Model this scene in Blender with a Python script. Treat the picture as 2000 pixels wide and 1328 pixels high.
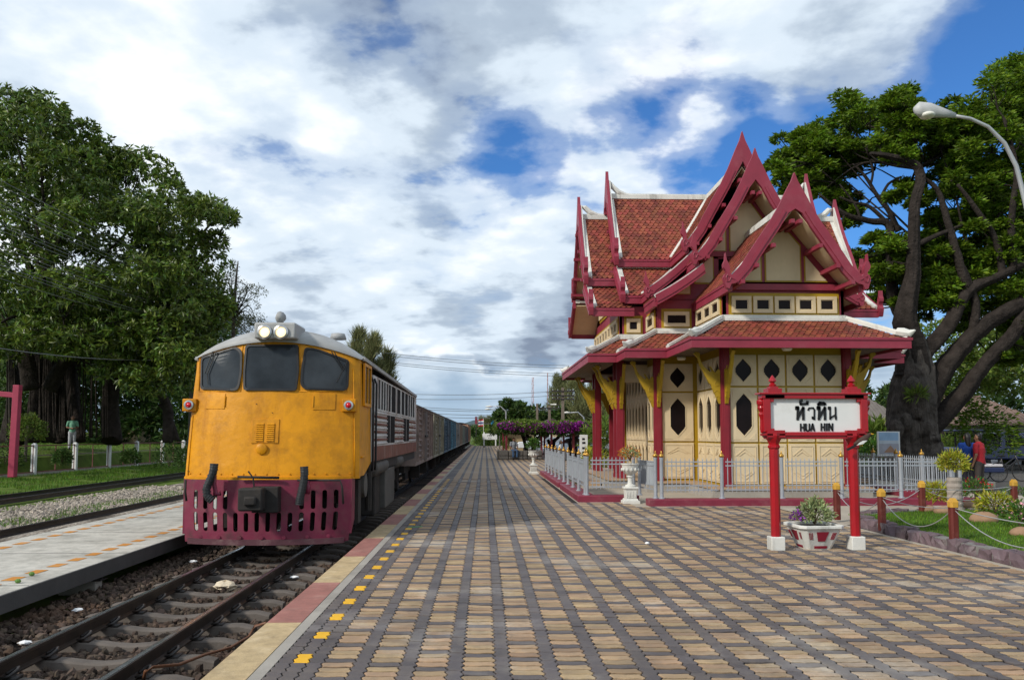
import bpy, bmesh, math, random
import numpy as np
from mathutils import Matrix, Vector

scene = bpy.context.scene
for o in list(bpy.data.objects):
    bpy.data.objects.remove(o)
R = math.radians
rng = np.random.default_rng(7)
random.seed(7)

# ------------------------------------------------------------------ camera
F = 1560.0; CX, CY = 1000.0, 737.0          # focal length and principal point in photo pixels (2000 x 1328)
PITCH = math.atan(.0713); YAW = math.atan(53 / 1560 * math.cos(PITCH)); EYE = 1.64
cp, sp, cyw, syw = math.cos(PITCH), math.sin(PITCH), math.cos(YAW), math.sin(YAW)
FW = np.array([syw * cp, cyw * cp, sp]); RT = np.array([cyw, -syw, 0.0]); UP = np.cross(RT, FW)
CAM = np.array([0, 0, EYE])
def ray(px, py): return FW + RT * ((px - CX) / F) + UP * ((CY - py) / F)
def PY(px, py, Y): d = ray(px, py); return CAM + d * (Y / d[1])
def PZ(px, py, z=0.0): d = ray(px, py); return CAM + d * ((z - EYE) / d[2])
def proj(x, y, z):
    d = np.array([x, y, z]) - CAM; w = d @ FW
    return CX + F * (d @ RT) / w, CY - F * (d @ UP) / w
cam_d = bpy.data.cameras.new('camera'); cam = bpy.data.objects.new('camera', cam_d)
scene.collection.objects.link(cam); scene.camera = cam
cam.location = (0, 0, EYE); cam.rotation_euler = (R(90) + PITCH, 0, -YAW)
cam_d.sensor_fit = 'HORIZONTAL'; cam_d.sensor_width = 36; cam_d.lens = F / 2000 * 36
cam_d.shift_y = (CY - 664) / 2000; cam_d.clip_start = .1; cam_d.clip_end = 12000

# ------------------------------------------------------------------ sky and sun
SUN_DIR = Vector((-.72, -.52, .62)).normalized()          # towards the sun: behind the photographer, to the left, veiled
SUN_EL = math.asin(SUN_DIR.z); SUN_AZ = math.atan2(SUN_DIR.x, SUN_DIR.y)
world = bpy.data.worlds.new('World'); scene.world = world; world.use_nodes = True
def build_world():
    nt = world.node_tree; N = nt.nodes; L = nt.links; N.clear()
    def new(t, **k):
        n = N.new(t)
        for a, b in k.items(): setattr(n, a, b)
        return n
    def val(n, i, v):
        n.inputs[i].default_value = v
    def math_(op, a, b=None, clamp=False):
        n = new('ShaderNodeMath', operation=op, use_clamp=clamp)
        for i, x in enumerate((a, b)):
            if x is None: continue
            if isinstance(x, (int, float)): n.inputs[i].default_value = x
            else: L.new(x, n.inputs[i])
        return n.outputs[0]
    def mix(f, a, b):
        n = new('ShaderNodeMix', data_type='RGBA')
        for s, x in ((n.inputs[0], f), (n.inputs[6], a), (n.inputs[7], b)):
            if isinstance(x, (int, float)): s.default_value = x
            elif isinstance(x, tuple): s.default_value = (*x, 1)
            else: L.new(x, s)
        return n.outputs[2]
    def ramp(x, stops):
        n = new('ShaderNodeValToRGB'); e = n.color_ramp.elements
        n.color_ramp.interpolation = 'EASE'
        while len(e) < len(stops): e.new(.5)
        for q, (p, c) in zip(e, stops): q.position = p; q.color = (c, c, c, 1) if isinstance(c, (int, float)) else (*c, 1)
        L.new(x, n.inputs[0]); return n.outputs[0]
    tc = new('ShaderNodeTexCoord'); d = tc.outputs['Generated']
    sep = new('ShaderNodeSeparateXYZ'); L.new(d, sep.inputs[0])
    sky = new('ShaderNodeTexSky', sky_type='NISHITA'); sky.sun_disc = False
    sky.sun_elevation = SUN_EL; sky.sun_rotation = SUN_AZ; sky.altitude = 10; sky.dust_density = .6; sky.ozone_density = 3.0
    L.new(d, sky.inputs[0])
    skyc = new('ShaderNodeVectorMath', operation='SCALE'); L.new(sky.outputs[0], skyc.inputs[0]); skyc.inputs['Scale'].default_value = .095
    # the blue of a polarised tropical sky
    tint = new('ShaderNodeMix', data_type='RGBA', blend_type='MULTIPLY'); tint.inputs[0].default_value = 1
    L.new(skyc.outputs[0], tint.inputs[6]); tint.inputs[7].default_value = (.42, .80, 1.22, 1)
    blue = tint.outputs[2]
    # cloud sheet: direction projected on a plane overhead
    zc = math_('MAXIMUM', sep.outputs[2], 0.0)
    den = math_('ADD', zc, .24)
    u = math_('DIVIDE', sep.outputs[0], den); v = math_('DIVIDE', sep.outputs[1], den)
    comb = new('ShaderNodeCombineXYZ'); L.new(u, comb.inputs[0]); L.new(v, comb.inputs[1])
    def noise(scale, detail=8, rough=.55, dist=0., off=(0, 0, 0), stretch=(1, 1, 1), rot=0, src=None):
        m = new('ShaderNodeMapping'); L.new(src or comb.outputs[0], m.inputs[0])
        m.inputs['Location'].default_value = off; m.inputs['Scale'].default_value = stretch; m.inputs['Rotation'].default_value = (0, 0, rot)
        n = new('ShaderNodeTexNoise'); L.new(m.outputs[0], n.inputs[0])
        val(n, 'Scale', scale); val(n, 'Detail', detail); val(n, 'Roughness', rough); val(n, 'Distortion', dist)
        return n.outputs[0]
    def blob(px, py, r0, r1):      # soft round region of sky about one direction
        c = Vector(ray(px, py)).normalized()
        dn = new('ShaderNodeVectorMath', operation='DISTANCE'); L.new(d, dn.inputs[0]); dn.inputs[1].default_value = c
        mr = new('ShaderNodeMapRange', interpolation_type='SMOOTHSTEP'); L.new(dn.outputs['Value'], mr.inputs[0])
        val(mr, 1, r0); val(mr, 2, r1); val(mr, 3, 1.); val(mr, 4, 0.)
        return mr.outputs[0]
    big = noise(1.1, 4, .5, .1, (3.1, 1.7, 0), (1, 1, 1), .4)
    def puff(off): return noise(3.0, 11, .53, .1, (.3 + off[0], 5.2 + off[1], 0), (1, 1.1, 1), .3)
    p0 = puff((0, 0)); p1 = puff((-.07, -.05)); fine = noise(9.0, 8, .6, .2, (4.3, 1.2, 0))
    cover = math_('ADD', math_('ADD', math_('MULTIPLY', big, .42), math_('MULTIPLY', p0, .72)), math_('MULTIPLY', fine, .14))
    gap = math_('MAXIMUM', math_('MULTIPLY', blob(1230, 180, .03, .22), .75), blob(1820, 210, .08, .34))
    gap = math_('MAXIMUM', gap, math_('MULTIPLY', blob(1030, 270, .01, .13), .8))
    gap = math_('MAXIMUM', gap, math_('MULTIPLY', blob(1480, 310, .03, .22), .95))
    gap = math_('SUBTRACT', gap, math_('MULTIPLY', blob(1215, 318, .0, .075), .5))
    gap = math_('SUBTRACT', gap, math_('MULTIPLY', blob(1370, 268, .0, .075), .5))
    gap = math_('SUBTRACT', gap, math_('MULTIPLY', blob(1640, 70, .03, .17), .8))
    gap = math_('SUBTRACT', gap, math_('MULTIPLY', blob(1100, 0, .04, .2), .6))
    cover = math_('SUBTRACT', math_('ADD', cover, .06), math_('MULTIPLY', gap, .42))
    density = ramp(cover, [(.42, 0.), (.50, .30), (.57, .85), (.66, 1.)])
    # light and shade inside the cloud sheet: soft large tones plus relief towards the sun
    sh1 = noise(.9, 5, .5, .2, (8.3, 2.2, 0), (1.0, .7, 1), .7)
    relief = math_('MULTIPLY', math_('SUBTRACT', p0, p1), .48)
    shade = math_('ADD', math_('ADD', math_('MULTIPLY', sh1, .75), math_('MULTIPLY', p0, .25)), math_('ADD', relief, -.012))
    shade = math_('ADD', shade, math_('MULTIPLY', blob(200, 240, .05, .42), .035))
    shade = math_('ADD', shade, math_('MULTIPLY', blob(1280, 290, .02, .2), .10))
    shade = math_('SUBTRACT', shade, math_('MULTIPLY', blob(900, -40, .03, .40), .10))
    ccol = ramp(shade, [(.33, (.20, .25, .34)), (.43, (.38, .46, .56)), (.53, (.62, .71, .80)), (.70, (.89, .92, .95))])
    col = mix(density, blue, ccol)
    # low cumulus bank near the horizon
    az = math_('ARCTAN2', sep.outputs[0], sep.outputs[1])
    c2 = new('ShaderNodeCombineXYZ'); L.new(az, c2.inputs[0]); L.new(math_('MULTIPLY', sep.outputs[2], 1.9), c2.inputs[1])
    cum = noise(9.0, 9, .52, .1, (2.0, 0, 0), (1, 1, 1), 0, c2.outputs[0])
    cumw = noise(2.6, 3, .5, 0, (5.4, 0, 0), (1, .5, 1), 0, c2.outputs[0])
    band = new('ShaderNodeMapRange', interpolation_type='SMOOTHSTEP'); L.new(sep.outputs[2], band.inputs[0])
    val(band, 1, .02); val(band, 2, .24); val(band, 3, .17); val(band, 4, -.28)
    cm = math_('ADD', math_('ADD', math_('MULTIPLY', cum, .55), math_('MULTIPLY', cumw, .5)), band.outputs[0])
    cmask = ramp(cm, [(.545, 0.), (.575, .85), (.66, 1.)])
    cshade = ramp(cm, [(.55, (.88, .92, .95)), (.60, (.58, .67, .76)), (.74, (.31, .41, .53))])
    str_ = noise(3.0, 6, .55, .3, (1.0, 9., 0), (1, 7, 1), 0, c2.outputs[0])
    cshade = mix(math_('MULTIPLY', ramp(str_, [(.45, 0.), (.65, 1.)]), .7), cshade, (.22, .30, .41))
    col = mix(math_('MULTIPLY', cmask, .9), col, cshade)
    # hazy, paler towards the horizon
    hz = new('ShaderNodeMapRange', interpolation_type='SMOOTHSTEP'); L.new(sep.outputs[2], hz.inputs[0])
    val(hz, 1, -.02); val(hz, 2, .12); val(hz, 3, .75); val(hz, 4, 0.)
    col = mix(hz.outputs[0], col, (.36, .50, .64))
    bg = new('ShaderNodeBackground'); L.new(col, bg.inputs[0]); val(bg, 1, 1.0)
    out = new('ShaderNodeOutputWorld'); L.new(bg.outputs[0], out.inputs[0])
build_world()
sun_d = bpy.data.lights.new('sun', 'SUN'); sun = bpy.data.objects.new('sun', sun_d); scene.collection.objects.link(sun)
sun_d.energy = 2.7; sun_d.angle = R(7); sun_d.color = (1, .95, .86)
sun.rotation_euler = SUN_DIR.to_track_quat('Z', 'Y').to_euler(); sun.location = (-20, -15, 30)
scene.view_settings.view_transform = 'Standard'; scene.view_settings.look = 'None'
scene.view_settings.gamma = 1; scene.view_settings.use_curve_mapping = False
scene.view_settings.exposure = 0.3
scene.cycles.max_bounces = 6; scene.cycles.diffuse_bounces = 3; scene.cycles.glossy_bounces = 3
scene.cycles.transparent_max_bounces = 6; scene.cycles.caustics_reflective = False; scene.cycles.caustics_refractive = False

# ------------------------------------------------------------------ helpers
COL = scene.collection
LOCAL = set()
class MB:
    def __init__(s): s.v = []; s.f = []
    def add(s, vs, fs):
        o = len(s.v); s.v.extend([tuple(map(float, p)) for p in vs]); s.f.extend([tuple(i + o for i in f) for f in fs]); return s
    def box(s, x0, x1, y0, y1, z0, z1):
        return s.add([(x0, y0, z0), (x1, y0, z0), (x1, y1, z0), (x0, y1, z0), (x0, y0, z1), (x1, y0, z1), (x1, y1, z1), (x0, y1, z1)],
                     [(0, 3, 2, 1), (4, 5, 6, 7), (0, 1, 5, 4), (1, 2, 6, 5), (2, 3, 7, 6), (3, 0, 4, 7)])
    def frustum(s, cx, cy, z0, z1, w0, d0, w1, d1):
        return s.add([(cx - w0, cy - d0, z0), (cx + w0, cy - d0, z0), (cx + w0, cy + d0, z0), (cx - w0, cy + d0, z0),
                      (cx - w1, cy - d1, z1), (cx + w1, cy - d1, z1), (cx + w1, cy + d1, z1), (cx - w1, cy + d1, z1)],
                     [(0, 3, 2, 1), (4, 5, 6, 7), (0, 1, 5, 4), (1, 2, 6, 5), (2, 3, 7, 6), (3, 0, 4, 7)])
    def beam(s, a, b, w, h, up=(0, 0, 1)):
        a = np.array(a, float); b = np.array(b, float); d = b - a; d /= np.linalg.norm(d)
        x = np.cross(d, up); n = np.linalg.norm(x)
        x = np.array([1., 0, 0]) if n < 1e-6 else x / n
        u = np.cross(x, d); x = x * w / 2; u = u * h / 2
        return s.add([a - x - u, a + x - u, a + x + u, a - x + u, b - x - u, b + x - u, b + x + u, b - x + u],
                     [(3, 2, 1, 0), (4, 5, 6, 7), (0, 1, 5, 4), (1, 2, 6, 5), (2, 3, 7, 6), (3, 0, 4, 7)])
    def prism(s, poly, fn, d0, d1):
        n = len(poly)
        return s.add([fn(a, b, d0) for a, b in poly] + [fn(a, b, d1) for a, b in poly],
                     [tuple(range(n))[::-1], tuple(range(n, 2 * n))] + [(i, (i + 1) % n, n + (i + 1) % n, n + i) for i in range(n)])
    def strip(s, A, B, fn, d0, d1):          # solid ribbon between two equally long 2-D polylines
        n = len(A); vs = []
        for d in (d0, d1):
            vs += [fn(a, b, d) for a, b in A] + [fn(a, b, d) for a, b in B]
        fs = []
        for i in range(n - 1):
            fs += [(i, n + i, n + i + 1, i + 1), (2 * n + i, 2 * n + i + 1, 3 * n + i + 1, 3 * n + i),
                   (i, i + 1, 2 * n + i + 1, 2 * n + i), (n + i, 3 * n + i, 3 * n + i + 1, n + i + 1)]
        fs += [(0, 2 * n, 3 * n, n), (n - 1, 2 * n - 1, 4 * n - 1, 3 * n - 1)]
        return s.add(vs, fs)
    def tube(s, pts, r, n=8, cap=True, flat=1.0):
        pts = [np.array(p, float) for p in pts]; m = len(pts)
        rs = [r] * m if isinstance(r, (int, float)) else list(r)
        vs = []; prev = None
        for i, p in enumerate(pts):
            t = pts[min(i + 1, m - 1)] - pts[max(i - 1, 0)]; L_ = np.linalg.norm(t); t = t / L_ if L_ > 1e-9 else np.array([0, 0, 1.])
            if prev is None:
                a = np.cross(t, (0, 0, 1.)); a = np.cross(t, (0, 1., 0)) if np.linalg.norm(a) < .05 else a
            else:
                a = prev - t * (prev @ t)
                if np.linalg.norm(a) < 1e-6: a = np.cross(t, (0, 0, 1.))
            a = a / np.linalg.norm(a); prev = a; b = np.cross(t, a)
            for k in range(n):
                w = 2 * math.pi * k / n; vs.append(p + (a * math.cos(w) + b * math.sin(w) * flat) * rs[i])
        fs = [(i * n + k, i * n + (k + 1) % n, (i + 1) * n + (k + 1) % n, (i + 1) * n + k) for i in range(m - 1) for k in range(n)]
        if cap: fs += [tuple(range(n))[::-1], tuple((m - 1) * n + k for k in range(n))]
        return s.add(vs, fs)
    def lathe(s, prof, c=(0, 0, 0), n=16, axis='z'):
        m = len(prof); vs = []
        for r, h in prof:
            for k in range(n):
                w = 2 * math.pi * k / n; a, b = r * math.cos(w), r * math.sin(w)
                p = (a, b, h) if axis == 'z' else ((h, a, b) if axis == 'x' else (a, -h, b))
                vs.append((c[0] + p[0], c[1] + p[1], c[2] + p[2]))
        fs = [(i * n + k, i * n + (k + 1) % n, (i + 1) * n + (k + 1) % n, (i + 1) * n + k) for i in range(m - 1) for k in range(n)]
        fs += [tuple(range(n))[::-1], tuple((m - 1) * n + k for k in range(n))]
        return s.add(vs, fs)
    def ball(s, c, r, n=10, sc=(1, 1, 1)):
        pr = [(max(1e-3, math.sin(math.pi * i / n)), -math.cos(math.pi * i / n)) for i in range(n + 1)]
        o = len(s.v); s.lathe(pr, n=n + 2)
        for i in range(o, len(s.v)):
            x, y, z = s.v[i]; s.v[i] = (c[0] + x * r * sc[0], c[1] + y * r * sc[1], c[2] + z * r * sc[2])
        return s
    def quad(s, a, b, c, d): return s.add([a, b, c, d], [(0, 1, 2, 3)])
    def build(s, name, m, parent=None, smooth=False, bevel=0, seg=2, autos=None):
        me = bpy.data.meshes.new(name); me.from_pydata(s.v, [], s.f); me.materials.append(m)
        if smooth or autos: me.polygons.foreach_set('use_smooth', [True] * len(me.polygons))
        return obj(name, me, parent, bevel, seg, autos)
def recalc(me):
    bm = bmesh.new(); bm.from_mesh(me); bmesh.ops.recalc_face_normals(bm, faces=bm.faces); bm.to_mesh(me); bm.free()
def obj(name, me, parent=None, bevel=0, seg=2, autos=None):
    recalc(me) if len(me.polygons) < 4000 else None
    o = bpy.data.objects.new(name, me); COL.objects.link(o)
    if parent is not None:
        o.parent = parent
        if parent.type == 'EMPTY' and parent.name not in LOCAL:
            o.matrix_parent_inverse = Matrix.Translation(-parent.location)
    if bevel:
        b = o.modifiers.new('bevel', 'BEVEL'); b.width = bevel; b.segments = seg; b.limit_method = 'ANGLE'; b.angle_limit = R(35)
        me.polygons.foreach_set('use_smooth', [True] * len(me.polygons)); me.set_sharp_from_angle(angle=R(40))
        w = o.modifiers.new('wn', 'WEIGHTED_NORMAL'); w.keep_sharp = True
    elif autos: me.set_sharp_from_angle(angle=R(autos))
    return o
def npmesh(name, V, Fq, m, parent=None, smooth=False):
    """V (n,3), Fq (k,m) equal-sided faces"""
    V = np.asarray(V, np.float32); Fq = np.asarray(Fq, np.int32); k, w = Fq.shape
    me = bpy.data.meshes.new(name); me.vertices.add(len(V)); me.vertices.foreach_set('co', V.ravel())
    me.loops.add(k * w); me.loops.foreach_set('vertex_index', Fq.ravel())
    me.polygons.add(k); me.polygons.foreach_set('loop_start', np.arange(0, k * w, w, dtype=np.int32))
    try: me.polygons.foreach_set('loop_total', np.full(k, w, np.int32))
    except Exception: pass
    me.polygons.foreach_set('use_smooth', np.full(k, bool(smooth)))
    me.update(calc_edges=True); me.materials.append(m)
    o = bpy.data.objects.new(name, me); COL.objects.link(o)
    if parent is not None:
        o.parent = parent
        if parent.type == 'EMPTY' and parent.name not in LOCAL: o.matrix_parent_inverse = Matrix.Translation(-parent.location)
    return o
def inst(src, parent, loc=(0, 0, 0), rz=0, name=None, sc=None, rot=None):
    """another piece that shares SRC's mesh, placed in world (or in a local thing's) coordinates"""
    o = bpy.data.objects.new(name or src.name.split('.')[0], src.data if hasattr(src, 'data') else src); COL.objects.link(o)
    o.location = loc; o.rotation_euler = rot or (0, 0, rz)
    if sc is not None: o.scale = sc if hasattr(sc, '__len__') else (sc, sc, sc)
    if parent is not None:
        o.parent = parent
        if parent.type == 'EMPTY' and parent.name not in LOCAL: o.matrix_parent_inverse = Matrix.Translation(-parent.location)
    return o
def tag(o, label, cat, group=None, kind=None):
    o['label'] = label; o['category'] = cat
    if group: o['group'] = group
    if kind: o['kind'] = kind
    return o
def thing(name, label, cat, loc=(0, 0, 0), rz=0, group=None, local=False):
    o = bpy.data.objects.new(name, None); COL.objects.link(o); o.location = tuple(map(float, loc)); o.rotation_euler = (0, 0, rz)
    o.empty_display_size = .2; tag(o, label, cat, group)
    if local or rz: LOCAL.add(o.name)
    return o
def copy_tree(o, parent=None, label=None):
    c = o.copy(); COL.objects.link(c)
    if o.name in LOCAL: LOCAL.add(c.name)
    if parent is not None: c.parent = parent
    if label: c['label'] = label
    for ch in list(o.children): copy_tree(ch, c)
    return c
def struct(o): o['kind'] = 'structure'; return o
def stuff(o): o['kind'] = 'stuff'; return o

MATS = {}
def mat(name, col, rough=.6, var=.14, vs=3.0, bump=0., bs=40., metal=0., dirt=None, dscale=1.2, damt=.5, isl=0., trans=0., spec=.4, coat=0., streak=False, emit=0., hue=0., dirt2=None, bd=.02, bz=0):
    if name in MATS: return MATS[name]
    m = bpy.data.materials.new(name); MATS[name] = m; m.use_nodes = True
    nt = m.node_tree; N = nt.nodes; L = nt.links; b = N['Principled BSDF']; out = N['Material Output']
    geo = N.new('ShaderNodeNewGeometry'); pos = geo.outputs['Position']
    def noise(scale, detail=5, rough_=.6, vec=None):
        n = N.new('ShaderNodeTexNoise'); L.new(vec or pos, n.inputs[0]); n.inputs['Scale'].default_value = scale
        n.inputs['Detail'].default_value = detail; n.inputs['Roughness'].default_value = rough_; return n.outputs[0]
    def mx(f, a, b_, blend='MIX'):
        n = N.new('ShaderNodeMix'); n.data_type = 'RGBA'; n.blend_type = blend
        for s, x in ((n.inputs[0], f), (n.inputs[6], a), (n.inputs[7], b_)):
            if isinstance(x, (int, float)): s.default_value = x
            elif isinstance(x, tuple): s.default_value = (*x[:3], 1)
            else: L.new(x, s)
        return n.outputs[2]
    def rmp(x, p0, p1):
        n = N.new('ShaderNodeMapRange'); L.new(x, n.inputs[0]); n.inputs[1].default_value = p0; n.inputs[2].default_value = p1; return n.outputs[0]
    lo = tuple(c * (1 - var) for c in col); hi = tuple(min(1, c * (1 + var)) for c in col)
    c = mx(rmp(noise(vs), .3, .7), lo, hi)
    if isl:
        oi = N.new('ShaderNodeObjectInfo')
        ad = N.new('ShaderNodeMath'); ad.operation = 'ADD'; L.new(geo.outputs['Random Per Island'], ad.inputs[0]); L.new(oi.outputs['Random'], ad.inputs[1])
        fr = N.new('ShaderNodeMath'); fr.operation = 'FRACT'; L.new(ad.outputs[0], fr.inputs[0])
        hs = N.new('ShaderNodeHueSaturation'); L.new(c, hs.inputs['Color'])
        mr = N.new('ShaderNodeMapRange'); L.new(fr.outputs[0], mr.inputs[0]); mr.inputs[3].default_value = 1 - isl; mr.inputs[4].default_value = 1 + isl
        L.new(mr.outputs[0], hs.inputs['Value'])
        if hue:
            m7 = N.new('ShaderNodeMath'); m7.operation = 'MULTIPLY'; L.new(fr.outputs[0], m7.inputs[0]); m7.inputs[1].default_value = 7.31
            f7 = N.new('ShaderNodeMath'); f7.operation = 'FRACT'; L.new(m7.outputs[0], f7.inputs[0])
            mh = N.new('ShaderNodeMapRange'); L.new(f7.outputs[0], mh.inputs[0]); mh.inputs[3].default_value = .5 - hue; mh.inputs[4].default_value = .5 + hue
            L.new(mh.outputs[0], hs.inputs['Hue'])
        c = hs.outputs[0]
    if dirt:
        v = pos
        if streak:
            mp = N.new('ShaderNodeMapping'); L.new(pos, mp.inputs[0]); mp.inputs['Scale'].default_value = (1, 1, .18); v = mp.outputs[0]
        n1 = noise(dscale, 8, .68, v)
        f = rmp(n1, .52, .70)
        mm = N.new('ShaderNodeMath'); mm.operation = 'MULTIPLY'; L.new(f, mm.inputs[0]); mm.inputs[1].default_value = damt; mm.use_clamp = True
        c = mx(mm.outputs[0], c, dirt)
    if dirt2:
        n2 = noise(dirt2[1], 9, .75); f2 = rmp(n2, .45, .75)
        m2 = N.new('ShaderNodeMath'); m2.operation = 'MULTIPLY'; L.new(f2, m2.inputs[0]); m2.inputs[1].default_value = dirt2[2]; m2.use_clamp = True
        c = mx(m2.outputs[0], c, dirt2[0])
    L.new(c, b.inputs['Base Color'])
    rn = N.new('ShaderNodeMapRange'); L.new(noise(vs * 2.3), rn.inputs[0]); rn.inputs[3].default_value = max(.02, rough - .12); rn.inputs[4].default_value = min(1, rough + .12)
    L.new(rn.outputs[0], b.inputs['Roughness'])
    b.inputs['Metallic'].default_value = metal; b.inputs['Specular IOR Level'].default_value = spec
    if coat: b.inputs['Coat Weight'].default_value = coat; b.inputs['Coat Roughness'].default_value = .15
    if emit:
        b.inputs['Emission Color'].default_value = (*col, 1); b.inputs['Emission Strength'].default_value = emit
    if bump:
        bp = N.new('ShaderNodeBump'); bp.inputs['Strength'].default_value = bump; bp.inputs['Distance'].default_value = bd
        bv = None
        if bz: mz = N.new('ShaderNodeMapping'); L.new(pos, mz.inputs[0]); mz.inputs['Scale'].default_value = (1, 1, bz); bv = mz.outputs[0]
        L.new(noise(bs, 6, .6, bv), bp.inputs['Height']); L.new(bp.outputs[0], b.inputs['Normal'])
    if trans:
        t = N.new('ShaderNodeBsdfTranslucent'); L.new(c, t.inputs[0]); ms = N.new('ShaderNodeMixShader'); ms.inputs[0].default_value = trans
        L.new(b.outputs[0], ms.inputs[1]); L.new(t.outputs[0], ms.inputs[2]); L.new(ms.outputs[0], out.inputs[0])
    return m
M_COL = mat('column_red', (.23, .014, .026), .5, .12, 2.5, .08, 60, dirt=(.30, .06, .06), dscale=1.5, damt=.25)
M_MAROON = mat('maroon_paint', (.26, .028, .052), .5, .12, 2.5, .08, 60, dirt=(.36, .12, .14), dscale=1.5, damt=.25)
M_MAROON2 = mat('maroon_kerb', (.20, .022, .045), .55, .15, 2.5, .12, 50, dirt=(.28, .14, .14), dscale=2, damt=.4)
M_RED = mat('sign_red', (.34, .004, .010), .32, .1, 4, .06, 60, dirt=(.16, .01, .02), dscale=3, damt=.35, coat=.3)
M_CREAM = mat('cream_paint', (.66, .53, .335), .6, .06, 2, .05, 60, dirt=(.45, .34, .2), dscale=1.6, damt=.3, streak=True)
M_GOLDP = mat('ochre_paint', (.40, .25, .010), .55, .15, 3, .06, 60, dirt=(.2, .12, .01), dscale=3, damt=.4)
M_WHITEC = mat('white_plaster', (.66, .65, .60), .75, .08, 3, .15, 40, dirt=(.22, .21, .18), dscale=2.4, damt=.7, streak=True)
M_TILE = mat('roof_tile', (.235, .058, .033), .68, .25, 1.3, .1, 60, isl=.32, hue=.012, dirt=(.085, .03, .024), dscale=.9, damt=.6)
M_DECK = mat('roof_deck', (.07, .02, .015), .8)
M_SOFFIT = mat('soffit_wood', (.13, .095, .07), .6, .25, 4, .1, 30)
M_GLASS = mat('dark_glass', (.012, .008, .008), .16, .2, 2, spec=.10)
M_SILVER = mat('silver_paint', (.40, .43, .47), .42, .08, 4, metal=.35, dirt=(.25, .25, .25), dscale=3, damt=.3)
M_SHEET = mat('grey_sheet', (.33, .36, .39), .55, .12, 2, dirt=(.42, .44, .45), dscale=2.5, damt=.5, streak=True)
M_GOLD = mat('gilt', (.55, .30, .06), .3, .15, 5, metal=.7)
M_CONC = mat('concrete', (.34, .31, .27), .85, .12, 1.5, .25, 50, dirt=(.17, .15, .13), dscale=1.0, damt=.6)
M_BLACK = mat('rubber_and_recess_black', (.012, .012, .013), .5)
M_STEEL = mat('dark_steel', (.045, .04, .038), .5, .3, 5, .1, 60, metal=.3, dirt=(.11, .055, .03), dscale=4, damt=.5)
M_WHITE = mat('white_paint', (.74, .74, .72), .5, .05, 3, dirt=(.4, .38, .34), dscale=3, damt=.35)
# ------------------------------------------------------------------ ground, platform, tracks
def gravel_mat(name, c1, c2, scale, bump=.8, green=None):
    m = bpy.data.materials.new(name); m.use_nodes = True; nt = m.node_tree; N = nt.nodes; L = nt.links; b = N['Principled BSDF']
    geo = N.new('ShaderNodeNewGeometry')
    v = N.new('ShaderNodeTexVoronoi'); v.inputs['Scale'].default_value = scale; L.new(geo.outputs['Position'], v.inputs[0])
    sp_ = N.new('ShaderNodeSeparateColor'); L.new(v.outputs['Color'], sp_.inputs[0])
    cr = N.new('ShaderNodeValToRGB'); cr.color_ramp.elements[0].color = (*c1, 1); cr.color_ramp.elements[1].color = (*c2, 1)
    L.new(sp_.outputs[0], cr.inputs[0]); c = cr.outputs[0]
    def mixc(f, a, bb):
        n = N.new('ShaderNodeMix'); n.data_type = 'RGBA'; L.new(f, n.inputs[0]); L.new(a, n.inputs[6])
        if isinstance(bb, tuple): n.inputs[7].default_value = (*bb, 1)
        else: L.new(bb, n.inputs[7])
        return n.outputs[2]
    nz = N.new('ShaderNodeTexNoise'); nz.inputs['Scale'].default_value = .8; nz.inputs['Detail'].default_value = 6; L.new(geo.outputs['Position'], nz.inputs[0])
    mr = N.new('ShaderNodeMapRange'); L.new(nz.outputs[0], mr.inputs[0]); mr.inputs[1].default_value = .45; mr.inputs[2].default_value = .62
    c = mixc(mr.outputs[0], c, tuple(x * .45 for x in c1) if green is None else green)
    L.new(c, b.inputs['Base Color']); b.inputs['Roughness'].default_value = .9; b.inputs['Specular IOR Level'].default_value = .2
    bp = N.new('ShaderNodeBump'); bp.inputs['Strength'].default_value = bump; bp.inputs['Distance'].default_value = .04
    L.new(v.outputs['Distance'], bp.inputs['Height']); bp.invert = True; L.new(bp.outputs[0], b.inputs['Normal'])
    return m
M_GRASS = mat('grass_ground', (.085, .13, .022), .9, .4, 1.2, .6, 25, dirt=(.17, .13, .075), dscale=.35, damt=.55, spec=.1)
M_SOIL = mat('dark_soil', (.06, .045, .03), .95, .3, 3, .6, 30)
M_BLADE = mat('grass_blade', (.10, .19, .022), .6, .35, 1.5, isl=.35, hue=.03, trans=.3, spec=.2)
M_BALLAST_FAR = gravel_mat('pale_gravel', (.20, .16, .125), (.46, .41, .35), 16)
M_BALLAST = gravel_mat('brown_gravel', (.035, .024, .018), (.12, .085, .065), 19, 1.0)

prof = [(-3000, 3), (-60, 1.1), (-30, .95), (-22.2, .8), (-21.2, .55), (-20.8, -.12), (-20.0, -.18), (-16, -.3), (-12, -.40), (-7, -.44), (-1.75, -.44), (-1.70, -.06), (30, -.06), (60, -.02), (3000, 0)]
ys = [-80, -5, 5, 20, 40, 70, 110, 180, 400, 3400]
V = [(x, y, z) for y in ys for x, z in prof]; n = len(prof)
Fq = [(j * n + i, j * n + i + 1, (j + 1) * n + i + 1, (j + 1) * n + i) for j in range(len(ys) - 1) for i in range(n - 1)]
ground = struct(npmesh('ground', V, Fq, M_GRASS))

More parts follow.
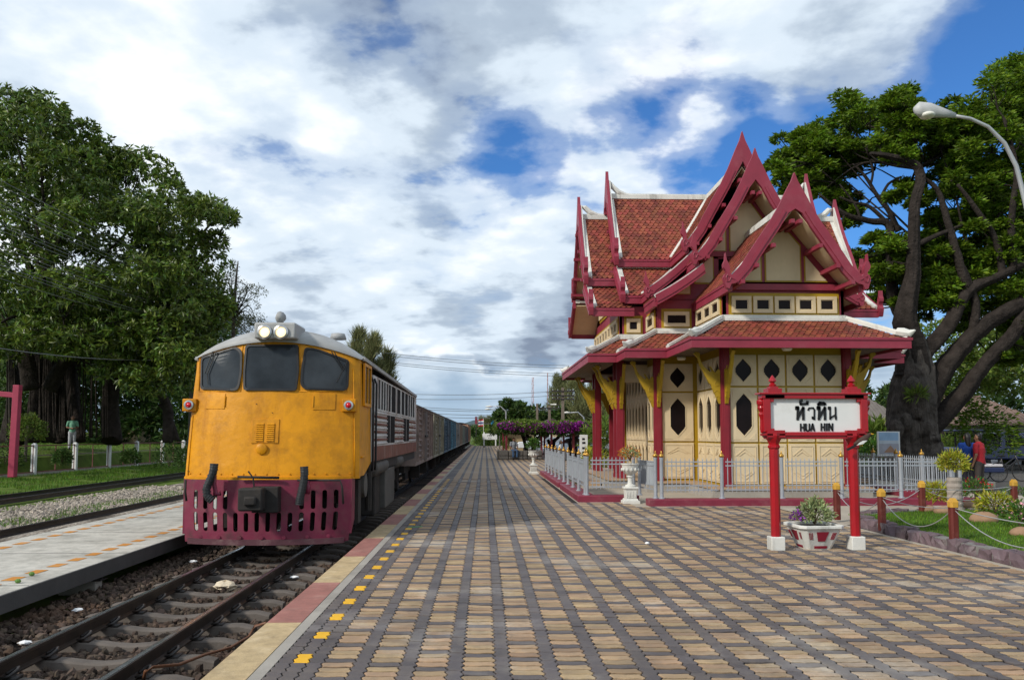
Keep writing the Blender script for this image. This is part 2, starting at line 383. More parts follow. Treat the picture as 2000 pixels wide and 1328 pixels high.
# --- right platform
Y0, YEND, PX1 = 1.0, 116.0, 6.55
M_TAN = mat('tan_paver', (.37, .25, .145), .75, .2, 1.1, .35, 70, isl=.24, hue=.010, dirt=(.46, .41, .34), dscale=.55, damt=.95, dirt2=((.17, .13, .095), 1.9, .95))
M_DARKP = mat('dark_paver', (.095, .080, .080), .62, .16, 1.1, .25, 90, isl=.16, hue=.01, dirt=(.30, .28, .26), dscale=.55, damt=.75, dirt2=((.19, .155, .125), 2.4, .7))
M_YEL = mat('yellow_paver', (.78, .42, .015), .6, .08, 6, .2, 90, isl=.06, dirt=(.45, .30, .1), dscale=3, damt=.4)
M_JOINT = mat('joint_sand', (.014, .012, .011), .95, .3, 8, .3, 80)
M_BEIGE = mat('beige_coping', (.50, .37, .20), .7, .14, 2.5, .25, 60, dirt=(.66, .52, .33), dscale=4, damt=.7, dirt2=((.20, .14, .08), 5.5, .75))
M_PINK = mat('pink_coping', (.33, .135, .11), .7, .14, 2.5, .2, 60, dirt=(.42, .25, .2), dscale=2.5, damt=.6, dirt2=((.15, .075, .06), 5.5, .7))
platform = struct(MB().box(-1.88, -1.6, Y0, YEND, -.43, -.045).box(-1.6, 7.2, Y0, YEND, -.3, -.014).build('platform', M_JOINT))
k = 0; y = 3.4
bmesh_a = MB().box(-1.9, -1.6, 0.004, 1.896, -.05, .002).build('coping_slab', M_BEIGE, platform, bevel=.006)
bmesh_b = MB().box(-1.9, -1.6, 0.004, 1.896, -.05, .002).build('coping_slab', M_PINK, platform, bevel=.006)
y = 7.18 - 1.9 * 3
first = {0: bmesh_a, 1: bmesh_b}; seen = set()
while y < YEND:
    q = k % 2; q = 1 - q if False else q
    if q not in seen: first[q].location.y = y; seen.add(q)
    else: inst(first[q], platform, (0, y, 0), name='coping_slab')
    y += 1.9; k += 1
MB().box(-1.597, -1.503, Y0, YEND, -.013, -.002).build('edge_strip', M_CONC, platform)

PW, PL, AMP = .1125, .225, .012
def zig(v):                                            # boundary wobble of the paver columns, v in rows
    f = v % 1.0
    return AMP * np.interp(f, [0, .25, .75, 1.0], [0, 1, -1, 0])
def outline(kind, gap=.0055):
    """outline of one paver about its lower-left corner: tan = PL wide x one row, dark = PW wide x two rows"""
    w, rows = (PL, 1) if kind == 'tan' else (PW, 2)
    fr = [.085, .25, .5, .75, .915] if rows == 1 else [.02, .25, .75, 1.25, 1.75, 1.98]
    L_ = [(zig(f) + gap, f * PW) for f in fr]; Rr = [(w + zig(f) - gap, f * PW) for f in fr][::-1]
    wav = lambda a: .0045 * math.sin(a / w * math.pi * (3 if kind == 'tan' else 1.5))
    gy = .0125 if kind == 'tan' else gap
    bot = [(w * t, gy + wav(w * t)) for t in ((.82, .5, .18) if kind == 'tan' else (.5,))]
    top = [(w * t, rows * PW - gy + wav(w * t)) for t in ((.18, .5, .82) if kind == 'tan' else (.5,))]
    P = L_ + top + Rr + bot
    return np.array(P)
def paver_template(kind):
    P = outline(kind); c = P.mean(0); I = c + (P - c) * np.array([1 - .005 / (np.ptp(P[:, 0])) * 2, 1 - .005 / np.ptp(P[:, 1]) * 2])
    n = len(P)
    V = np.vstack([np.c_[P, np.full(n, -.013)], np.c_[P, np.full(n, -.003)], np.c_[I, np.zeros(n)]])
    return V, n
def coarse_template(kind):
    w, d = (PL, PW) if kind == 'tan' else (PW, 2 * PW); g = .004
    P = np.array([(g, g), (g, d - g), (w - g, d - g), (w - g, g)]); I = np.array([(g * 2, g * 2), (g * 2, d - g * 2), (w - g * 2, d - g * 2), (w - g * 2, g * 2)])
    return np.vstack([np.c_[P, np.full(4, -.012)], np.c_[P, np.full(4, -.004)], np.c_[I, np.zeros(4)]]), 4
def paver_mesh(name, kind, pos, m, coarse=False):
    """one mesh of many pavers; pos (k,2) lower-left corners"""
    V, n = (coarse_template if coarse else paver_template)(kind); k = len(pos)
    A = np.repeat(V[None], k, 0).astype(np.float32)
    cx = A[:, :, 0] - V[:, 0].mean(); cyy = A[:, :, 1] - V[:, 1].mean()
    tx, ty = rng.normal(0, .014, (k, 1)), rng.normal(0, .018, (k, 1)); dz = rng.normal(-.0015, .0022, (k, 1))
    A[:, n:, 2] += (cx * tx + cyy * ty + dz)[:, n:]
    A[:, :, 0] += pos[:, 0:1]; A[:, :, 1] += pos[:, 1:2]
    off = (np.arange(k) * 3 * n)[:, None, None]
    i = np.arange(n); j = (i + 1) % n
    quads = np.concatenate([np.stack([i, i + n, j + n, j], 1), np.stack([i + n, i + 2 * n, j + 2 * n, j + n], 1)])[None] + off
    me = bpy.data.meshes.new(name)
    tops = (np.arange(2 * n, 3 * n)[None] + off[:, :, 0])
    nq = k * 2 * n
    loops = np.concatenate([quads.reshape(-1), tops.reshape(-1)]).astype(np.int32)
    starts = np.concatenate([np.arange(nq) * 4, nq * 4 + np.arange(k) * n]).astype(np.int32)
    me.vertices.add(k * 3 * n); me.vertices.foreach_set('co', A.reshape(-1))
    me.loops.add(len(loops)); me.loops.foreach_set('vertex_index', loops)
    me.polygons.add(len(starts)); me.polygons.foreach_set('loop_start', starts); me.polygons.foreach_set('use_smooth', np.zeros(len(starts), bool))
    me.update(calc_edges=True); me.materials.append(m)
    return me
YP0 = 4.6
tan_pos, dark_pos, row_dark, yel = [], [], [], []
YGEO = 30.0
cols = [(-1.5, 'dark3')] + [(-1.1625 + .3375 * i, 'pair') for i in range(int((PX1 + 1.1625) / .3375) + 1)]
ROFF = 0
nrows = int((YGEO - YP0) / PW)
for x, knd in cols:
    if knd == 'dark3':
        for c3 in range(3):
            for r in range(0, nrows, 2):
                yy = YP0 + r * PW
                if c3 == 1 and (r // 2) % 3 == 0: yel.append((x + c3 * PW, yy))
                else: dark_pos.append((x + c3 * PW, yy))
    else:
        sh = int(round((x + 1.1625) / .3375))
        for r in range(nrows):
            yy = YP0 + r * PW
            (row_dark if (r + sh) % 4 == 0 else tan_pos).append((x, yy))
        for r in range(0, nrows, 2): dark_pos.append((x + PL, YP0 + r * PW + (PW if sh % 2 else 0)))
def onpave(p):                                          # the paved area: away from the lawn kerb, the path and the fence foot
    x, y = p
    if x > 6.32: return False
    if y > 18.12 and x > 3.3: return False
    if y > 19.25 and x > 1.98: return False
    return True
def inview(p):
    px, py = proj(p[0] + .1, p[1] + .1, 0); return -60 < px < 2090 and py < 1400
tan_pos, dark_pos, row_dark = [[p for p in L_ if onpave(p) and inview(p)] for L_ in (tan_pos, dark_pos, row_dark)]
# the 300 pavers that show largest are pieces of their own
allp = [(p[1], 'tan', p, M_TAN) for p in tan_pos] + [(p[1], 'tan', p, M_DARKP) for p in row_dark] + [(p[1], 'dark', p, M_DARKP) for p in dark_pos]
allp.sort(key=lambda t: t[0]); near = [t for t in allp if proj(t[2][0] + .1, t[2][1] + .2, 0)[1] < 1335 and -10 < proj(t[2][0] + .1, t[2][1] + .1, 0)[0] < 2010][:270]
nearset = {(t[1], t[2]) for t in near}
meshes = {}
for _, kind, p, m in near:
    key = (kind, m.name)
    if key not in meshes: meshes[key] = [paver_mesh('paver', kind, np.zeros((1, 2)), m) for _ in range(6)]
    inst(random.choice(meshes[key]), platform, (p[0], p[1], random.gauss(-.001, .001)), name='paver')
ymesh = paver_mesh('yellow_paver', 'dark', np.zeros((1, 2)), M_YEL)
for p in yel: inst(ymesh, platform, (p[0], p[1], .001), name='yellow_paver')
for nm, kind, L_, m in (('tan_pavers', 'tan', tan_pos, M_TAN), ('charcoal_row_pavers', 'tan', row_dark, M_DARKP), ('charcoal_pavers', 'dark', dark_pos, M_DARKP)):
    L_ = [p for p in L_ if (kind, p) not in nearset]
    for coarse in (False, True):
        Q = np.array([p for p in L_ if (p[1] > 15) == coarse])
        if len(Q): stuff(obj(nm, paver_mesh(nm, kind, Q, m, coarse), platform))
# beyond: same bond as a material
def far_paver_mat():
    m = bpy.data.materials.new('paver_bond'); m.use_nodes = True; nt = m.node_tree; N = nt.nodes; L = nt.links; b = N['Principled BSDF']
    geo = N.new('ShaderNodeNewGeometry'); sx = N.new('ShaderNodeSeparateXYZ'); L.new(geo.outputs['Position'], sx.inputs[0])
    def M(op, a, c):
        q = N.new('ShaderNodeMath'); q.operation = op
        for i, x in enumerate((a, c)):
            if isinstance(x, (int, float)): q.inputs[i].default_value = x
            else: L.new(x, q.inputs[i])
        return q.outputs[0]
    fx = M('FLOORED_MODULO', M('ADD', sx.outputs[0], 1.1625), .3375)
    st = M('GREATER_THAN', fx, PL); lf = M('LESS_THAN', sx.outputs[0], -1.1625); st = M('MAXIMUM', st, lf)
    ry = M('FLOORED_MODULO', sx.outputs[1], PW * 4); rw = M('LESS_THAN', ry, PW); st = M('MAXIMUM', st, M('MULTIPLY', rw, .8))
    nz = N.new('ShaderNodeTexNoise'); nz.inputs['Scale'].default_value = .6; nz.inputs['Detail'].default_value = 7; L.new(geo.outputs['Position'], nz.inputs[0])
    mx = N.new('ShaderNodeMix'); mx.data_type = 'RGBA'; L.new(st, mx.inputs[0]); mx.inputs[6].default_value = (.36, .24, .135, 1); mx.inputs[7].default_value = (.085, .072, .072, 1)
    m2 = N.new('ShaderNodeMix'); m2.data_type = 'RGBA'; mr = N.new('ShaderNodeMapRange'); L.new(nz.outputs[0], mr.inputs[0]); mr.inputs[1].default_value = .5; mr.inputs[2].default_value = .75; mr.inputs[4].default_value = .5
    L.new(mr.outputs[0], m2.inputs[0]); L.new(mx.outputs[2], m2.inputs[6]); m2.inputs[7].default_value = (.4, .34, .27, 1)
    L.new(m2.outputs[2], b.inputs['Base Color']); b.inputs['Roughness'].default_value = .7; b.inputs['Specular IOR Level'].default_value = .3
    return m
M_FARP = far_paver_mat()
MB().add([(-1.5, YP0 + nrows * PW, -.002), (6.9, YP0 + nrows * PW, -.002), (6.9, YEND, -.002), (-1.5, YEND, -.002)], [(0, 1, 2, 3)]).build('far_paving', M_FARP, platform)
M_PATH = mat('pale_path', (.40, .35, .28), .8, .12, .9, .2, 40, dirt=(.24, .205, .16), dscale=.7, damt=.6)
struct(MB().box(6.58, 40, 14.6, 60, -.055, -.008).box(2.25, 6.58, 18.3, 60, -.055, -.008).build('concrete_path', M_PATH))
MB().add([(6.22, 3, -.0105), (6.62, 3, -.0105), (6.62, 14.8, -.0105), (6.22, 14.8, -.0105)], [(0, 1, 2, 3)]).build('mortar_strip', M_PATH, platform)
M_ASPH = mat('asphalt', (.095, .085, .075), .85, .2, .8, .3, 60, dirt=(.16, .14, .115), dscale=.5, damt=.6)
struct(MB().box(14.5, 80, 18, 48, -.05, -.002).build('yard_road', M_ASPH))
struct(MB().box(3.6, 60, 57, 110, -.05, .003).build('parking_yard', M_ASPH))
# green straw and scraps lying on the paving
M_STRAW = mat('green_straw', (.12, .42, .14), .4); M_PAPER = mat('white_litter', (.78, .78, .78), .6)
a = PZ(797, 1030); b_ = PZ(825, 1029)
tag(MB().tube([(a[0], a[1], .008), (b_[0], b_[1], .008)], .006, 6).build('drinking_straw', M_STRAW), 'thin green drinking straw lying on the paving by the yellow pavers', 'straw')
tag(MB().ball((*PZ(1264, 1063)[:2], .02), .035, 6, (1, .8, .6)).build('crumpled_paper', M_PAPER), 'crumpled white scrap of paper on the tan paving', 'litter')

# --- tracks
RZ = -.18; TX = -3.38; HG = .53
M_RAIL = mat('rail_steel', (.045, .034, .028), .38, .25, 3, .05, 60, metal=.45, dirt=(.085, .05, .032), dscale=3, damt=.6)
M_RAILTOP = mat('rail_crown', (.34, .35, .37), .25, .15, 2, metal=.9)
M_SLEEP = mat('sleeper_concrete', (.125, .105, .09), .85, .2, 4, .25, 60, dirt=(.05, .04, .035), dscale=3, damt=.6)
def rail_profile():
    return [(-.062, 0), (.062, 0), (.062, .012), (.012, .026), (.011, .10), (.034, .112), (.034, .138), (-.034, .138), (-.034, .112), (-.011, .10), (-.012, .026), (-.062, .012)]
def lay_track(name, xc, y0, y1, sleepers=None, clips=0, zr=RZ, bed=True):
    root = struct(MB().add([(xc - 1.45, y0, zr - .235), (xc + 1.45, y0, zr - .235), (xc + 1.45, y1, zr - .235), (xc - 1.45, y1, zr - .235)], [(0, 1, 2, 3)]).build(name, M_BALLAST if clips else M_BALLAST_FAR))
    for s in (-1, 1):
        x = xc + s * HG
        r = MB().prism(rail_profile(), lambda a, b, d: (x + a, d, zr - .14 + b), y0, y1).build('rail', M_RAIL, root)
        MB().box(x - .022, x + .022, y0, y1, zr - .003, zr + .0015).build('rail_crown', M_RAILTOP, r)
    if sleepers:
        m = MB(); N_ = 14; vs = []; fs = []
        for i in range(N_ + 1):
            t = -1 + 2 * i / N_; xx = t * 1.0; zt = -.142 - .045 * math.exp(-(t / .30) ** 2) - (.03 if abs(t) > .93 else 0); w = .075 - .008 * math.exp(-(t / .3) ** 2)
            vs += [(xx, -w - .02, -.30), (xx, -w, zt - .015), (xx, -w + .02, zt), (xx, w - .02, zt), (xx, w, zt - .015), (xx, w + .02, -.30)]
        for i in range(N_):
            for q in range(5): fs.append((i * 6 + q, i * 6 + q + 1, (i + 1) * 6 + q + 1, (i + 1) * 6 + q))
        fs += [tuple(range(6)), tuple(N_ * 6 + q for q in range(6))]
        sl0 = m.add(vs, fs).build('sleeper', M_SLEEP, root, autos=22)
        c0 = MB().tube([(.045, -.075, .015), (.11, -.07, .035), (.135, -.01, .065), (.115, .05, .07), (.065, .06, .05), (.04, .01, .03)], .014, 6).box(.05, .15, -.06, .06, -.01, .016).build('clip', M_STEEL, sl0, smooth=True)
        first_ = True
        for i, y in enumerate(sleepers):
            s_ = sl0 if first_ else inst(sl0, root, name='sleeper')
            s_.location = (xc, y, zr)
            if i < clips:
                for s in (-1, 1):
                    for q in (-1, 1):
                        if first_ and s == -1 and q == -1: cc = c0
                        else: cc = inst(c0, s_, name='clip')
                        cc.location = (s * HG + 0, 0, -.142); cc.rotation_euler = (0, 0, 0 if q == 1 else math.pi)
            first_ = False
    return root
SP = .60
track1 = lay_track('railway_track', TX, 1.0, 160, [4.35 + SP * i for i in range(44)], 22)
track2 = lay_track('siding_track', -8.70, 3.0, 160)
track3 = lay_track('far_track', -14.05, 3.0, 160)
# ballast stones
def rock_mesh(name, pts, sizes, m, parent, detail=1):
    t = (1 + 5 ** .5) / 2
    IV = np.array([(-1, t, 0), (1, t, 0), (-1, -t, 0), (1, -t, 0), (0, -1, t), (0, 1, t), (0, -1, -t), (0, 1, -t), (t, 0, -1), (t, 0, 1), (-t, 0, -1), (-t, 0, 1)]) / 1.9
    IF = np.array([(0, 11, 5), (0, 5, 1), (0, 1, 7), (0, 7, 10), (0, 10, 11), (1, 5, 9), (5, 11, 4), (11, 10, 2), (10, 7, 6), (7, 1, 8), (3, 9, 4), (3, 4, 2), (3, 2, 6), (3, 6, 8), (3, 8, 9), (4, 9, 5), (2, 4, 11), (6, 2, 10), (8, 6, 7), (9, 8, 1)])
    k = len(pts)
    V = np.repeat(IV[None], k, 0) * (1 + rng.normal(0, .22, (k, 12, 1)))
    V = V * rng.uniform(.55, 1.25, (k, 1, 3)) * np.asarray(sizes)[:, None, None]
    a = rng.uniform(0, 6.28, k); b = rng.uniform(-.6, .6, k)
    ca, sa, cb, sb = np.cos(a)[:, None], np.sin(a)[:, None], np.cos(b)[:, None], np.sin(b)[:, None]
    x, y, z = V[:, :, 0], V[:, :, 1], V[:, :, 2]
    x, z = x * cb - z * sb, x * sb + z * cb
    x, y = x * ca - y * sa, x * sa + y * ca
    V = np.stack([x, y, z], 2) + np.asarray(pts)[:, None, :]
    Fq = (IF[None] + (np.arange(k) * 12)[:, None, None]).reshape(-1, 3)
    return stuff(npmesh(name, V.reshape(-1, 3), Fq, m, parent))
M_STONE = mat('ballast_stone', (.070, .050, .038), .85, .25, 2, isl=.55, hue=.015, dirt=(.16, .085, .05), dscale=.9, damt=.55, spec=.2)
k = 12500
pts = np.c_[rng.uniform(-5.1, -1.95, k), rng.uniform(4.2, 16.5, k), np.zeros(k)]
dx = np.abs(np.abs(pts[:, 0] - TX) - HG)
pts[:, 2] = RZ - .235 + rng.uniform(-.012, .03, k) + np.where(pts[:, 0] < TX - .9, .02, 0) + np.where(pts[:, 0] < -4.3, .02, 0)
sl_d = np.abs((pts[:, 1] - 4.35 + SP / 2) % SP - SP / 2)
keep = ~((sl_d < .115) & (np.abs(pts[:, 0] - TX) < 1.02)) & (dx > .07)
pts = pts[keep]
rock_mesh('ballast', pts, rng.uniform(.024, .047, len(pts)), M_STONE, track1)
k = 5200
pts = np.c_[rng.uniform(-13.2, -9.9, k), rng.uniform(9, 32, k), np.full(k, -.385)]
rock_mesh('pale_ballast', pts, rng.uniform(.03, .06, k), mat('pale_stone', (.33, .285, .235), .85, .2, 2, isl=.4, hue=.01, spec=.2), track3)
struct(MB().add([(-13.4, 3, -.384), (-9.6, 3, -.384), (-9.6, 160, -.384), (-13.4, 160, -.384)], [(0, 1, 2, 3)]).build('gravel_bed', M_BALLAST_FAR))
# litter on the track
def crumple(name, c, r, m, label, sc=(1, .8, .5), seed=0):
    b = MB().ball((0, 0, 0), 1, 9); rr = random.Random(seed)
    b.v = [(c[0] + x * r * sc[0] * (1 + rr.uniform(-.3, .3)), c[1] + y * r * sc[1] * (1 + rr.uniform(-.3, .3)), c[2] + r * sc[2] * z * (1 + rr.uniform(-.3, .3))) for x, y, z in b.v]
    return tag(b.build(name, m), label, 'litter')
M_CLOTH = mat('cream_cloth', (.62, .52, .38), .8, .2, 12, .4, 40)
p = PZ(441, 1147, -.36); crumple('discarded_cloth', (p[0], p[1], -.335), .115, M_CLOTH, 'crumpled cream cloth lying between the rails', (1.35, .8, .55), 3)
for i, (px, py, lb) in enumerate([(575, 1131, 'white plastic scrap on the ballast beside the platform edge'), (152, 1196, 'pale plastic wrapper on the ballast by a rail'), (48, 1261, 'small white packet on the ballast under the concrete slab'), (377, 1100, 'white plastic scrap on the ballast near the locomotive')]):
    p = PZ(px, py, -.36); crumple('plastic_scrap', (p[0], p[1], -.33), .05, M_PAPER, lb, (1.2, .8, .4), 11 + i)
hose = [PZ(280, 1330, -.33), PZ(284, 1310, -.2), PZ(300, 1302, -.16), PZ(350, 1297, -.22), PZ(400, 1278, -.28), PZ(450, 1264, -.30), PZ(486, 1243, -.30), PZ(492, 1232, -.30), PZ(498, 1222, -.27), PZ(520, 1216, -.2)]
tag(MB().tube(hose, .013, 8).build('rubber_hose', mat('brown_hose', (.16, .065, .03), .5), smooth=True), 'brown rubber hose snaking over the rail to the platform edge', 'hose')

# --- concrete slab platform between the tracks
M_SLAB = mat('pale_slab', (.52, .49, .43), .75, .14, 1.2, .3, 40, dirt=(.22, .205, .17), dscale=1.3, damt=.8, dirt2=((.16, .15, .12), 4.5, .7))
M_SLABE = mat('slab_edge', (.065, .062, .06), .8, .15, 3, .2, 50)
slab = struct(MB().box(-7.38, -4.95, 2.5, 70, -.17, .0).build('slab_platform', M_SLAB))
MB().box(-4.95, -4.925, 2.5, 8.0, -.19, -.003).build('edge_girder', mat('red_edge', (.30, .03, .06), .6, dirt=(.13, .1, .1), dscale=4, damt=.5), slab)
MB().box(-4.95, -4.925, 8.0, 70, -.19, -.003).build('edge_girder', M_SLABE, slab)
s0 = MB().box(-5.5, -5.02, -.09, .09, -.43, -.25).build('support_block', M_CONC, slab, bevel=.01); s0.location.y = 10.75
g0 = MB().box(-5.6, -4.98, -.012, .012, -.25, -.19).box(-5.6, -4.96, -.10, .10, -.25, -.235).build('support_beam', M_STEEL, slab); g0.location.y = 10.75
for y in (4.75, 16.75, 22.75, 28.75): inst(s0, slab, (0, y, 0), name='support_block'); inst(g0, slab, (0, y, 0), name='support_beam')
M_ORANGE = mat('orange_mark', (.55, .215, .02), .65, .15, 5, .1, 60, dirt=(.4, .34, .25), dscale=5, damt=.6)
for y in np.arange(4.2, 60, 2.4): MB().box(-7.37, -4.96, y, y + .018, -.01, .0018).build('joint', M_SLABE, slab)
mk = None
for i in range(62):
    y = 6.6 + .47 * i
    for x in (-5.36, -6.98):
        if mk is None: mk = MB().add([(-.075, -.13, .004), (.075, -.13, .004), (.075, .13, .004), (-.075, .13, .004)], [(0, 1, 2, 3)]).build('paint_mark', M_ORANGE, slab); mk.location = (x, y, 0)
        else: inst(mk, slab, (x, y + (.2 if x < -6 else 0), 0), name='paint_mark')
for i, (px, py) in enumerate([(35, 1135), (62, 1121)]):
    p = PZ(px, py, .02); tag(MB().ball((p[0], p[1], .025), .03, 6, (1.2, .8, .8)).build('fallen_leaf', mat('green_leaf', (.09, .19, .03), .5)), ['small green fruit lying on the pale slab near an orange mark', 'second small green fruit lying on the pale slab, the farther one'][i], 'fruit')
# grass blades
def blades(name, pts, h, m, parent=None, w=.006, lean=.5):
    k = len(pts); a = rng.uniform(0, 6.28, k); hh = rng.uniform(.5, 1.2, k) * h
    d = np.c_[np.cos(a), np.sin(a), np.zeros(k)]; ln = rng.uniform(-1, 1, (k, 1)) * lean * hh[:, None]
    e = np.c_[-np.sin(a), np.cos(a), np.zeros(k)]
    A = pts - d * w; B = pts + d * w; T = pts + e * ln + np.c_[np.zeros(k), np.zeros(k), hh]
    V = np.stack([A, B, T], 1).reshape(-1, 3); return stuff(npmesh(name, V, np.arange(3 * k).reshape(-1, 3), m, parent))
def scatter(x0, x1, y0, y1, k, z): return np.c_[rng.uniform(x0, x1, k), rng.uniform(y0, y1, k), np.full(k, z)]
def gz(x): return np.interp(x, [p[0] for p in prof], [p[1] for p in prof])
P_ = np.vstack([scatter(-11.2, -9.65, 11, 40, 9000, -.41), scatter(-20, -15.4, 20, 60, 26000, -.4), scatter(-40, -21.5, 30, 62, 14000, .7)])
P_[:, 2] = np.maximum(gz(P_[:, 0]) - .01, -.42)
clump = np.sin(P_[:, 0] * 3.1 + np.sin(P_[:, 1] * 1.3) * 2) + np.sin(P_[:, 1] * 2.3 + P_[:, 0])
P_ = P_[clump > -.7]
tag(blades('grass', P_, .13, M_BLADE, None, .016), 'short rough green grass growing beside the far tracks', 'grass')
# ------------------------------------------------------------------ royal waiting pavilion
XC, YC = 7.82, 27.4
ZF = .30; ZE0, ZE1 = 3.77, 4.02; ZS = 4.62        # floor, eave fascia, top of the skirt roof
hall = thing('waiting_pavilion', 'cream and maroon timber pavilion with tiered red tile roofs and pointed gables', 'pavilion', (XC, YC, 0))
a1, a2, a3 = 1.60, 2.77, 3.62                      # half widths of bay, wing, cross wing
b1, b2, b3 = 2.76, 4.2, 6.9                        # half depths
PLAN = []
for sx, sy in ((-1, -1), (1, -1), (1, 1), (-1, 1)):
    q = [(a1, b3), (a1, b2), (a2, b2), (a2, b1), (a3, b1)]
    q = q if sx * sy < 0 else q[::-1]
    q = [(XC + sx * x, YC + sy * y) for x, y in q]
    PLAN += q
# order: start front-right going counter-clockwise
PLAN = []
def quadr(sx, sy): return [(XC + sx * x, YC + sy * y) for x, y in ((a1, b3), (a1, b2), (a2, b2), (a2, b1), (a3, b1))]
PLAN = quadr(1, -1) + quadr(1, 1)[::-1] + quadr(-1, 1) + quadr(-1, -1)[::-1]     # counter-clockwise seen from above
def offset(poly, d):
    n = len(poly); out = []
    for i in range(n):
        p0, p1, p2 = (np.array(poly[(i + k) % n]) for k in (-1, 0, 1))
        e1 = (p1 - p0) / np.linalg.norm(p1 - p0); e2 = (p2 - p1) / np.linalg.norm(p2 - p1)
        n1 = np.array([e1[1], -e1[0]]); n2 = np.array([e2[1], -e2[0]])
        out.append(tuple(p1 + d * (n1 + n2) if abs(e1 @ e2) < .5 else p1 + d * n1))
    return out
# plinth and floor
m = MB(); pl = offset(PLAN, .42)
m.prism(pl, lambda a, b, d: (a, b, d), -.05, ZF - .05); m.build('plinth', M_CONC, hall)
M_FLOOR = mat('floor_tiles', (.42, .29, .18), .5, .15, 2, dirt=(.25, .18, .12), dscale=2, damt=.5)
MB().prism(offset(PLAN, .46), lambda a, b, d: (a, b, d), ZF - .05, ZF).build('floor_slab', M_FLOOR, hall)
MB().box(XC - a3 - 1.2, XC - a3 - .47, YC - 1.6, YC + 1.6, -.04, .14).build('step', M_FLOOR, hall)

# --- panels in local (u, v, n) coordinates
def hexa(w, h, cu, cv):                             # long hexagon with small shoulder notches
    t = w * .5
    return [(cu, cv + h / 2), (cu - w / 2 + .02, cv + h / 2 - t), (cu - w / 2 + .02, cv + h / 2 - t - .03), (cu - w / 2, cv + h / 2 - t - .03), (cu - w / 2, cv - h / 2 + t + .03), (cu - w / 2 + .02, cv - h / 2 + t + .03), (cu - w / 2 + .02, cv - h / 2 + t),
            (cu, cv - h / 2), (cu + w / 2 - .02, cv - h / 2 + t), (cu + w / 2 - .02, cv - h / 2 + t + .03), (cu + w / 2, cv - h / 2 + t + .03), (cu + w / 2, cv + h / 2 - t - .03), (cu + w / 2 - .02, cv + h / 2 - t - .03), (cu + w / 2 - .02, cv + h / 2 - t)]
L3 = lambda a, b, d: (a, -d, b)                    # u along x, v up, n towards -y
def edge_point(w, h, p, c):
    dx, dy = p[0] - c[0], p[1] - c[1]
    s = min((w - c[0] if dx > 0 else c[0]) / max(abs(dx), 1e-6), (h - c[1] if dy > 0 else c[1]) / max(abs(dy), 1e-6))
    return c[0] + dx * s, c[1] + dy * s
def board_with_hole(w, h, hole, t=.035):
    m = MB(); c = (w / 2, h / 2); n = len(hole)
    ring = [edge_point(w, h, p, c) for p in hole]
    # insert the corners of the board
    for d in (t,):
        H = [L3(a, b, d) for a, b in hole]; O = [L3(a, b, d) for a, b in ring]
        fs = []
        vs = H + O
        corners = {}
        for i in range(n):
            j = (i + 1) % n; (x0, y0), (x1, y1) = ring[i], ring[j]
            e = lambda x, y: ('l' if x < 1e-6 else 'r' if x > w - 1e-6 else '') or ('b' if y < 1e-6 else 't')
            if e(x0, y0) != e(x1, y1):
                cx = 0 if min(x0, x1) < w / 2 else w; cy = 0 if min(y0, y1) < h / 2 else h
                if abs(x0 - x1) > .6 * w: fs.append((i, n + i, n + j, j)); continue
                vs.append(L3(cx, cy, d)); fs.append((i, n + i, len(vs) - 1, n + j, j))
            else: fs.append((i, n + i, n + j, j))
        m.add(vs, fs)
    m.add([L3(a, b, t) for a, b in hole] + [L3(a, b, -.01) for a, b in hole], [(i, (i + 1) % n, n + (i + 1) % n, n + i) for i in range(n)])
    R4 = [(0, 0), (w, 0), (w, h), (0, h)]
    m.add([L3(a, b, t) for a, b in R4] + [L3(a, b, 0) for a, b in R4], [(i, (i + 1) % 4, 4 + (i + 1) % 4, 4 + i) for i in range(4)])
    # raised moulding round the opening
    g = [(c[0] + (x - c[0]) * (1 + .10), c[1] + (y - c[1]) * (1 + .10 * w / h)) for x, y in hole]
    m.add([L3(a, b, t + .012) for a, b in hole] + [L3(a, b, t + .012) for a, b in g] + [L3(a, b, t) for a, b in g] + [L3(a, b, t - .01) for a, b in hole],
          [(i, n + i, n + (i + 1) % n, (i + 1) % n) for i in range(n)] + [(n + i, 2 * n + i, 2 * n + (i + 1) % n, n + (i + 1) % n) for i in range(n)] + [(3 * n + i, i, (i + 1) % n, 3 * n + (i + 1) % n) for i in range(n)])
    # raised corner triangles
    q = .055; s = min(w * .26, h * .2)
    for ux, uy, vx, vy in ((q, q, 1, 1), (w - q, q, -1, 1), (q, h - q, 1, -1), (w - q, h - q, -1, -1)):
        m.prism([(ux, uy), (ux + vx * s, uy), (ux, uy + vy * s)], L3, t - .001, t + .011)
    return m
def solid_panel(w, h, t=.035):
    m = MB(); m.prism([(0, 0), (w, 0), (w, h), (0, h)], L3, 0, t)
    q = .06; b = .022
    def bar(p, r): 
        p = np.array(p); r = np.array(r); d = (r - p) / np.linalg.norm(r - p); nn = np.array([-d[1], d[0]]) * b / 2
        m.prism([tuple(p - nn), tuple(r - nn), tuple(r + nn), tuple(p + nn)], L3, t - .002, t + .014)
    if h > .6:
        bar((q, q), (w - q, q)); bar((q, h - q), (w - q, h - q)); bar((q, q), (q, h - q)); bar((w - q, q), (w - q, h - q))
        for k0 in (0, .085):
            bar((q + .05 + k0, h * .70), (w / 2, h - q - .06 - k0)); bar((w / 2, h - q - .06 - k0), (w - q - .05 - k0, h * .70))
            bar((q + .05 + k0, h * .30), (w / 2, q + .06 + k0)); bar((w / 2, q + .06 + k0), (w - q - .05 - k0, h * .30))
    return m
_pc = {}
ROWS = ((.37, 1.03, 'solid'), (1.45, 1.40, 'hex'), (2.90, .80, 'hex'))
def place(o, p, ang): o.location = p; o.rotation_euler = (0, 0, ang)
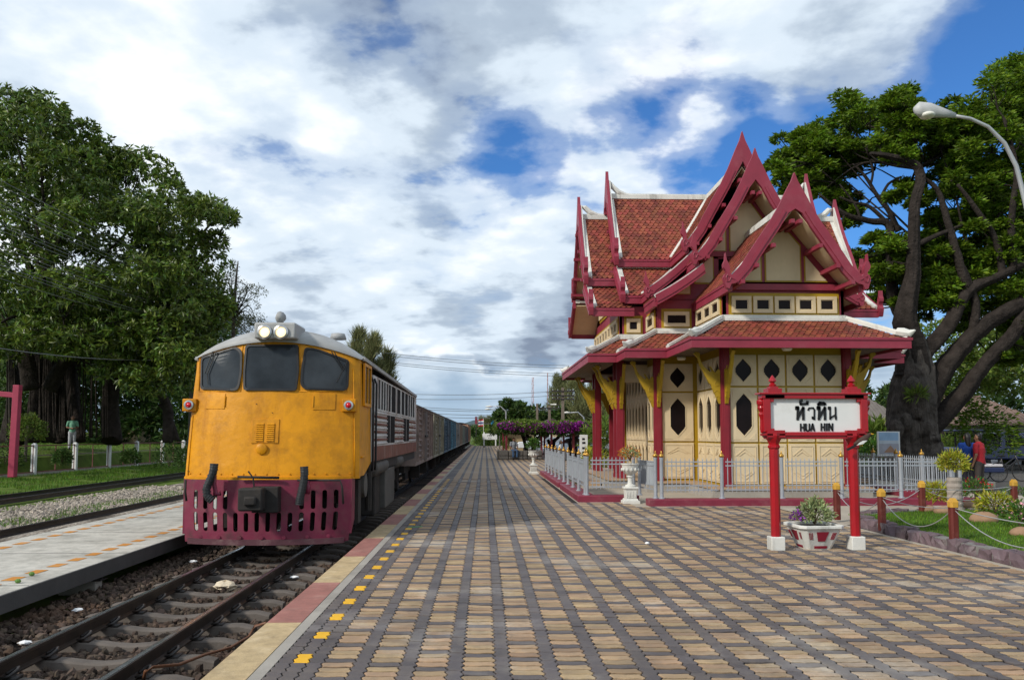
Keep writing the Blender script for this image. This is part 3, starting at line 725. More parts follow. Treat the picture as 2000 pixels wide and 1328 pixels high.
def wall_run(x0, y0, x1, y1, ncol, rows=ROWS, z0=ZF, z1=3.95, fm=None):
    """one wall from (x0,y0) to (x1,y1), outside on the right-hand side of that direction turned... n = (dy,-dx)"""
    L_ = math.hypot(x1 - x0, y1 - y0); ang = math.atan2(y1 - y0, x1 - x0)
    ca, sa = math.cos(ang), math.sin(ang); nx, ny = sa, -ca
    # ochre frame sheet behind
    fr = MB().prism([(0, 0), (L_, 0), (L_, z1 - z0), (0, z1 - z0)], L3, -.06, .0)
    for v, h, _ in rows: pass
    g = .055; w = (L_ - .16 - g * (ncol + 1)) / ncol
    for v, h, kind in rows:
        for c in range(ncol):
            u = .08 + g + c * (w + g)
            key = (round(w, 3), h, kind)
            P0 = (x0 + ca * u, y0 + sa * u, v)
            if key not in _pc:
                if kind == 'solid': o = solid_panel(w, h).build('panel', M_CREAM, hall); pn = None
                else:
                    hw = min(w * .60, .44); hh = h * .78 if h > 1 else h * .76
                    o = board_with_hole(w, h, hexa(hw, hh, w / 2, h / 2)).build('panel', M_CREAM, hall, autos=30)
                    pn = MB().prism([(w * .06, h * .06), (w * .94, h * .06), (w * .94, h * .94), (w * .06, h * .94)], L3, .002, .010).build('pane', M_GLASS, o)
                _pc[key] = (o, pn); place(o, (P0[0], P0[1], P0[2]), ang)
            else:
                so, sp_ = _pc[key]; o = inst(so, hall, P0, ang, 'panel')
                if sp_: inst(sp_, o, name='pane')
    o = fr.build('wall_frame', fm or M_GOLDP, hall); place(o, (x0, y0, z0), ang)
    return o
fx0, fx1 = XC - a1, XC + a1; fy = YC - b3; my = YC - b2; wy = YC - b1
wall_run(fx0, fy, fx1, fy, 4)
wall_run(fx0, my, fx0, fy, 3); wall_run(fx1, fy, fx1, my, 3)
wall_run(XC - a2, my, fx0, my, 1); wall_run(fx1, my, XC + a2, my, 1)
wall_run(XC - a2, wy, XC - a2, my, 2); wall_run(XC + a2, my, XC + a2, wy, 2)
wall_run(XC - 2.45, YC + b1, XC - 2.45, wy + .02, 9, ((.36, 1.06, 'hex'), (1.45, 1.40, 'hex'), (2.88, .85, 'hex')), fm=M_CREAM); wall_run(XC + 2.45, wy, XC + 2.45, YC + b1, 6)
wall_run(XC + a2, YC + b2, XC - a2, YC + b2, 6); 
MB().box(XC - a3 - .02, XC - 2.5, YC - b1 - .02, YC - b1 + .06, 3.25, 3.8).build('porch_lintel', M_CREAM, hall)
# inner dark core so that nothing shows through
MB().box(XC - 2.3, XC + 2.3, YC - 2.5, YC + 2.5, ZF, 5.2).build('inner_core', mat('dim_room', (.10, .085, .07), .8), hall)

# --- columns and naga brackets
BR = [(490, 800), (470, 790), (435, 700), (400, 622), (380, 570), (360, 512), (340, 500), (275, 370), (265, 340), (210, 240), (185, 130), (160, 100), (125, 60), (150, 35), (200, 45), (215, 70), (205, 110), (235, 200), (270, 258), (330, 312), (355, 332), (385, 318), (420, 345), (470, 288), (490, 310)]
BRP = [((490 - x) / 365 * .68, (800 - y) / 765 * 1.36) for x, y in BR]
LB = lambda a, b, d: (a, d, b)
def bracket_mesh():
    m = MB(); m.prism(BRP, LB, -.045, .045)
    # carved scrolls and bands
    for pts in ([(.02, .30), (.10, .36), (.17, .30)], [(.01, .16), (.07, .22), (.12, .17)], [(.05, .48), (.13, .46), (.14, .56), (.06, .66), (.14, .80), (.26, .98)], [(.03, .80), (.12, .72), (.22, .86)]):
        for s in (-1, 1): m.tube([(a, s * .045, b) for a, b in pts], .014, 6)
    return m
br0 = None; col0 = None
cols_ = [(-a1, -b3, 'xy'), (a1, -b3, 'Xy'), (-a2, -b2, 'xy'), (a2, -b2, 'Xy'), (-a3, -b1, 'xy'), (-a3, -b1 + .62, 'x'), (-a3, b1 - .62, 'x'), (-a3, b1, 'x'), (a3, -b1, 'Xy'), (a3, b1, 'X'), (a3, -b1 + .62, 'X'), (-a2, b2, 'x'), (a2, b2, 'X')]
for x, y, dirs in cols_:
    X, Y = XC + x, YC + y
    if col0 is None:
        col0 = MB().box(-.105, .105, -.105, .105, ZF, 3.95).box(-.13, .13, -.13, .13, ZF, ZF + .12).box(-.122, -.10, -.06, .06, ZF + .12, 3.9).box(-.06, .06, -.122, -.10, ZF + .12, 3.9).build('column', M_COL, hall, bevel=.008); c = col0
    else: c = inst(col0, hall, name='column')
    c.location = (X, Y, 0)
    for d in dirs:
        ang = {'x': math.pi, 'X': 0, 'y': -math.pi / 2}[d]
        if br0 is None: br0 = bracket_mesh().build('naga_bracket', M_GOLDP, hall, bevel=.006); b = br0
        else: b = inst(br0, hall, name='naga_bracket')
        b.location = (X + .125 * math.cos(ang), Y + .125 * math.sin(ang), 2.42); b.rotation_euler = (0, 0, ang)

# --- skirt roof that follows the plan
OV = 1.10
OUT = offset(PLAN, OV); FAS = offset(PLAN, OV + .05)
n = len(PLAN)
m = MB(); sof = MB(); top = MB()
def tile_field(o00, o10, o11, o01, rowh=.125, tw=.155, lift=.012):
    """tiles on a quad: o00-o10 upper edge, o01-o11 lower edge; returns list of (pos, u, down, normal)"""
    o00, o10, o11, o01 = (np.array(p, float) for p in (o00, o10, o11, o01))
    u = (o10 - o00); u /= np.linalg.norm(u)
    dn = (o01 - o00); dn = dn - u * (dn @ u); H = np.linalg.norm(dn); dn /= H
    nr = np.cross(u, dn); nr = -nr if nr[2] < 0 else nr
    sl0 = ((o01 - o00) @ u) / H; sl1 = ((o11 - o10) @ u) / H; W0 = (o10 - o00) @ u
    rows = int(round(H / rowh)); out = []
    for r in range(rows):
        h = (r + .0) * H / rows; lo = sl0 * (h + rowh * .6); hi = W0 + sl1 * (h + rowh * .6)
        k0 = math.ceil((lo) / tw - .5 * (r % 2)); k1 = math.floor(hi / tw - .5 * (r % 2))
        for k in range(k0, k1):
            out.append((o00 + u * ((k + .5 * (r % 2) + .5) * tw) + dn * h, u, dn, nr))
    return out
def tile_verts(items, tw=.155, L=.2, pt=.085, lift=.026):
    """pointed flat tiles as one array (5 top verts, 5 bottom verts)"""
    P = np.array([i[0] for i in items]); U = np.array([i[1] for i in items]); D = np.array([i[2] for i in items]); Nn = np.array([i[3] for i in items])
    k = len(P); w = tw / 2 * .97
    base = [(-w, 0, .004), (w, 0, .004), (w, L - pt, lift), (0, L, lift + .006), (-w, L - pt, lift)]
    jz = rng.normal(0, .003, (k, 1)); ju = rng.normal(0, .003, (k, 1)); tw_ = rng.normal(0, .025, (k, 1))
    T = []
    for a, b, c in base: T.append(P + U * (a + ju + tw_ * b) + D * b + Nn * (c + jz * (b / L)))
    B = [t - Nn * .022 for t in T]
    V = np.stack(T + B, 1).reshape(-1, 3)
    q = np.array([(5, 6, 1, 0)[::-1]])
    return V, k
def tile_mesh(name, items, parent, m=M_TILE, **kw):
    if not items: return None
    V, k = tile_verts(items, **kw)
    F5 = np.array([[0, 1, 2, 3, 4]])[None] + (np.arange(k) * 10)[:, None, None]
    F4 = np.array([[2, 7, 8, 3], [3, 8, 9, 4], [1, 6, 7, 2], [4, 9, 5, 0]])[None] + (np.arange(k) * 10)[:, None, None]
    F5 = F5.reshape(-1, 5); F4 = F4.reshape(-1, 4)
    me = bpy.data.meshes.new(name); me.vertices.add(len(V)); me.vertices.foreach_set('co', V.astype(np.float32).ravel())
    loops = np.concatenate([F5.ravel(), F4.ravel()]).astype(np.int32)
    st = np.concatenate([np.arange(len(F5)) * 5, len(F5) * 5 + np.arange(len(F4)) * 4]).astype(np.int32)
    me.loops.add(len(loops)); me.loops.foreach_set('vertex_index', loops); me.polygons.add(len(st)); me.polygons.foreach_set('loop_start', st); me.polygons.foreach_set('use_smooth', np.zeros(len(st), bool))
    me.update(calc_edges=True); me.materials.append(m)
    o = bpy.data.objects.new(name, me); COL.objects.link(o); o.parent = parent
    if parent.type == 'EMPTY': o.matrix_parent_inverse = Matrix.Translation(-parent.location)
    return stuff(o)
skirt = MB()
for i in range(n):
    j = (i + 1) % n; a, b, c, d = PLAN[i], PLAN[j], OUT[j], OUT[i]
    skirt.quad((*a, ZS - .03), (*b, ZS - .03), (*c, ZE1 - .03), (*d, ZE1 - .03))
skirt_o = skirt.build('skirt_roof', M_DECK, hall)
sof = MB()
for i in range(n):
    j = (i + 1) % n; a, b, c, d = PLAN[i], PLAN[j], OUT[j], OUT[i]
    e = np.array(b) - np.array(a); e /= np.linalg.norm(e); nn = np.array([e[1], -e[0]])
    for q in range(8):                                   # soffit boards
        t0, t1 = q / 8 + .006, (q + 1) / 8 - .004
        pts = [np.array(a) + (np.array(d) - np.array(a)) * t0, np.array(b) + (np.array(c) - np.array(b)) * t0, np.array(b) + (np.array(c) - np.array(b)) * t1, np.array(a) + (np.array(d) - np.array(a)) * t1]
        zz = [3.92 - .08 * t for t in (t0, t0, t1, t1)]
        sof.add([(*p, z) for p, z in zip(pts, zz)], [(0, 1, 2, 3)])
sof.build('soffit_boards', M_SOFFIT, skirt_o)
items = []; front_items = []
for i in range(n):
    j = (i + 1) % n; a, b, c, d = PLAN[i], PLAN[j], OUT[j], OUT[i]
    it = tile_field((*a, ZS), (*b, ZS), (*c, ZE1), (*d, ZE1))
    if abs(a[1] - fy) < .01 and abs(b[1] - fy) < .01: front_items = it
    else: items += it
tile_mesh('roof_tiles', items, skirt_o)
# tiles of the front slope are pieces of their own
def single_tile():
    V, k = tile_verts([(np.zeros(3), np.array([1., 0, 0]), np.array([0, -1., 0]), np.array([0, 0, 1.]))])
    me = bpy.data.meshes.new('roof_tile'); me.from_pydata(V.tolist(), [], [(0, 1, 2, 3, 4), (2, 7, 8, 3), (3, 8, 9, 4), (1, 6, 7, 2), (4, 9, 5, 0)]); me.materials.append(M_TILE); return me
tms = [single_tile() for _ in range(5)]
slope = math.atan2(ZS - ZE1, OV)
rest = front_items[280:]
for p, u, d, nr in front_items[:280]:
    inst(random.choice(tms), skirt_o, tuple(p), name='roof_tile', rot=(slope, 0, random.gauss(0, .02)))
tile_mesh('roof_tiles', rest, skirt_o)
# fascia boards, ridge capping, hips and valleys
for i in range(n):
    j = (i + 1) % n
    f0, f1 = np.array(OUT[i]), np.array(OUT[j]); g0, g1 = np.array(FAS[i]), np.array(FAS[j])
    m = MB().add([(*f0, ZE0), (*f1, ZE0), (*g1, ZE0), (*g0, ZE0), (*f0, ZE1), (*f1, ZE1), (*g1, ZE1), (*g0, ZE1)], [(0, 3, 2, 1), (4, 5, 6, 7), (0, 1, 5, 4), (2, 3, 7, 6), (0, 4, 7, 3), (1, 2, 6, 5)])
    h0, h1 = np.array(offset(PLAN, OV + .075)[i]), np.array(offset(PLAN, OV + .075)[j])
    m.add([(*g0, ZE1 - .05), (*g1, ZE1 - .05), (*h1, ZE1 - .05), (*h0, ZE1 - .05), (*g0, ZE1 + .012), (*g1, ZE1 + .012), (*h1, ZE1 + .012), (*h0, ZE1 + .012)], [(0, 3, 2, 1), (4, 5, 6, 7), (0, 1, 5, 4), (2, 3, 7, 6), (0, 4, 7, 3), (1, 2, 6, 5)])
    m.build('fascia', M_MAROON, skirt_o)
    a, b = PLAN[i], PLAN[j]
    e = np.array(b) - np.array(a); e /= np.linalg.norm(e); nn = np.array([e[1], -e[0]])
    m = MB(); 
    p0 = np.array([*(np.array(a) + nn * .03), ZS + .06]); p1 = np.array([*(np.array(b) + nn * .03), ZS + .06])
    m.beam(p0, p1, .10, .13); m.beam(p0 + np.array([*(nn * .07), -.06]), p1 + np.array([*(nn * .07), -.06]), .09, .07)
    m.build('ridge_cap', M_WHITEC, skirt_o)
    # line from corner i outwards
    a = np.array([*PLAN[i], ZS + .05]); d = np.array([*OUT[i], ZE1 + .05])
    m = MB().beam(a, d, .12, .09); 
    m.beam(a + [0, 0, .05], d + [0, 0, .05], .06, .07)
    pr = np.array(PLAN[i - 1]); e0 = np.array(PLAN[i]) - pr; e1 = np.array(PLAN[j]) - np.array(PLAN[i])
    if e0[0] * e1[1] - e0[1] * e1[0] > 0:                # convex corner: upturned tail
        dd = (d - a) / np.linalg.norm(d - a); hz = np.array([dd[0], dd[1], 0]); hz /= np.linalg.norm(hz)
        m.tube([d - dd * .28 + [0, 0, .04], d - dd * .12 + [0, 0, .06], d + hz * .04 + [0, 0, .07], d + hz * .17 + [0, 0, .14]], [.10, .12, .095, .02], 8)
    m.build('hip_cap', M_WHITEC, skirt_o, autos=40)

# --- upper walls with clerestory windows
def clere_run(x0, y0, x1, y1, ncol, z0=ZS - .05, z1=5.62, wz0=4.80, wh=.44, glass_only=False):
    L_ = math.hypot(x1 - x0, y1 - y0); ang = math.atan2(y1 - y0, x1 - x0); ca, sa = math.cos(ang), math.sin(ang)
    o = MB().prism([(0, 0), (L_, 0), (L_, z1 - z0), (0, z1 - z0)], L3, -.08, 0).build('upper_wall', M_MAROON, hall); place(o, (x0, y0, z0), ang)
    o = MB().prism([(.14, 0), (L_ - .14, 0), (L_ - .14, wh + .18), (.14, wh + .18)], L3, .002, .03).build('window_surround', M_GOLDP, hall); place(o, (x0, y0, wz0 - .09), ang)
    g = .05; w = (L_ - .32 - g * (ncol + 1)) / ncol
    for c in range(ncol):
        u = .16 + g + c * (w + g); key = ('cl', round(w, 3), wh); P0 = (x0 + ca * u, y0 + sa * u, wz0)
        if key not in _pc:
            t = min(.085, w * .24); m = MB()
            for r in ((0, 0, w, t), (0, wh - t, w, wh), (0, t, t, wh - t), (w - t, t, w, wh - t)):
                m.prism([(r[0], r[1]), (r[2], r[1]), (r[2], r[3]), (r[0], r[3])], L3, .03, .075)
            for r in ((t, t, w - t, t + .02), (t, wh - t - .02, w - t, wh - t), (t, t + .02, t + .02, wh - t - .02), (w - t - .02, t + .02, w - t, wh - t - .02)):
                m.prism([(r[0], r[1]), (r[2], r[1]), (r[2], r[3]), (r[0], r[3])], L3, .035, .06)
            o = m.build('window', M_CREAM, hall); pn = MB().prism([(t, t), (w - t, t), (w - t, wh - t), (t, wh - t)], L3, .033, .042).build('pane', M_GLASS, o)
            _pc[key] = (o, pn); place(o, P0, ang)
        else:
            so, sp_ = _pc[key]; o = inst(so, hall, P0, ang, 'window'); inst(sp_, o, name='pane')
clere_run(fx0, fy, fx1, fy, 5)
clere_run(fx0, my, fx0, fy, 3); clere_run(fx1, fy, fx1, my, 3)
clere_run(XC - a2, my, fx0, my, 1); clere_run(fx1, my, XC + a2, my, 1)
clere_run(XC - a2, wy, XC - a2, my, 1); clere_run(XC + a2, my, XC + a2, wy, 1)
clere_run(XC - a3, wy, XC - a2, wy, 1); clere_run(XC + a2, wy, XC + a3, wy, 1)
clere_run(XC - a3, YC + b1, XC - a3, wy, 8); clere_run(XC + a3, wy, XC + a3, YC + b1, 8)
clere_run(XC - a3, YC + 1.5, XC - a3, YC - 1.5, 5, 5.6, 6.5, 5.75, .5)
MB().box(XC - a3, XC + a3, YC + b1 - .1, YC + b1, ZS, 6.5).box(XC - a2, XC + a2, YC + b2 - .1, YC + b2, ZS, 6.5).build('rear_wall', M_MAROON, hall)

# --- gable roofs
def gx(s, t, z): return (XC + t, YC + s, z)            # ridge along x
def gy(s, t, z): return (XC + s, YC + t, z)            # ridge along y
def sag(p, q, k=.10, n=9):
    """slightly hollow line from p to q in the (s,z) plane"""
    out = []
    for i in range(n + 1):
        f = i / n; s = p[0] + (q[0] - p[0]) * f; z = p[1] + (q[1] - p[1]) * f - k * math.sin(math.pi * f) * (1 if abs(q[0]) > abs(p[0]) else 1)
        out.append((s, z))
    return out
def slope_tiles(items, G, line, sgn, t0, t1, cut=None, rowh=.135, tw=.165):
    L_ = [0]
    for i in range(len(line) - 1): L_.append(L_[-1] + math.dist(line[i], line[i + 1]))
    rows = int(L_[-1] / rowh)
    S = [p[0] for p in line]; Z = [p[1] for p in line]
    for r in range(rows):
        h = r * L_[-1] / rows; s = np.interp(h, L_, S); z = np.interp(h, L_, Z); s2 = np.interp(min(h + .1, L_[-1]), L_, S); z2 = np.interp(min(h + .1, L_[-1]), L_, Z)
        if h + .1 > L_[-1]: s2, z2 = S[-1], Z[-1]; s_, z_ = np.interp(L_[-1] - .1, L_, S), np.interp(L_[-1] - .1, L_, Z); ds, dz = s2 - s_, z2 - z_
        else: ds, dz = s2 - s, z2 - z
        nl = math.hypot(ds, dz); ds /= nl; dz /= nl
        o = np.array(G(0, 0, 0)); U = np.array(G(0, 1, 0)) - o; D = np.array(G(sgn * ds, 0, dz)) - o; Nn = np.array(G(-sgn * dz, 0, ds)) - o
        for k in range(int((t1 - t0) / tw)):
            t = t0 + (k + .5 + .5 * (r % 2)) * tw
            if cut is not None and abs(t) < s - .05 + cut: continue
            items.append((np.array(G(sgn * s, t, z)) + Nn * .02, U, D, Nn))
def finial_naga(m, G, s, z, t, sgn, sc=1.0):
    """upturned naga tail at the foot of a bargeboard, drawn in the (s,z) plane"""
    pr = [(-.34, -.02), (-.18, -.20), (.02, -.24), (.10, -.40), (.22, -.38), (.30, -.18), (.34, -.02), (.28, .10), (.20, .16), (.24, .24), (.33, .34), (.34, .46), (.26, .60), (.235, .86), (.19, .60), (.10, .44), (.06, .30), (.08, .16), (-.02, .06), (-.16, .06)]
    m.prism([(sgn * (s + a * sc * .62), z + b * sc * .72) for a, b in pr], lambda a, b, d: G(a, t + d, b), -.07, .07)
    m.tube([G(sgn * (s + a * sc * .62), t - .075, z + b * sc * .72) for a, b in [(-.1, -.08), (.04, -.02), (.10, -.14), (.20, -.16), (.24, -.02), (.18, .08), (.12, .02)]], .016 * sc, 6)
def bargeboards(G, t, ft, ridge, up, low, chofa=1.05, wid=.30, low_board=True, cname='bargeboard', broken=False):
    """boards at gable position t; ft = direction out of the gable (+1/-1)"""
    for sgn in (-1, 1):
        tip = ridge + chofa; se, ze = up[0] + .02, up[1] + .08
        ln = sag((.0, ridge), up, .04, 10)
        fs_ = (0, .05, .116, .262, .39, .57, .72, .826, 1.0); fz_ = (0, .085, .158, .338, .473, .636, .774, .880, 1.0)
        A = [(f * se, tip - g * (tip - ze)) for f, g in zip(fs_, fz_)]
        B = []
        for i, (s, z) in enumerate(A):
            p, q = A[max(i - 1, 0)], A[min(i + 1, len(A) - 1)]; tx, tz = q[0] - p[0], q[1] - p[1]; nl = math.hypot(tx, tz)
            bs, bz = s + tz / nl * wid, z - tx / nl * wid
            if bs < 0: bs, bz = 0.0, tip - .62 - (.16 * i)
            B.append((bs, bz))
        Sg = lambda P: [(sgn * a, b) for a, b in P]
        m = MB(); fn = lambda a, b, d: G(a, t + ft * d, b)
        m.strip(Sg(A), Sg(B), fn, .0, .10)
        mid = [((a[0] * .45 + b[0] * .55), (a[1] * .45 + b[1] * .55)) for a, b in zip(A, B)]
        m.strip(Sg(mid[3:]), Sg([(x * .55 + y[0] * .45, z * .55 + y[1] * .45) for (x, z), y in zip(mid[3:], B[3:])]), fn, .10, .125)
        finial_naga(m, G, A[-1][0] - .02, A[-1][1] - .02, t + ft * .05, sgn)
        bo = m.build(cname, M_MAROON, hall)
        # white weathering strip behind the board
        w = MB(); zr = lambda q: float(np.interp(q, [p[0] for p in ln], [p[1] for p in ln]))
        w.strip(Sg([(a, b - .05) for a, b in A[1:]]), Sg([(max(0, a - .02), min(zr(a), b - .1) - .02) for a, b in A[1:]]), fn, -.05, -.002)
        w.strip(Sg([(a, zr(a) + .10) for a, b in A[1:]]), Sg([(a, zr(a) - .02) for a, b in A[1:]]), fn, -.17, -.052)
        if sgn == 1:                                     # ridge end sweeping up to the spike
            rp = [np.array(G(0, t + ft * q, z)) for q, z in ((-.95, ridge + .10), (-.6, ridge + .14), (-.35, ridge + .24), (-.16, ridge + .42), (-.05, tip - .35))]
            w.tube(rp, [.07, .085, .10, .09, .03], 8)
        w.build('verge_capping', M_WHITEC, bo)
        for f in (.12, .42, .68, .9):                    # purlin ends
            i = f * (len(ln) - 1); s, z = np.interp(i, range(len(ln)), [p[0] for p in ln]), np.interp(i, range(len(ln)), [p[1] for p in ln])
            p0 = np.array(fn(sgn * (s - .10), z - .24, .17)); p1 = np.array(fn(sgn * (s - .10), z - .24, -.85))
            MB().beam(p0, p1, .10, .10).build('purlin', M_MAROON, bo)
        # soffit of the overhang
        so = MB(); so.strip(Sg([(s, z - .10) for s, z in ln]), Sg([(s, z - .13) for s, z in ln]), fn, -.9, .0); so.build('verge_soffit', M_CREAM, bo)
        if low_board and low:
            (s0, z0), (s1, z1) = low; ll = sag((s0, z0), (s1, z1), .05, 5)
            m = MB(); m.strip(Sg([(s, z + .07) for s, z in ll]), Sg([(s - .05, z - .22) for s, z in ll]), fn, 0, .10)
            m.strip(Sg([(s - .02, z - .05) for s, z in ll]), Sg([(s - .035, z - .14) for s, z in ll]), fn, .10, .122)
            if not (broken and sgn == -1): finial_naga(m, G, s1 - .04, z1 + .02, t + ft * .05, sgn, .9)
            b2_ = m.build(cname, M_MAROON, hall)
            w = MB().strip(Sg([(s + .01, z + .10) for s, z in ll]), Sg([(s - .02, z - .02) for s, z in ll]), fn, -.15, -.002); w.build('verge_capping', M_WHITEC, b2_)
            so = MB(); so.strip(Sg([(s, z - .10) for s, z in ll]), Sg([(s, z - .13) for s, z in ll]), fn, -.9, .0); so.build('verge_soffit', M_CREAM, b2_)
def gable_roof(G, t0, t1, ridge, up, low, cut=None, ft=0, ridgecap=True, name='upper_roof'):
    deck = MB(); items = []
    for sgn in (-1, 1):
        ln = sag((0, ridge), up, .04, 10); Sg = lambda P: [(sgn * a, b) for a, b in P]
        deck.strip(Sg(ln), Sg([(a, b - .06) for a, b in ln]), lambda a, b, d: G(a, d, b), t0, t1)
        slope_tiles(items, G, ln, sgn, t0, t1, cut)
        if low:
            l2 = sag(low[0], low[1], .05, 6)
            deck.strip(Sg(l2), Sg([(a, b - .06) for a, b in l2]), lambda a, b, d: G(a, d, b), t0, t1)
            slope_tiles(items, G, l2, sgn, t0, t1, cut)
    ro = deck.build(name, M_DECK, hall)
    tile_mesh('roof_tiles', items, ro, tw=.165, L=.21, pt=.10)
    if ridgecap:
        MB().beam(G(0, t0, ridge + .06), G(0, t1, ridge + .06), .16, .14).beam(G(0, t0, ridge + .15), G(0, t1, ridge + .15), .09, .06).build('ridge_cap', M_WHITEC, ro)
    # eaves boards
    for sgn in (-1, 1):
        for (s, z), c in ((up, cut), (low[1] if low else None, cut)) if low else ((up, cut),):
            segs = [(t0, t1)] if cut is None else [(t0, -(s)), (s, t1)] if t0 < 0 < t1 else [(t0, t1)]
            for ta, tb in segs:
                if tb - ta < .05: continue
                MB().prism([(sgn * (s - .05), z - .26), (sgn * (s + .045), z - .26), (sgn * (s + .045), z - .015), (sgn * (s - .05), z - .015)], lambda a, b, d: G(a, d, b), ta, tb).prism([(sgn * (s + .045), z - .08), (sgn * (s + .065), z - .08), (sgn * (s + .065), z - .01), (sgn * (s + .045), z - .01)], lambda a, b, d: G(a, d, b), ta, tb).build('eaves_board', M_MAROON, ro)
        if low:
            s, z = low[0]
            for ta, tb in ([(t0, t1)] if cut is None else [(t0, -s), (s, t1)]):
                if tb - ta > .05: MB().beam(G(sgn * (s + .03), ta, z + .03), G(sgn * (s + .03), tb, z + .03), .08, .07).build('flashing', M_WHITEC, ro)
    return ro
A = dict(ridge=9.88, up=(1.72, 7.36), low=((1.56, 7.08), (2.92, 5.95)))
B = dict(ridge=9.14, up=(1.72, 6.72), low=((1.56, 6.46), (2.95, 5.55)))
C = dict(ridge=7.48, up=(1.66, 5.50), low=None)
gable_roof(gx, -3.50, 3.50, **A, cut=0.0); gable_roof(gy, -3.80, 3.80, **A, cut=0.0)
gable_roof(gx, -4.50, -3.2, **B); gable_roof(gx, 3.2, 4.50, **B)
gable_roof(gy, -4.90, -3.5, **B); gable_roof(gy, 3.5, 4.9, **B)
gable_roof(gy, -7.75, -4.1, **C); gable_roof(gy, 4.1, 7.7, **C)
for G, tA, tB in ((gx, 3.5, 4.5), (gy, 3.8, 4.9)):
    for s in (-1, 1):
        bargeboards(G, s * tA, s, **A, chofa=.98); bargeboards(G, s * tB, s, **B, chofa=.80, broken=(G is gy and s == -1))
bargeboards(gy, -7.75, -1, **C, chofa=.78); bargeboards(gy, 7.7, 1, **C, chofa=.78)
vl = MB()
for sx in (-1, 1):
    for sy in (-1, 1):
        ln = sag((0, 9.88), (1.72, 7.36), .04, 8); vl.tube([(XC + sx * s, YC + sy * s, z + .06) for s, z in ln], .075, 6)
        l2 = sag((1.56, 7.08), (2.92, 5.95), .05, 4); vl.tube([(XC + sx * s, YC + sy * s, z + .05) for s, z in l2], .07, 6)
vl.build('valley_capping', M_WHITEC, hall, smooth=True)
# gable walls: cream infill between maroon members
def gable_wall(G, t, ft, zb, ridge, up, half, cells):
    fn = lambda a, b, d: G(a, t + ft * d, b)
    ln = sag((0, ridge - .10), (up[0], up[1] - .1), .04, 8)
    P = [(s, z) for s, z in ln if s <= half] + [(half, zb)]
    poly = [(-s, z) for s, z in P[::-1]] + [(s, z) for s, z in P[1:]]
    go = MB().prism(poly, fn, -.08, 0).build('gable_wall', M_MAROON, hall)
    for cpts in cells:
        c = np.mean(cpts, 0)
        g = [(c[0] + (x - c[0]) * (1 + .035 / max(.1, abs(x - c[0]))), c[1] + (y - c[1]) * (1 + .035 / max(.12, abs(y - c[1])))) for x, y in cpts]
        MB().prism(g, fn, .001, .018).build('panel_border', M_GOLDP, go)
        MB().prism(cpts, fn, .018, .03).build('gable_panel', M_CREAM, go)
    MB().prism([(-half - .1, zb - .16), (half + .1, zb - .16), (half + .1, zb + .0), (-half - .1, zb + .0)], fn, .0, .10).build('gable_beam', M_MAROON, go)
def tri_cells(zb, w, sh, ap, e, f, h):
    return [[(-w, zb), (w, zb), (w, sh), (0, ap), (-w, sh)], [(e, zb), (f, zb), (e, h)], [(-f, zb), (-e, zb), (-e, h)]]
gable_wall(gy, -b3, -1, 5.56, C['ridge'], C['up'], 1.56, tri_cells(5.66, .45, 6.58, 7.12, .60, 1.15, 6.32))
gable_wall(gy, -4.1, -1, 7.0, B['ridge'], B['up'], 1.5, tri_cells(7.1, .5, 8.0, 8.72, .66, 1.2, 7.85))
gable_wall(gx, -a3, -1, 7.0, B['ridge'], B['up'], 1.5, tri_cells(7.1, .5, 8.0, 8.72, .66, 1.2, 7.85)); gable_wall(gx, a3, 1, 7.0, B['ridge'], B['up'], 1.5, tri_cells(7.1, .5, 8.0, 8.72, .66, 1.2, 7.85))
# wall under the middle gable, either side of the front bay roof
for s in (-1, 1):
    fn = lambda a, b, d: (XC + s * a, YC - b2 - d, b)
    o = MB().prism([(.9, 5.60), (2.75, 5.60), (2.75, 5.75), (1.62, 6.55), (1.62, 7.05), (.9, 7.05)], fn, -.08, 0).build('gable_wall', M_MAROON, hall)
    for cpts in ([(1.08, 6.12), (1.60, 6.12), (1.60, 6.92), (1.08, 6.92)], [(1.78, 5.78), (2.35, 5.78), (1.78, 6.22)]):
        c = np.mean(cpts, 0); g = [(c[0] + (x - c[0]) * 1.13, c[1] + (y - c[1]) * 1.11) for x, y in cpts]
        MB().prism(g, fn, .001, .018).build('panel_border', M_GOLDP, o); MB().prism(cpts, fn, .018, .03).build('gable_panel', M_CREAM, o)
    MB().prism([(1.5, 6.9), (1.5, 7.05), (.0, 7.05), (0, 6.9)], fn, 0, .06).build('gable_beam', M_MAROON, o)
# round ceiling lamps under the eaves and small floodlights
M_LAMPW = mat('opal_glass', (.72, .70, .62), .4, .03)
for x, y in ((XC - .15, fy - .55), (XC - 2.2, my - .6), (XC - a3 - .55, wy + 1.2)):
    MB().lathe([(.001, -.10), (.10, -.10), (.13, -.06), (.13, 0)], (x, y, 3.86), 14).build('ceiling_lamp', M_LAMPW, hall, smooth=True)
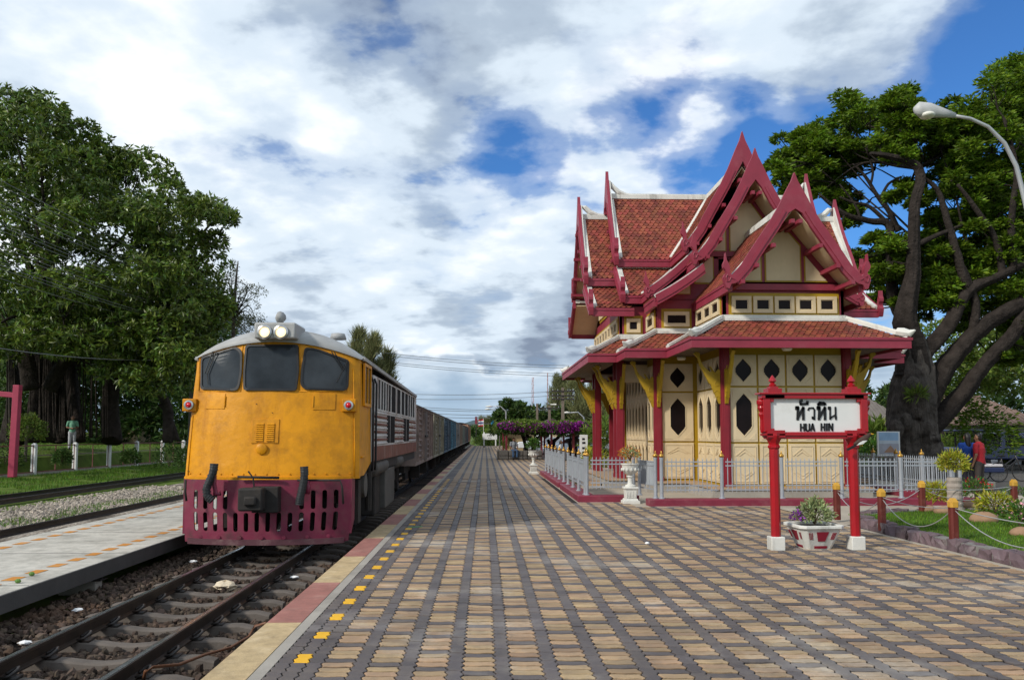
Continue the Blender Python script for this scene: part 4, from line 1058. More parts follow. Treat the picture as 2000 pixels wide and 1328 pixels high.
# ------------------------------------------------------------------ railings round the pavilion
FYL = 18.62
def finial(m, x, y, z, s=1.0):
    m.lathe([(.012 * s, 0), (.035 * s, .005), (.05 * s, .03), (.052 * s, .05), (.035 * s, .075), (.015 * s, .09), (.018 * s, .10), (.006 * s, .15), (.001, .16)], (x, y, z), 12)
KZ = .15
post_o = fin_o = pick_o = None
def railing(label, pts, kind='bars', base=True, group='silver railings round the pavilion'):
    """pts: post positions in a row; one thing for one straight run"""
    global post_o, fin_o, pick_o
    t = thing('railing', label, 'railing', (*pts[0], 0), group=None)
    for x, y in pts:
        if post_o is None:
            post_o = MB().lathe([(.075, 0), (.075, .02), (.045, .03), (.042, .9), (.05, .93), (.05, .95)], (0, 0, KZ), 12).build('post', M_SILVER, t, autos=40); po = post_o
        else: po = inst(post_o, t, name='post')
        po.location = (x, y, 0)
        if fin_o is None: m = MB(); finial(m, 0, 0, KZ + .95, 1.25); fin_o = m.build('finial', M_GOLD, po, smooth=True)
        else: inst(fin_o, po, name='finial')
    for (xa, ya), (xb, yb) in zip(pts[:-1], pts[1:]):
        d = np.array([xb - xa, yb - ya]); L_ = np.linalg.norm(d); d /= L_
        a = np.array([xa, ya]) + d * .09; b = np.array([xb, yb]) - d * .09
        for z in (.20, .30, .76, .85): MB().beam((*a, KZ + z), (*b, KZ + z), .028, .028).build('rail', M_SILVER, t)
        if kind == 'bars':
            nb = int(L_ / .115)
            for i in range(nb):
                f = (i + .5) / nb; p = a + (b - a) * f
                if pick_o is None: pick_o = MB().lathe([(.011, .15), (.011, .9), (.002, .94)], (0, 0, KZ), 6).build('picket', M_SILVER, t); q = pick_o
                else: q = inst(pick_o, t, name='picket')
                q.location = (p[0], p[1], 0)
        else:
            MB().beam((*a, KZ + .53), (*b, KZ + .53), .006, .44).build('sheet', M_SHEET, t)
            MB().beam((*a, KZ + .805), (*b, KZ + .805), .006, .07).build('sheet', M_SHEET, t)
            for f in (.34, .67):
                p = a + (b - a) * f; MB().beam((*p, KZ + .2), (*p, KZ + .86), .02, .02).build('stile', M_SILVER, t)
    return t
fx = [4.12 + 1.42 * i for i in range(6)]
railing('silver picket railing with gold knobs along the front of the pavilion', [(x, FYL) for x in fx])
railing('silver picket railing running back along the right side of the pavilion', [(fx[-1] + .12, FYL + .55 + 1.3 * i) for i in range(5)])
railing('short silver picket railing behind the flower urn', [(2.52, 19.78), (3.68, 19.78)])
railing('single silver panel of sheeting that joins the urn railing to the front railing', [(3.82, 19.74), (4.0, 18.72)], 'sheet')
railing('grey sheeted railing beside the platform, by the pavilion corner', [(2.50, 19.95 + 1.36 * i) for i in range(4)], 'sheet')
railing('grey sheeted railing beside the platform, far run past the gap', [(2.50, 25.3 + 1.5 * i) for i in range(6)], 'sheet')
def kerb(name, label, boxes):
    m = MB()
    for b in boxes: m.box(*b)
    return tag(m.build(name, M_MAROON2, bevel=.02), label, 'kerb')
kerb('railing_kerb', 'low maroon kerb under the front railing of the pavilion', [(3.78, 11.75, FYL - .22, FYL + .2, -.04, KZ), ])
kerb('railing_kerb', 'low maroon kerb under the short railing behind the urn', [(2.28, 3.776, 19.56, 19.98, -.04, KZ + .002)])
kerb('railing_kerb', 'low maroon kerb under the near sheeted railing', [(2.28, 2.72, 19.983, 24.4, -.04, KZ)])
kerb('railing_kerb', 'low maroon kerb under the far sheeted railing', [(2.28, 2.72, 25.0, 33.2, -.04, KZ)])
kerb('railing_kerb', 'low maroon kerb running back along the right railing', [(fx[-1] - .1, fx[-1] + .34, FYL + .204, 25, -.04, KZ)])

# ------------------------------------------------------------------ plants
def leaf_arrays(P, D, Lh, Wd, fold=.25):
    """diamond leaves at points P along directions D: (k,4,3) verts"""
    k = len(P); D = D / np.linalg.norm(D, axis=1, keepdims=True)
    r = rng.normal(size=(k, 3)); S = np.cross(D, r); S /= np.linalg.norm(S, axis=1, keepdims=True); Nn = np.cross(D, S)
    Lh = np.broadcast_to(np.asarray(Lh, float).reshape(-1, 1), (k, 1)); Wd = np.broadcast_to(np.asarray(Wd, float).reshape(-1, 1), (k, 1))
    return np.stack([P, P + D * Lh * .45 + S * Wd / 2 + Nn * Lh * fold * .3, P + D * Lh, P + D * Lh * .45 - S * Wd / 2 + Nn * Lh * fold * .3], 1)
def leaf_mesh(name, V4, m, parent):
    k = len(V4); return npmesh(name, V4.reshape(-1, 3), np.arange(4 * k).reshape(-1, 4), m, parent)
def sphere_dirs(k, zmin=-1.0):
    z = rng.uniform(zmin, 1, k); a = rng.uniform(0, 6.2832, k); s = np.sqrt(1 - z * z); return np.c_[s * np.cos(a), s * np.sin(a), z]
M_LEAFY = mat('yellow_green_leaf', (.36, .36, .03), .45, .3, 6, isl=.4, hue=.04, trans=.3)
M_LEAFG = mat('mid_green_leaf', (.075, .16, .022), .45, .3, 6, isl=.4, hue=.03, trans=.3)
M_LEAFP = mat('pale_leaf', (.30, .36, .16), .5, .3, 6, isl=.4, hue=.04, trans=.3)
M_STEM = mat('plant_stem', (.09, .065, .035), .8, .2, 8)
M_REDF = mat('red_flower', (.62, .012, .03), .5, .15, 8, isl=.3, trans=.2)
M_PINKF = mat('pink_flower', (.68, .33, .40), .5, .15, 8, isl=.3, trans=.2)
M_PURP = mat('purple_flower', (.24, .035, .33), .5, .2, 8, isl=.4, trans=.2)
M_ORF = mat('orange_flower', (.55, .20, .03), .5, .2, 8, isl=.4, hue=.03, trans=.2)
def bush(root, c, r, k, m, ll=.09, lw=.03, stems=8, zmin=-.2, sc=(1, 1, 1), name='foliage', shell=.45):
    d = sphere_dirs(k, zmin); rad = rng.uniform(shell, 1, (k, 1)) ** .6 * r * (1 + .18 * np.sin(d[:, :1] * 5 + d[:, 1:2] * 7))
    P = np.array(c) + d * rad * np.array(sc); D = d + rng.normal(0, .55, (k, 3)) + [0, 0, .15]
    o = leaf_mesh(name, leaf_arrays(P, D, rng.uniform(.6, 1.2, k) * ll, rng.uniform(.7, 1.2, k) * lw), m, root); stuff(o)
    if stems:
        sm = MB()
        for i in range(stems):
            e = sphere_dirs(1, .2)[0] * r * .75; sm.tube([(c[0], c[1], c[2] - r * .6), (c[0] + e[0] * .5, c[1] + e[1] * .5, c[2] + e[2] * .4), tuple(np.array(c) + e)], [.012, .008, .004], 5)
        sm.build('stems', M_STEM, root)
    return o
# urns
def urn(x, y, label, s=1.0, plant='flowers'):
    t = thing('flower_urn', label, 'urn', (x, y, 0), group=None)
    w = .2 * s
    m = MB().box(x - w, x + w, y - w, y + w, -.012, .06 * s).frustum(x, y, .06 * s, .11 * s, .17 * s, .17 * s, .15 * s, .15 * s).frustum(x, y, .11 * s, .34 * s, .13 * s, .13 * s, .145 * s, .145 * s).box(x - .17 * s, x + .17 * s, y - .17 * s, y + .17 * s, .34 * s, .385 * s)
    for i in range(-3, 4):
        m.box(x + i * .036 * s - .008, x + i * .036 * s + .008, y - .148 * s, y - .135 * s, .13 * s, .31 * s)
    m.build('pedestal', M_WHITEC, t, bevel=.008)
    m = MB().lathe([(.13, .385), (.13, .42), (.07, .45), (.055, .52), (.06, .60), (.09, .625), (.085, .645), (.05, .66), (.07, .68), (.15, .72), (.19, .80), (.20, .88), (.205, .90), (.225, .92), (.225, .945), (.19, .945), (.17, .90), (.01, .89)], (0, 0, 0), 24)
    m.v = [(x + a * s, y + b * s, c * s) for a, b, c in m.v]
    for i in range(12):
        a = 2 * math.pi * i / 12; m.ball((x + .195 * s * math.cos(a), y + .195 * s * math.sin(a), .80 * s), .03 * s, 6, (1, 1, 1.5))
    m.build('bowl', M_WHITEC, t, autos=40)
    if plant == 'flowers':
        bush(t, (x, y, 1.12 * s), .2 * s, 260, M_LEAFP, .07, .025, 10)
        bush(t, (x, y, 1.16 * s), .22 * s, 260, M_ORF, .045, .04, 0, -.5, (1.1, 1.1, .8), 'blossoms', .8)
    else: bush(t, (x, y, 1.15 * s), .24 * s, 700, M_LEAFG, .14, .03, 8, -.2, (1, 1, 1.25))
    return t
urn(3.50, 19.25, 'white pedestal urn of orange flowers in front of the short railing')
urn(2.03, 33.4, 'white pedestal urn with a green bush at the far end of the sheeted railing', 1.0, 'bush')

# ------------------------------------------------------------------ station name board
SY = 11.45
def sp_pt(px, py): return PY(px, py, SY)
lx, rx = 4.175, 5.335
sg = thing('station_sign', 'red framed white station name board reading HUA HIN in Thai and Latin letters', 'sign', ((lx + rx) / 2, SY, 0))
for x in (lx, rx):
    p_ = MB()
    oct8 = lambda r: [(r * math.cos(math.pi / 8 + k * math.pi / 4), r * math.sin(math.pi / 8 + k * math.pi / 4)) for k in range(8)]
    p_.prism([(x + a, SY + b) for a, b in oct8(.070)], lambda a, b, d: (a, b, d), .17, 1.44)
    po = p_.build('post', M_RED, sg, bevel=.004)
    MB().box(x - .10, x + .10, SY - .10, SY + .10, -.012, .185).build('footing', M_WHITEC, po, bevel=.012)
    MB().lathe([(.07, 1.43), (.09, 1.45), (.09, 1.475), (.075, 1.49), (.08, 1.52), (.11, 1.57), (.13, 1.62), (.13, 1.66)], (x, SY, 0), 8).box(x - .13, x + .13, SY - .11, SY + .11, 1.60, 1.70).build('capital', M_RED, po)
    bx = x + (-.0 if x < 5 else .0)
    MB().box(bx - .10, bx + .10, SY - .10, SY + .10, 2.22, 2.30).box(bx - .14, bx + .14, SY - .09, SY + .09, 2.16, 2.24).box(bx - .06, bx + .06, SY - .07, SY + .07, 2.30, 2.33).lathe([(.05, 2.33), (.055, 2.36), (.03, 2.38), (.035, 2.395), (.06, 2.41), (.05, 2.435), (.012, 2.49), (.001, 2.50)], (bx, SY, 0), 8).build('finial', M_RED, po)
zb0, zb1 = 1.675, 2.155
xa, xb = lx - .06, rx + .10
MB().box(xa - .05, xb + .05, SY - .035, SY + .035, zb0 - .02, zb1 + .02).build('name_board', M_WHITE, sg)
fr = MB().box(xa - .13, xb + .10, SY - .09, SY + .09, zb1, zb1 + .06).box(xa - .17, xb + .14, SY - .11, SY + .11, zb1 + .06, zb1 + .085).box(xa - .06, xb + .06, SY - .09, SY + .09, zb0 - .10, zb0).box(xa - .10, xb + .1, SY - .11, SY + .11, zb0 - .055, zb0 - .02)
fr.box(xa - .11, xa, SY - .08, SY + .08, zb0, zb1).box(xb, xb + .10, SY - .08, SY + .08, zb0, zb1)
for x, s in ((xa - .11, -1), (xb + .10, 1)):
    fr.lathe([(.02, 2.16), (.07, 2.13), (.07, 2.08), (.05, 2.05), (.06, 2.02), (.03, 1.96), (.045, 1.93), (.02, 1.85), (.03, 1.72), (.02, 1.66)], (x, SY, 0), 10)
for x0, z0 in ((xa, zb1 - .05), (xb - .05, zb1 - .05), (xa, zb0), (xb - .05, zb0)): fr.box(x0, x0 + .05, SY - .075, SY - .03, z0, z0 + .05)
fr.build('frame', M_RED, sg, bevel=.006)
# lettering: strokes as flat raised bars on the board
M_INK = mat('black_letters', (.012, .012, .013), .45)
def stroke(m, pts, w, y=SY - .036, th=.012):
    pts = [np.array(p, float) for p in pts]
    for a, b in zip(pts[:-1], pts[1:]):
        d = b - a; L_ = np.linalg.norm(d); d /= max(L_, 1e-6); nn = np.array([-d[1], d[0]]) * w / 2; a2, b2_ = a - d * w * .3, b + d * w * .3
        m.prism([tuple(a2 - nn), tuple(b2_ - nn), tuple(b2_ + nn), tuple(a2 + nn)], lambda u, v, q: (u, q, v), y - th, y)
def zp(x, y):                                           # zoomed sign coordinates (3.32x, origin 1440,720) to the board plane
    p = sp_pt(1440 + x / 3.32, 720 + y / 3.32); return (p[0], p[2])
LET = {'ho_1': [[(376, 262), (376, 250), (386, 250), (386, 262), (384, 328)], [(384, 322), (420, 252), (421, 328)]],
       'mai_han_akat': [[(402, 218), (404, 230), (446, 228), (448, 214)], [(402, 210), (412, 208)]],
       'wo': [[(452, 268), (458, 256), (484, 254), (492, 266), (492, 328), (480, 322), (480, 312)]],
       'ho_2': [[(514, 262), (514, 250), (524, 250), (524, 262), (522, 328)], [(522, 322), (560, 252), (561, 328)]],
       'sara_i': [[(516, 232), (528, 220), (552, 222), (562, 230), (516, 232)]],
       'no': [[(584, 262), (584, 250), (594, 250), (594, 262), (594, 326), (606, 312), (628, 300), (632, 312), (632, 328)], [(630, 320), (628, 250)]],
       'H': [[(404, 358), (404, 402)], [(426, 358), (426, 402)], [(404, 380), (426, 380)]], 'U': [[(438, 358), (438, 396), (444, 402), (454, 402), (460, 396), (460, 358)]],
       'A': [[(470, 402), (481, 358), (492, 402)], [(474, 388), (488, 388)]], 'H2': [[(537, 356), (537, 400)], [(558, 356), (558, 400)], [(537, 378), (558, 378)]], 'I': [[(573, 356), (573, 400)]], 'N': [[(587, 400), (587, 356), (609, 400), (609, 356)]]}
px_m = SY / F / 3.32
for k_, sts in LET.items():
    m = MB()
    for i, st in enumerate(sts): stroke(m, [zp(*p) for p in st], (16. if len(k_) > 2 else 10.0) * px_m, th=.010 + .0012 * i)
    m.build('letter', M_INK, sg)
# the bird perched on the right capital
def capsule_body(name, chains, m, parent, vox=.012, smooth=4):
    b = MB()
    for pts, rs in chains:
        P = []; Rr = []
        for i in range(len(pts)):
            P.append(pts[i]); Rr.append(rs[i])
        b.tube(P, Rr, 10)
        for p, r in ((pts[0], rs[0]), (pts[-1], rs[-1])): b.ball(p, r * .99, 8)
    o = b.build(name, m, parent, smooth=True)
    r_ = o.modifiers.new('remesh', 'REMESH'); r_.mode = 'VOXEL'; r_.voxel_size = vox; r_.use_smooth_shade = True
    if smooth: s_ = o.modifiers.new('smooth', 'SMOOTH'); s_.iterations = smooth; s_.factor = .5
    return o
bp = sp_pt(1672, 856); bx_, bz_ = bp[0] + .0, 1.475; by = SY - .165
bird = thing('bird', 'brown mynah with a white wing patch and yellow beak perched on the sign', 'bird', (bx_, by, bz_))
capsule_body('body', [([(bx_ - .10, by, bz_ + .03), (bx_ - .02, by, bz_ + .07), (bx_ + .06, by, bz_ + .115), (bx_ + .105, by, bz_ + .155)], [.02, .042, .045, .028]), ([(bx_ + .105, by, bz_ + .155), (bx_ + .125, by, bz_ + .165)], [.029, .026])], mat('brown_feather', (.055, .03, .022), .7, .3, 20), bird, .006, 3)
MB().prism([(-.10, .02), (-.22, -.05), (-.20, -.065), (-.07, .0)], lambda a, b, d: (bx_ + a, by + d, bz_ + b), -.02, .02).build('tail', M_BLACK, bird)
MB().prism([(-.09, .01), (.0, .03), (.06, .08), (.0, .075), (-.05, .05)], lambda a, b, d: (bx_ + a, by + d, bz_ + b), -.052, -.043).build('wing_patch', M_WHITE, bird)
MB().tube([(bx_ + .145, by, bz_ + .168), (bx_ + .185, by, bz_ + .172)], [.012, .003], 6).ball((bx_ + .135, by - .022, bz_ + .175), .007, 6).build('beak', mat('beak_yellow', (.7, .38, .02), .4), bird)
for s in (-1, 1): MB().tube([(bx_ - .01, by + s * .02, bz_ + .04), (bx_ + .0, by + s * .022, bz_ - .004)], .005, 5).build('leg', mat('beak_yellow', (.7, .38, .02), .4), bird)
# tapered octagonal planter
pc = (4.79, 11.62)
pt = thing('flower_planter', 'cream concrete planter with red inset panels between the sign posts', 'planter', (*pc, 0))
def octo(w, ch): return [(-w + ch, -w), (w - ch, -w), (w, -w + ch), (w, w - ch), (w - ch, w), (-w + ch, w), (-w, w - ch), (-w, -w + ch)]
m = MB(); lv = [(.19, .05, -.012), (.31, .07, .30), (.335, .075, .30), (.335, .075, .345), (.28, .06, .345), (.26, .055, .27)]
vs = []
ca_, sa_ = math.cos(.06), math.sin(.06)
for w, ch, z in lv: vs += [(pc[0] + a * ca_ - b * sa_, pc[1] + a * sa_ + b * ca_, z) for a, b in octo(w, ch)]
fs = [(i * 8 + k, i * 8 + (k + 1) % 8, (i + 1) * 8 + (k + 1) % 8, (i + 1) * 8 + k) for i in range(len(lv) - 1) for k in range(8)] + [tuple(range(8))[::-1]]
m.add(vs, fs); m.build('tub', M_WHITEC, pt, bevel=.008)
def on_face(k, u, v, out=.004):                         # point on side face k of the tub
    w0, c0_, z0 = lv[0]; w1, c1_, z1 = lv[1]
    a0, b0 = np.array(octo(w0, c0_)[k]), np.array(octo(w0, c0_)[(k + 1) % 8]); a1_, b1_ = np.array(octo(w1, c1_)[k]), np.array(octo(w1, c1_)[(k + 1) % 8])
    p = (a0 * (1 - v) + a1_ * v) * (1 - u) + (b0 * (1 - v) + b1_ * v) * u; z = z0 + (z1 - z0) * v; nrm = p / np.linalg.norm(p) * out
    p = p + nrm; return (pc[0] + p[0] * ca_ - p[1] * sa_, pc[1] + p[0] * sa_ + p[1] * ca_, z)
M_PLR = mat('planter_red', (.26, .012, .03), .6, .1, 6)
for k in range(8):
    segs = [] if k % 2 else [[(.36, .42), (.64, .42), (.70, .86), (.30, .86)], [(.2, .08), (.8, .08), (.8, .2), (.2, .2)]] + [[(x_, .5), (x_ + .025, .5), (x_ + .025, .82), (x_, .82)] for x_ in (.04, .09, .14, .835, .885, .935)]
    for sq in segs:
        A_ = [on_face(k, u, v, .006) for u, v in sq]; B_ = [on_face(k, u, v, -.01) for u, v in sq]
        MB().add(A_ + B_, [(0, 1, 2, 3)] + [(i, (i + 1) % 4, 4 + (i + 1) % 4, 4 + i) for i in range(4)]).build('inset', M_PLR, pt)
MB().prism([(pc[0] + a, pc[1] + b) for a, b in octo(.26, .055)], lambda a, b, d: (a, b, d), .25, .31).build('soil', M_SOIL, pt)
bush(pt, (pc[0] + .02, pc[1], .47), .22, 700, M_LEAFP, .065, .03, 12, -.5, (1.15, 1, .85))
bush(pt, (pc[0] - .26, pc[1] - .05, .45), .08, 70, M_PURP, .045, .035, 3, -.6, (1, 1, 1), 'blossoms')
bush(pt, (pc[0] + .05, pc[1], .60), .12, 220, M_LEAFP, .06, .03, 4, -.3, (1, 1, 1), 'foliage')
# ------------------------------------------------------------------ lawn with stone kerb, chain posts and shrubs
LZ = .13
M_LAWN = mat('lawn_soil', (.06, .10, .018), .95, .3, 3, .5, 30, spec=.1)
kl = [(6.62, 3.0), (6.62, 9.0), (6.62, 13.2), (6.68, 14.2), (6.9, 15.0), (7.4, 15.55), (8.3, 15.9), (10, 16.1), (13, 16.3)]
inner = [(x + .28, y - .0 if y < 14 else y - .28) for x, y in kl]
lawn = struct(MB().prism([(20, 3.0), (20, 16.0), (12.9, 16.0)] + inner[::-1], lambda a, b, d: (a, b, d), -.055, LZ).build('lawn', M_LAWN))
M_KERBS = mat('purple_stone', (.125, .085, .095), .8, .25, 3, .5, 25, isl=.22, dirt=(.27, .24, .23), dscale=5, damt=.6)
M_MORT = mat('mortar', (.2, .19, .175), .9, .15, 6, .3, 40)
kr = thing('stone_kerb', 'low kerb of rough purple-grey stones edging the lawn', 'kerb', (6.6, 10, 0))
def resample(pts, step):
    out = [np.array(pts[0], float)]; 
    for a, b in zip(pts[:-1], pts[1:]):
        a = np.array(a, float); b = np.array(b, float); L_ = np.linalg.norm(b - a); nn = max(1, round(L_ / step))
        for i in range(1, nn + 1): out.append(a + (b - a) * i / nn)
    return out
rs = resample(kl, .36)
MB().strip([tuple(p + [.05, 0]) for p in rs], [tuple(p + [.25, 0 if p[1] < 14 else -.2]) for p in rs], lambda a, b, d: (a, b, d), -.05, LZ + .0).build('core', M_MORT, kr)
for i, (p, q) in enumerate(zip(rs[:-1], rs[1:])):
    d = q - p; L_ = np.linalg.norm(d); d /= L_; nn = np.array([d[1], -d[0]])
    b = MB(); nx_, ny_, nz_ = 3, 3, 3; hh = LZ + .02 + random.uniform(-.025, .025); vs = []
    idx = {}
    for a in range(4):
        for c in range(4):
            for e in range(3):
                u, v, w = a / 3, c / 3, e / 2
                j = .030 if not (e == 0) else .01
                edge = (a in (0, 3)) + (c in (0, 3)) + (e == 2); sh = 1 - .09 * max(0, edge - 1)
                P2 = p + d * L_ * (.5 + (u - .5) * .95 * sh) + nn * (.29 * (.5 + (v - .5) * sh) )
                idx[a, c, e] = len(vs); vs.append((P2[0] + random.uniform(-j, j), P2[1] + random.uniform(-j, j), -.04 + (hh + .04) * w * (1 if edge < 2 else .96) + random.uniform(-j, j) * .6))
    fs = []
    for a in range(3):
        for c in range(3): fs.append((idx[a, c, 2], idx[a + 1, c, 2], idx[a + 1, c + 1, 2], idx[a, c + 1, 2]))
        for e in range(2): fs += [(idx[a, 0, e], idx[a + 1, 0, e], idx[a + 1, 0, e + 1], idx[a, 0, e + 1]), (idx[a, 3, e], idx[a, 3, e + 1], idx[a + 1, 3, e + 1], idx[a + 1, 3, e])]
    for c in range(3):
        for e in range(2): fs += [(idx[0, c, e], idx[0, c, e + 1], idx[0, c + 1, e + 1], idx[0, c + 1, e]), (idx[3, c, e], idx[3, c + 1, e], idx[3, c + 1, e + 1], idx[3, c, e + 1])]
    b.add(vs, fs).build('kerb_stone', M_KERBS, kr)
k = 60000
P_ = np.c_[rng.uniform(6.85, 14.5, k), rng.uniform(8.2, 16.0, k), np.full(k, LZ - .005)]
P_ = P_[~((P_[:, 1] > 15.0) & (P_[:, 0] < 7.3 + (P_[:, 1] - 15) * 2)) & (P_[:, 0] / P_[:, 1] < .72)]
M_LAWNB = mat('lawn_blade', (.115, .22, .02), .55, .35, 1.2, isl=.4, hue=.025, trans=.35, spec=.2)
blades('lawn_grass', P_, .05, M_LAWNB, lawn, .006, .7)
M_PBROWN = mat('post_brown', (.12, .018, .012), .55, .15, 5, dirt=(.2, .1, .07), dscale=6, damt=.4)
M_PYEL = mat('post_yellow', (.55, .30, .035), .55, .12, 5, dirt=(.36, .2, .06), dscale=6, damt=.4)
posts = [(6.67, 15.05), (6.68, 13.35), (6.72, 11.35), (6.78, 8.7), (8.62, 15.6), (10.75, 16.0)]
plabels = ['brown chain post with yellow cap at the far corner of the lawn', 'brown chain post with yellow cap behind the right sign post', 'brown chain post with yellow cap by the kerb, in front of the croton bush', 'brown chain post at the near end of the lawn kerb', 'brown chain post with yellow cap behind the yellow croton bush', 'brown chain post with yellow cap at the back of the lawn beside low shrubs']
p0_ = None
for (x, y), lb in zip(posts, plabels):
    t = thing('chain_post', lb, 'post', (x, y, LZ), group='chain posts round the lawn')
    if p0_ is None:
        p0_ = MB().prism(octo(.056, .022), lambda a, b, d: (a, b, d), LZ - .1, LZ + .47).build('shaft', M_PBROWN, t, bevel=.004); sh = p0_
        c0_ = MB().prism(octo(.062, .025), lambda a, b, d: (a, b, d), LZ + .47, LZ + .545).frustum(0, 0, LZ + .545, LZ + .60, .055, .055, .025, .025).build('cap', M_PYEL, t, bevel=.004); ca2 = c0_
        sh.location = (x, y, 0); ca2.location = (x, y, 0)
    else: inst(p0_, t, (x, y, 0), name='shaft'); inst(c0_, t, (x, y, 0), name='cap')
M_CHAIN = mat('galvanised_chain', (.45, .45, .44), .4, .1, 10, metal=.5)
def chain(a, b, sagd, label):
    N_ = 22; pts = [np.array(a) + (np.array(b) - np.array(a)) * i / N_ - [0, 0, sagd * 4 * (i / N_) * (1 - i / N_)] for i in range(N_ + 1)]
    m = MB(); m.tube(pts, .0075, 6)
    tag(m.build('chain', M_CHAIN, smooth=True), label, 'chain', 'chains of the lawn fence')
links = [(0, 1, .30, 'sagging silver chain between the far corner post and the next post'), (1, 2, .36, 'sagging silver chain between the sign-side post and the croton post'), (2, 3, .36, 'sagging silver chain from the croton post towards the near lawn end'), (0, 4, .3, 'sagging silver chain along the back of the lawn by the corner post'), (4, 5, .25, 'sagging silver chain along the back of the lawn past the croton')]
for a, b, s_, lb in links:
    pa, pb = (*posts[a], LZ + .45), (*posts[b], LZ + .45); chain(pa, pb, s_, lb)
    chain((pa[0], pa[1], pa[2] + .01), (pb[0], pb[1], pb[2] + .01), .06, lb.replace('sagging', 'taut'))
# plants on the lawn, positions from the ground they stand on
def lawn_pt(px, py): p = PZ(px, py, LZ); return p[0], p[1]
def shrub(px, py, r, k, m, label, ll=.09, lw=.03, sc=(1, 1, 1), blossoms=None, cat='shrub', zc=.8):
    x, y = lawn_pt(px, py); t = thing('shrub', label, cat, (x, y, LZ))
    bush(t, (x, y, LZ + r * zc * sc[2]), r, k, m, ll, lw, 8, -.5, sc)
    if blossoms: bush(t, (x, y, LZ + r * zc * sc[2]), r * 1.05, blossoms[1], blossoms[0], .045, .045, 0, -.1, sc, 'blossoms', .9)
    return t
shrub(1828, 984, .24, 520, M_LEAFY, 'yellow-green croton bush among rocks on the lawn', .13, .035)
shrub(1905, 978, .30, 520, M_LEAFG, 'dark green shrub with red and pink flowers beside the trunk planter', .09, .035, (1.3, 1, .9), (M_REDF, 80))
shrub(1945, 1003, .27, 520, M_LEAFY, 'low lime green shrub on a rock edge on the lawn', .11, .035, (1.3, 1, .8))
shrub(1992, 1030, .26, 420, M_LEAFG, 'low shrub with pale pink flowers near the lawn post', .08, .03, (1.1, 1, .9), (M_PINKF, 60))
shrub(1985, 972, .22, 380, M_LEAFG, 'low clipped green shrub at the back edge of the lawn', .07, .025, (1.6, 1, .7))
x, y = 9.46, 15.9
t = thing('trunk_planter', 'cut pale palm trunk planter overflowing with a yellow croton', 'planter', (x, y, LZ))
m = MB(); rings = []
for i in range(13):
    z = LZ - .05 + i * .058; r_ = .135 + .02 * math.exp(-i / 3) + (.008 if i % 2 else -.004); rings.append((r_, z))
m.lathe(rings, (x, y, 0), 20).build('trunk', mat('pale_bark', (.34, .29, .25), .85, .2, 6, .4, 25, dirt=(.16, .13, .11), dscale=4, damt=.6), t)
bush(t, (x, y, LZ + .93), .25, 1100, M_LEAFY, .085, .03, 10, -.6, (1.05, 1, .9))
M_ROCK = mat('tan_rock', (.30, .18, .105), .8, .25, 4, .4, 20, dirt=(.15, .1, .07), dscale=4, damt=.5)
for i, (px, py, r_, lb) in enumerate([(1812, 998, .13, 'tan boulder left of the croton bush'), (1843, 1002, .15, 'tan boulder in front of the croton bush'), (1895, 992, .17, 'broad tan boulder in front of the red flowers'), (1922, 1018, .2, 'flat tan rock below the lime green shrub'), (1996, 1045, .14, 'tan rock under the pink flowered shrub')]):
    x, y = lawn_pt(px, py); b = MB().ball((0, 0, 0), 1, 9); rr = random.Random(i)
    b.v = [(x + a * r_ * 1.25 * (1 + rr.uniform(-.07, .07)), y + c * r_ * (1 + rr.uniform(-.07, .07)), LZ + .03 + e * r_ * .7 * (1 + rr.uniform(-.06, .06))) for a, c, e in b.v]
    tag(b.build('boulder', M_ROCK, smooth=True), lb, 'rock')
# street lamp whose curved arm enters from the right
t = thing('street_lamp', 'grey street lamp with a long curved arm in front of the rain tree', 'street lamp', (10.35, 14.2, 0))
YL = 14.2
arm = [PY(*p, YL) for p in ((2060, 900), (2045, 600), (2022, 480), (2000, 385), (1985, 325), (1962, 280), (1930, 248), (1895, 232), (1862, 226))]
arm[0][2] = -.05
MB().tube(arm, [.06, .05, .045, .042, .039, .036, .032, .03, .028], 12).build('pole', mat('galvanised', (.40, .41, .42), .5, .1, 4, metal=.4), t, smooth=True)
h = [PY(*p, YL) for p in ((1866, 226), (1842, 221), (1815, 216), (1796, 214), (1786, 216))]
b = MB().tube(h, [.03, .06, .095, .095, .04], 12, flat=1.5)
b.build('lamp_head', mat('lamp_grey', (.42, .42, .42), .5), t, smooth=True)
c_ = PY(1811, 226, YL); MB().ball(tuple(c_), .115, 10, (1.2, 1.2, .55)).build('lens', M_LAMPW, t, smooth=True)
# ------------------------------------------------------------------ locomotive
M_YELLOW = mat('loco_yellow', (.64, .265, .004), .46, .14, 1.3, .32, 2.6, bd=.05, dirt=(.32, .105, .006), dscale=2.0, damt=.6, spec=.25, streak=True, dirt2=((.12, .05, .012), 3.2, .5))
M_LROOF = mat('loco_roof', (.36, .36, .355), .55, .12, 2, .1, 20, dirt=(.2, .19, .17), dscale=1.6, damt=.6)
M_PILOT = mat('pilot_maroon', (.19, .018, .05), .5, .2, 2.5, .12, 30, dirt=(.05, .028, .028), dscale=2.4, damt=.75, dirt2=((.12, .07, .06), 5, .6))
M_RUST = mat('rust_red', (.20, .075, .05), .75, .25, 3, .2, 40, dirt=(.35, .28, .24), dscale=2.5, damt=.55, streak=True)
M_LWHITE = mat('loco_silver', (.58, .56, .54), .6, .12, 3, .1, 30, dirt=(.26, .13, .09), dscale=2.2, damt=.7, streak=True)
M_LGLASS = mat('cab_glass', (.028, .034, .040), .14, .5, 1.3, spec=.3)
M_UNDER = mat('under_black', (.022, .019, .017), .75, .4, 4, .2, 40, dirt=(.05, .035, .025), dscale=3, damt=.6)
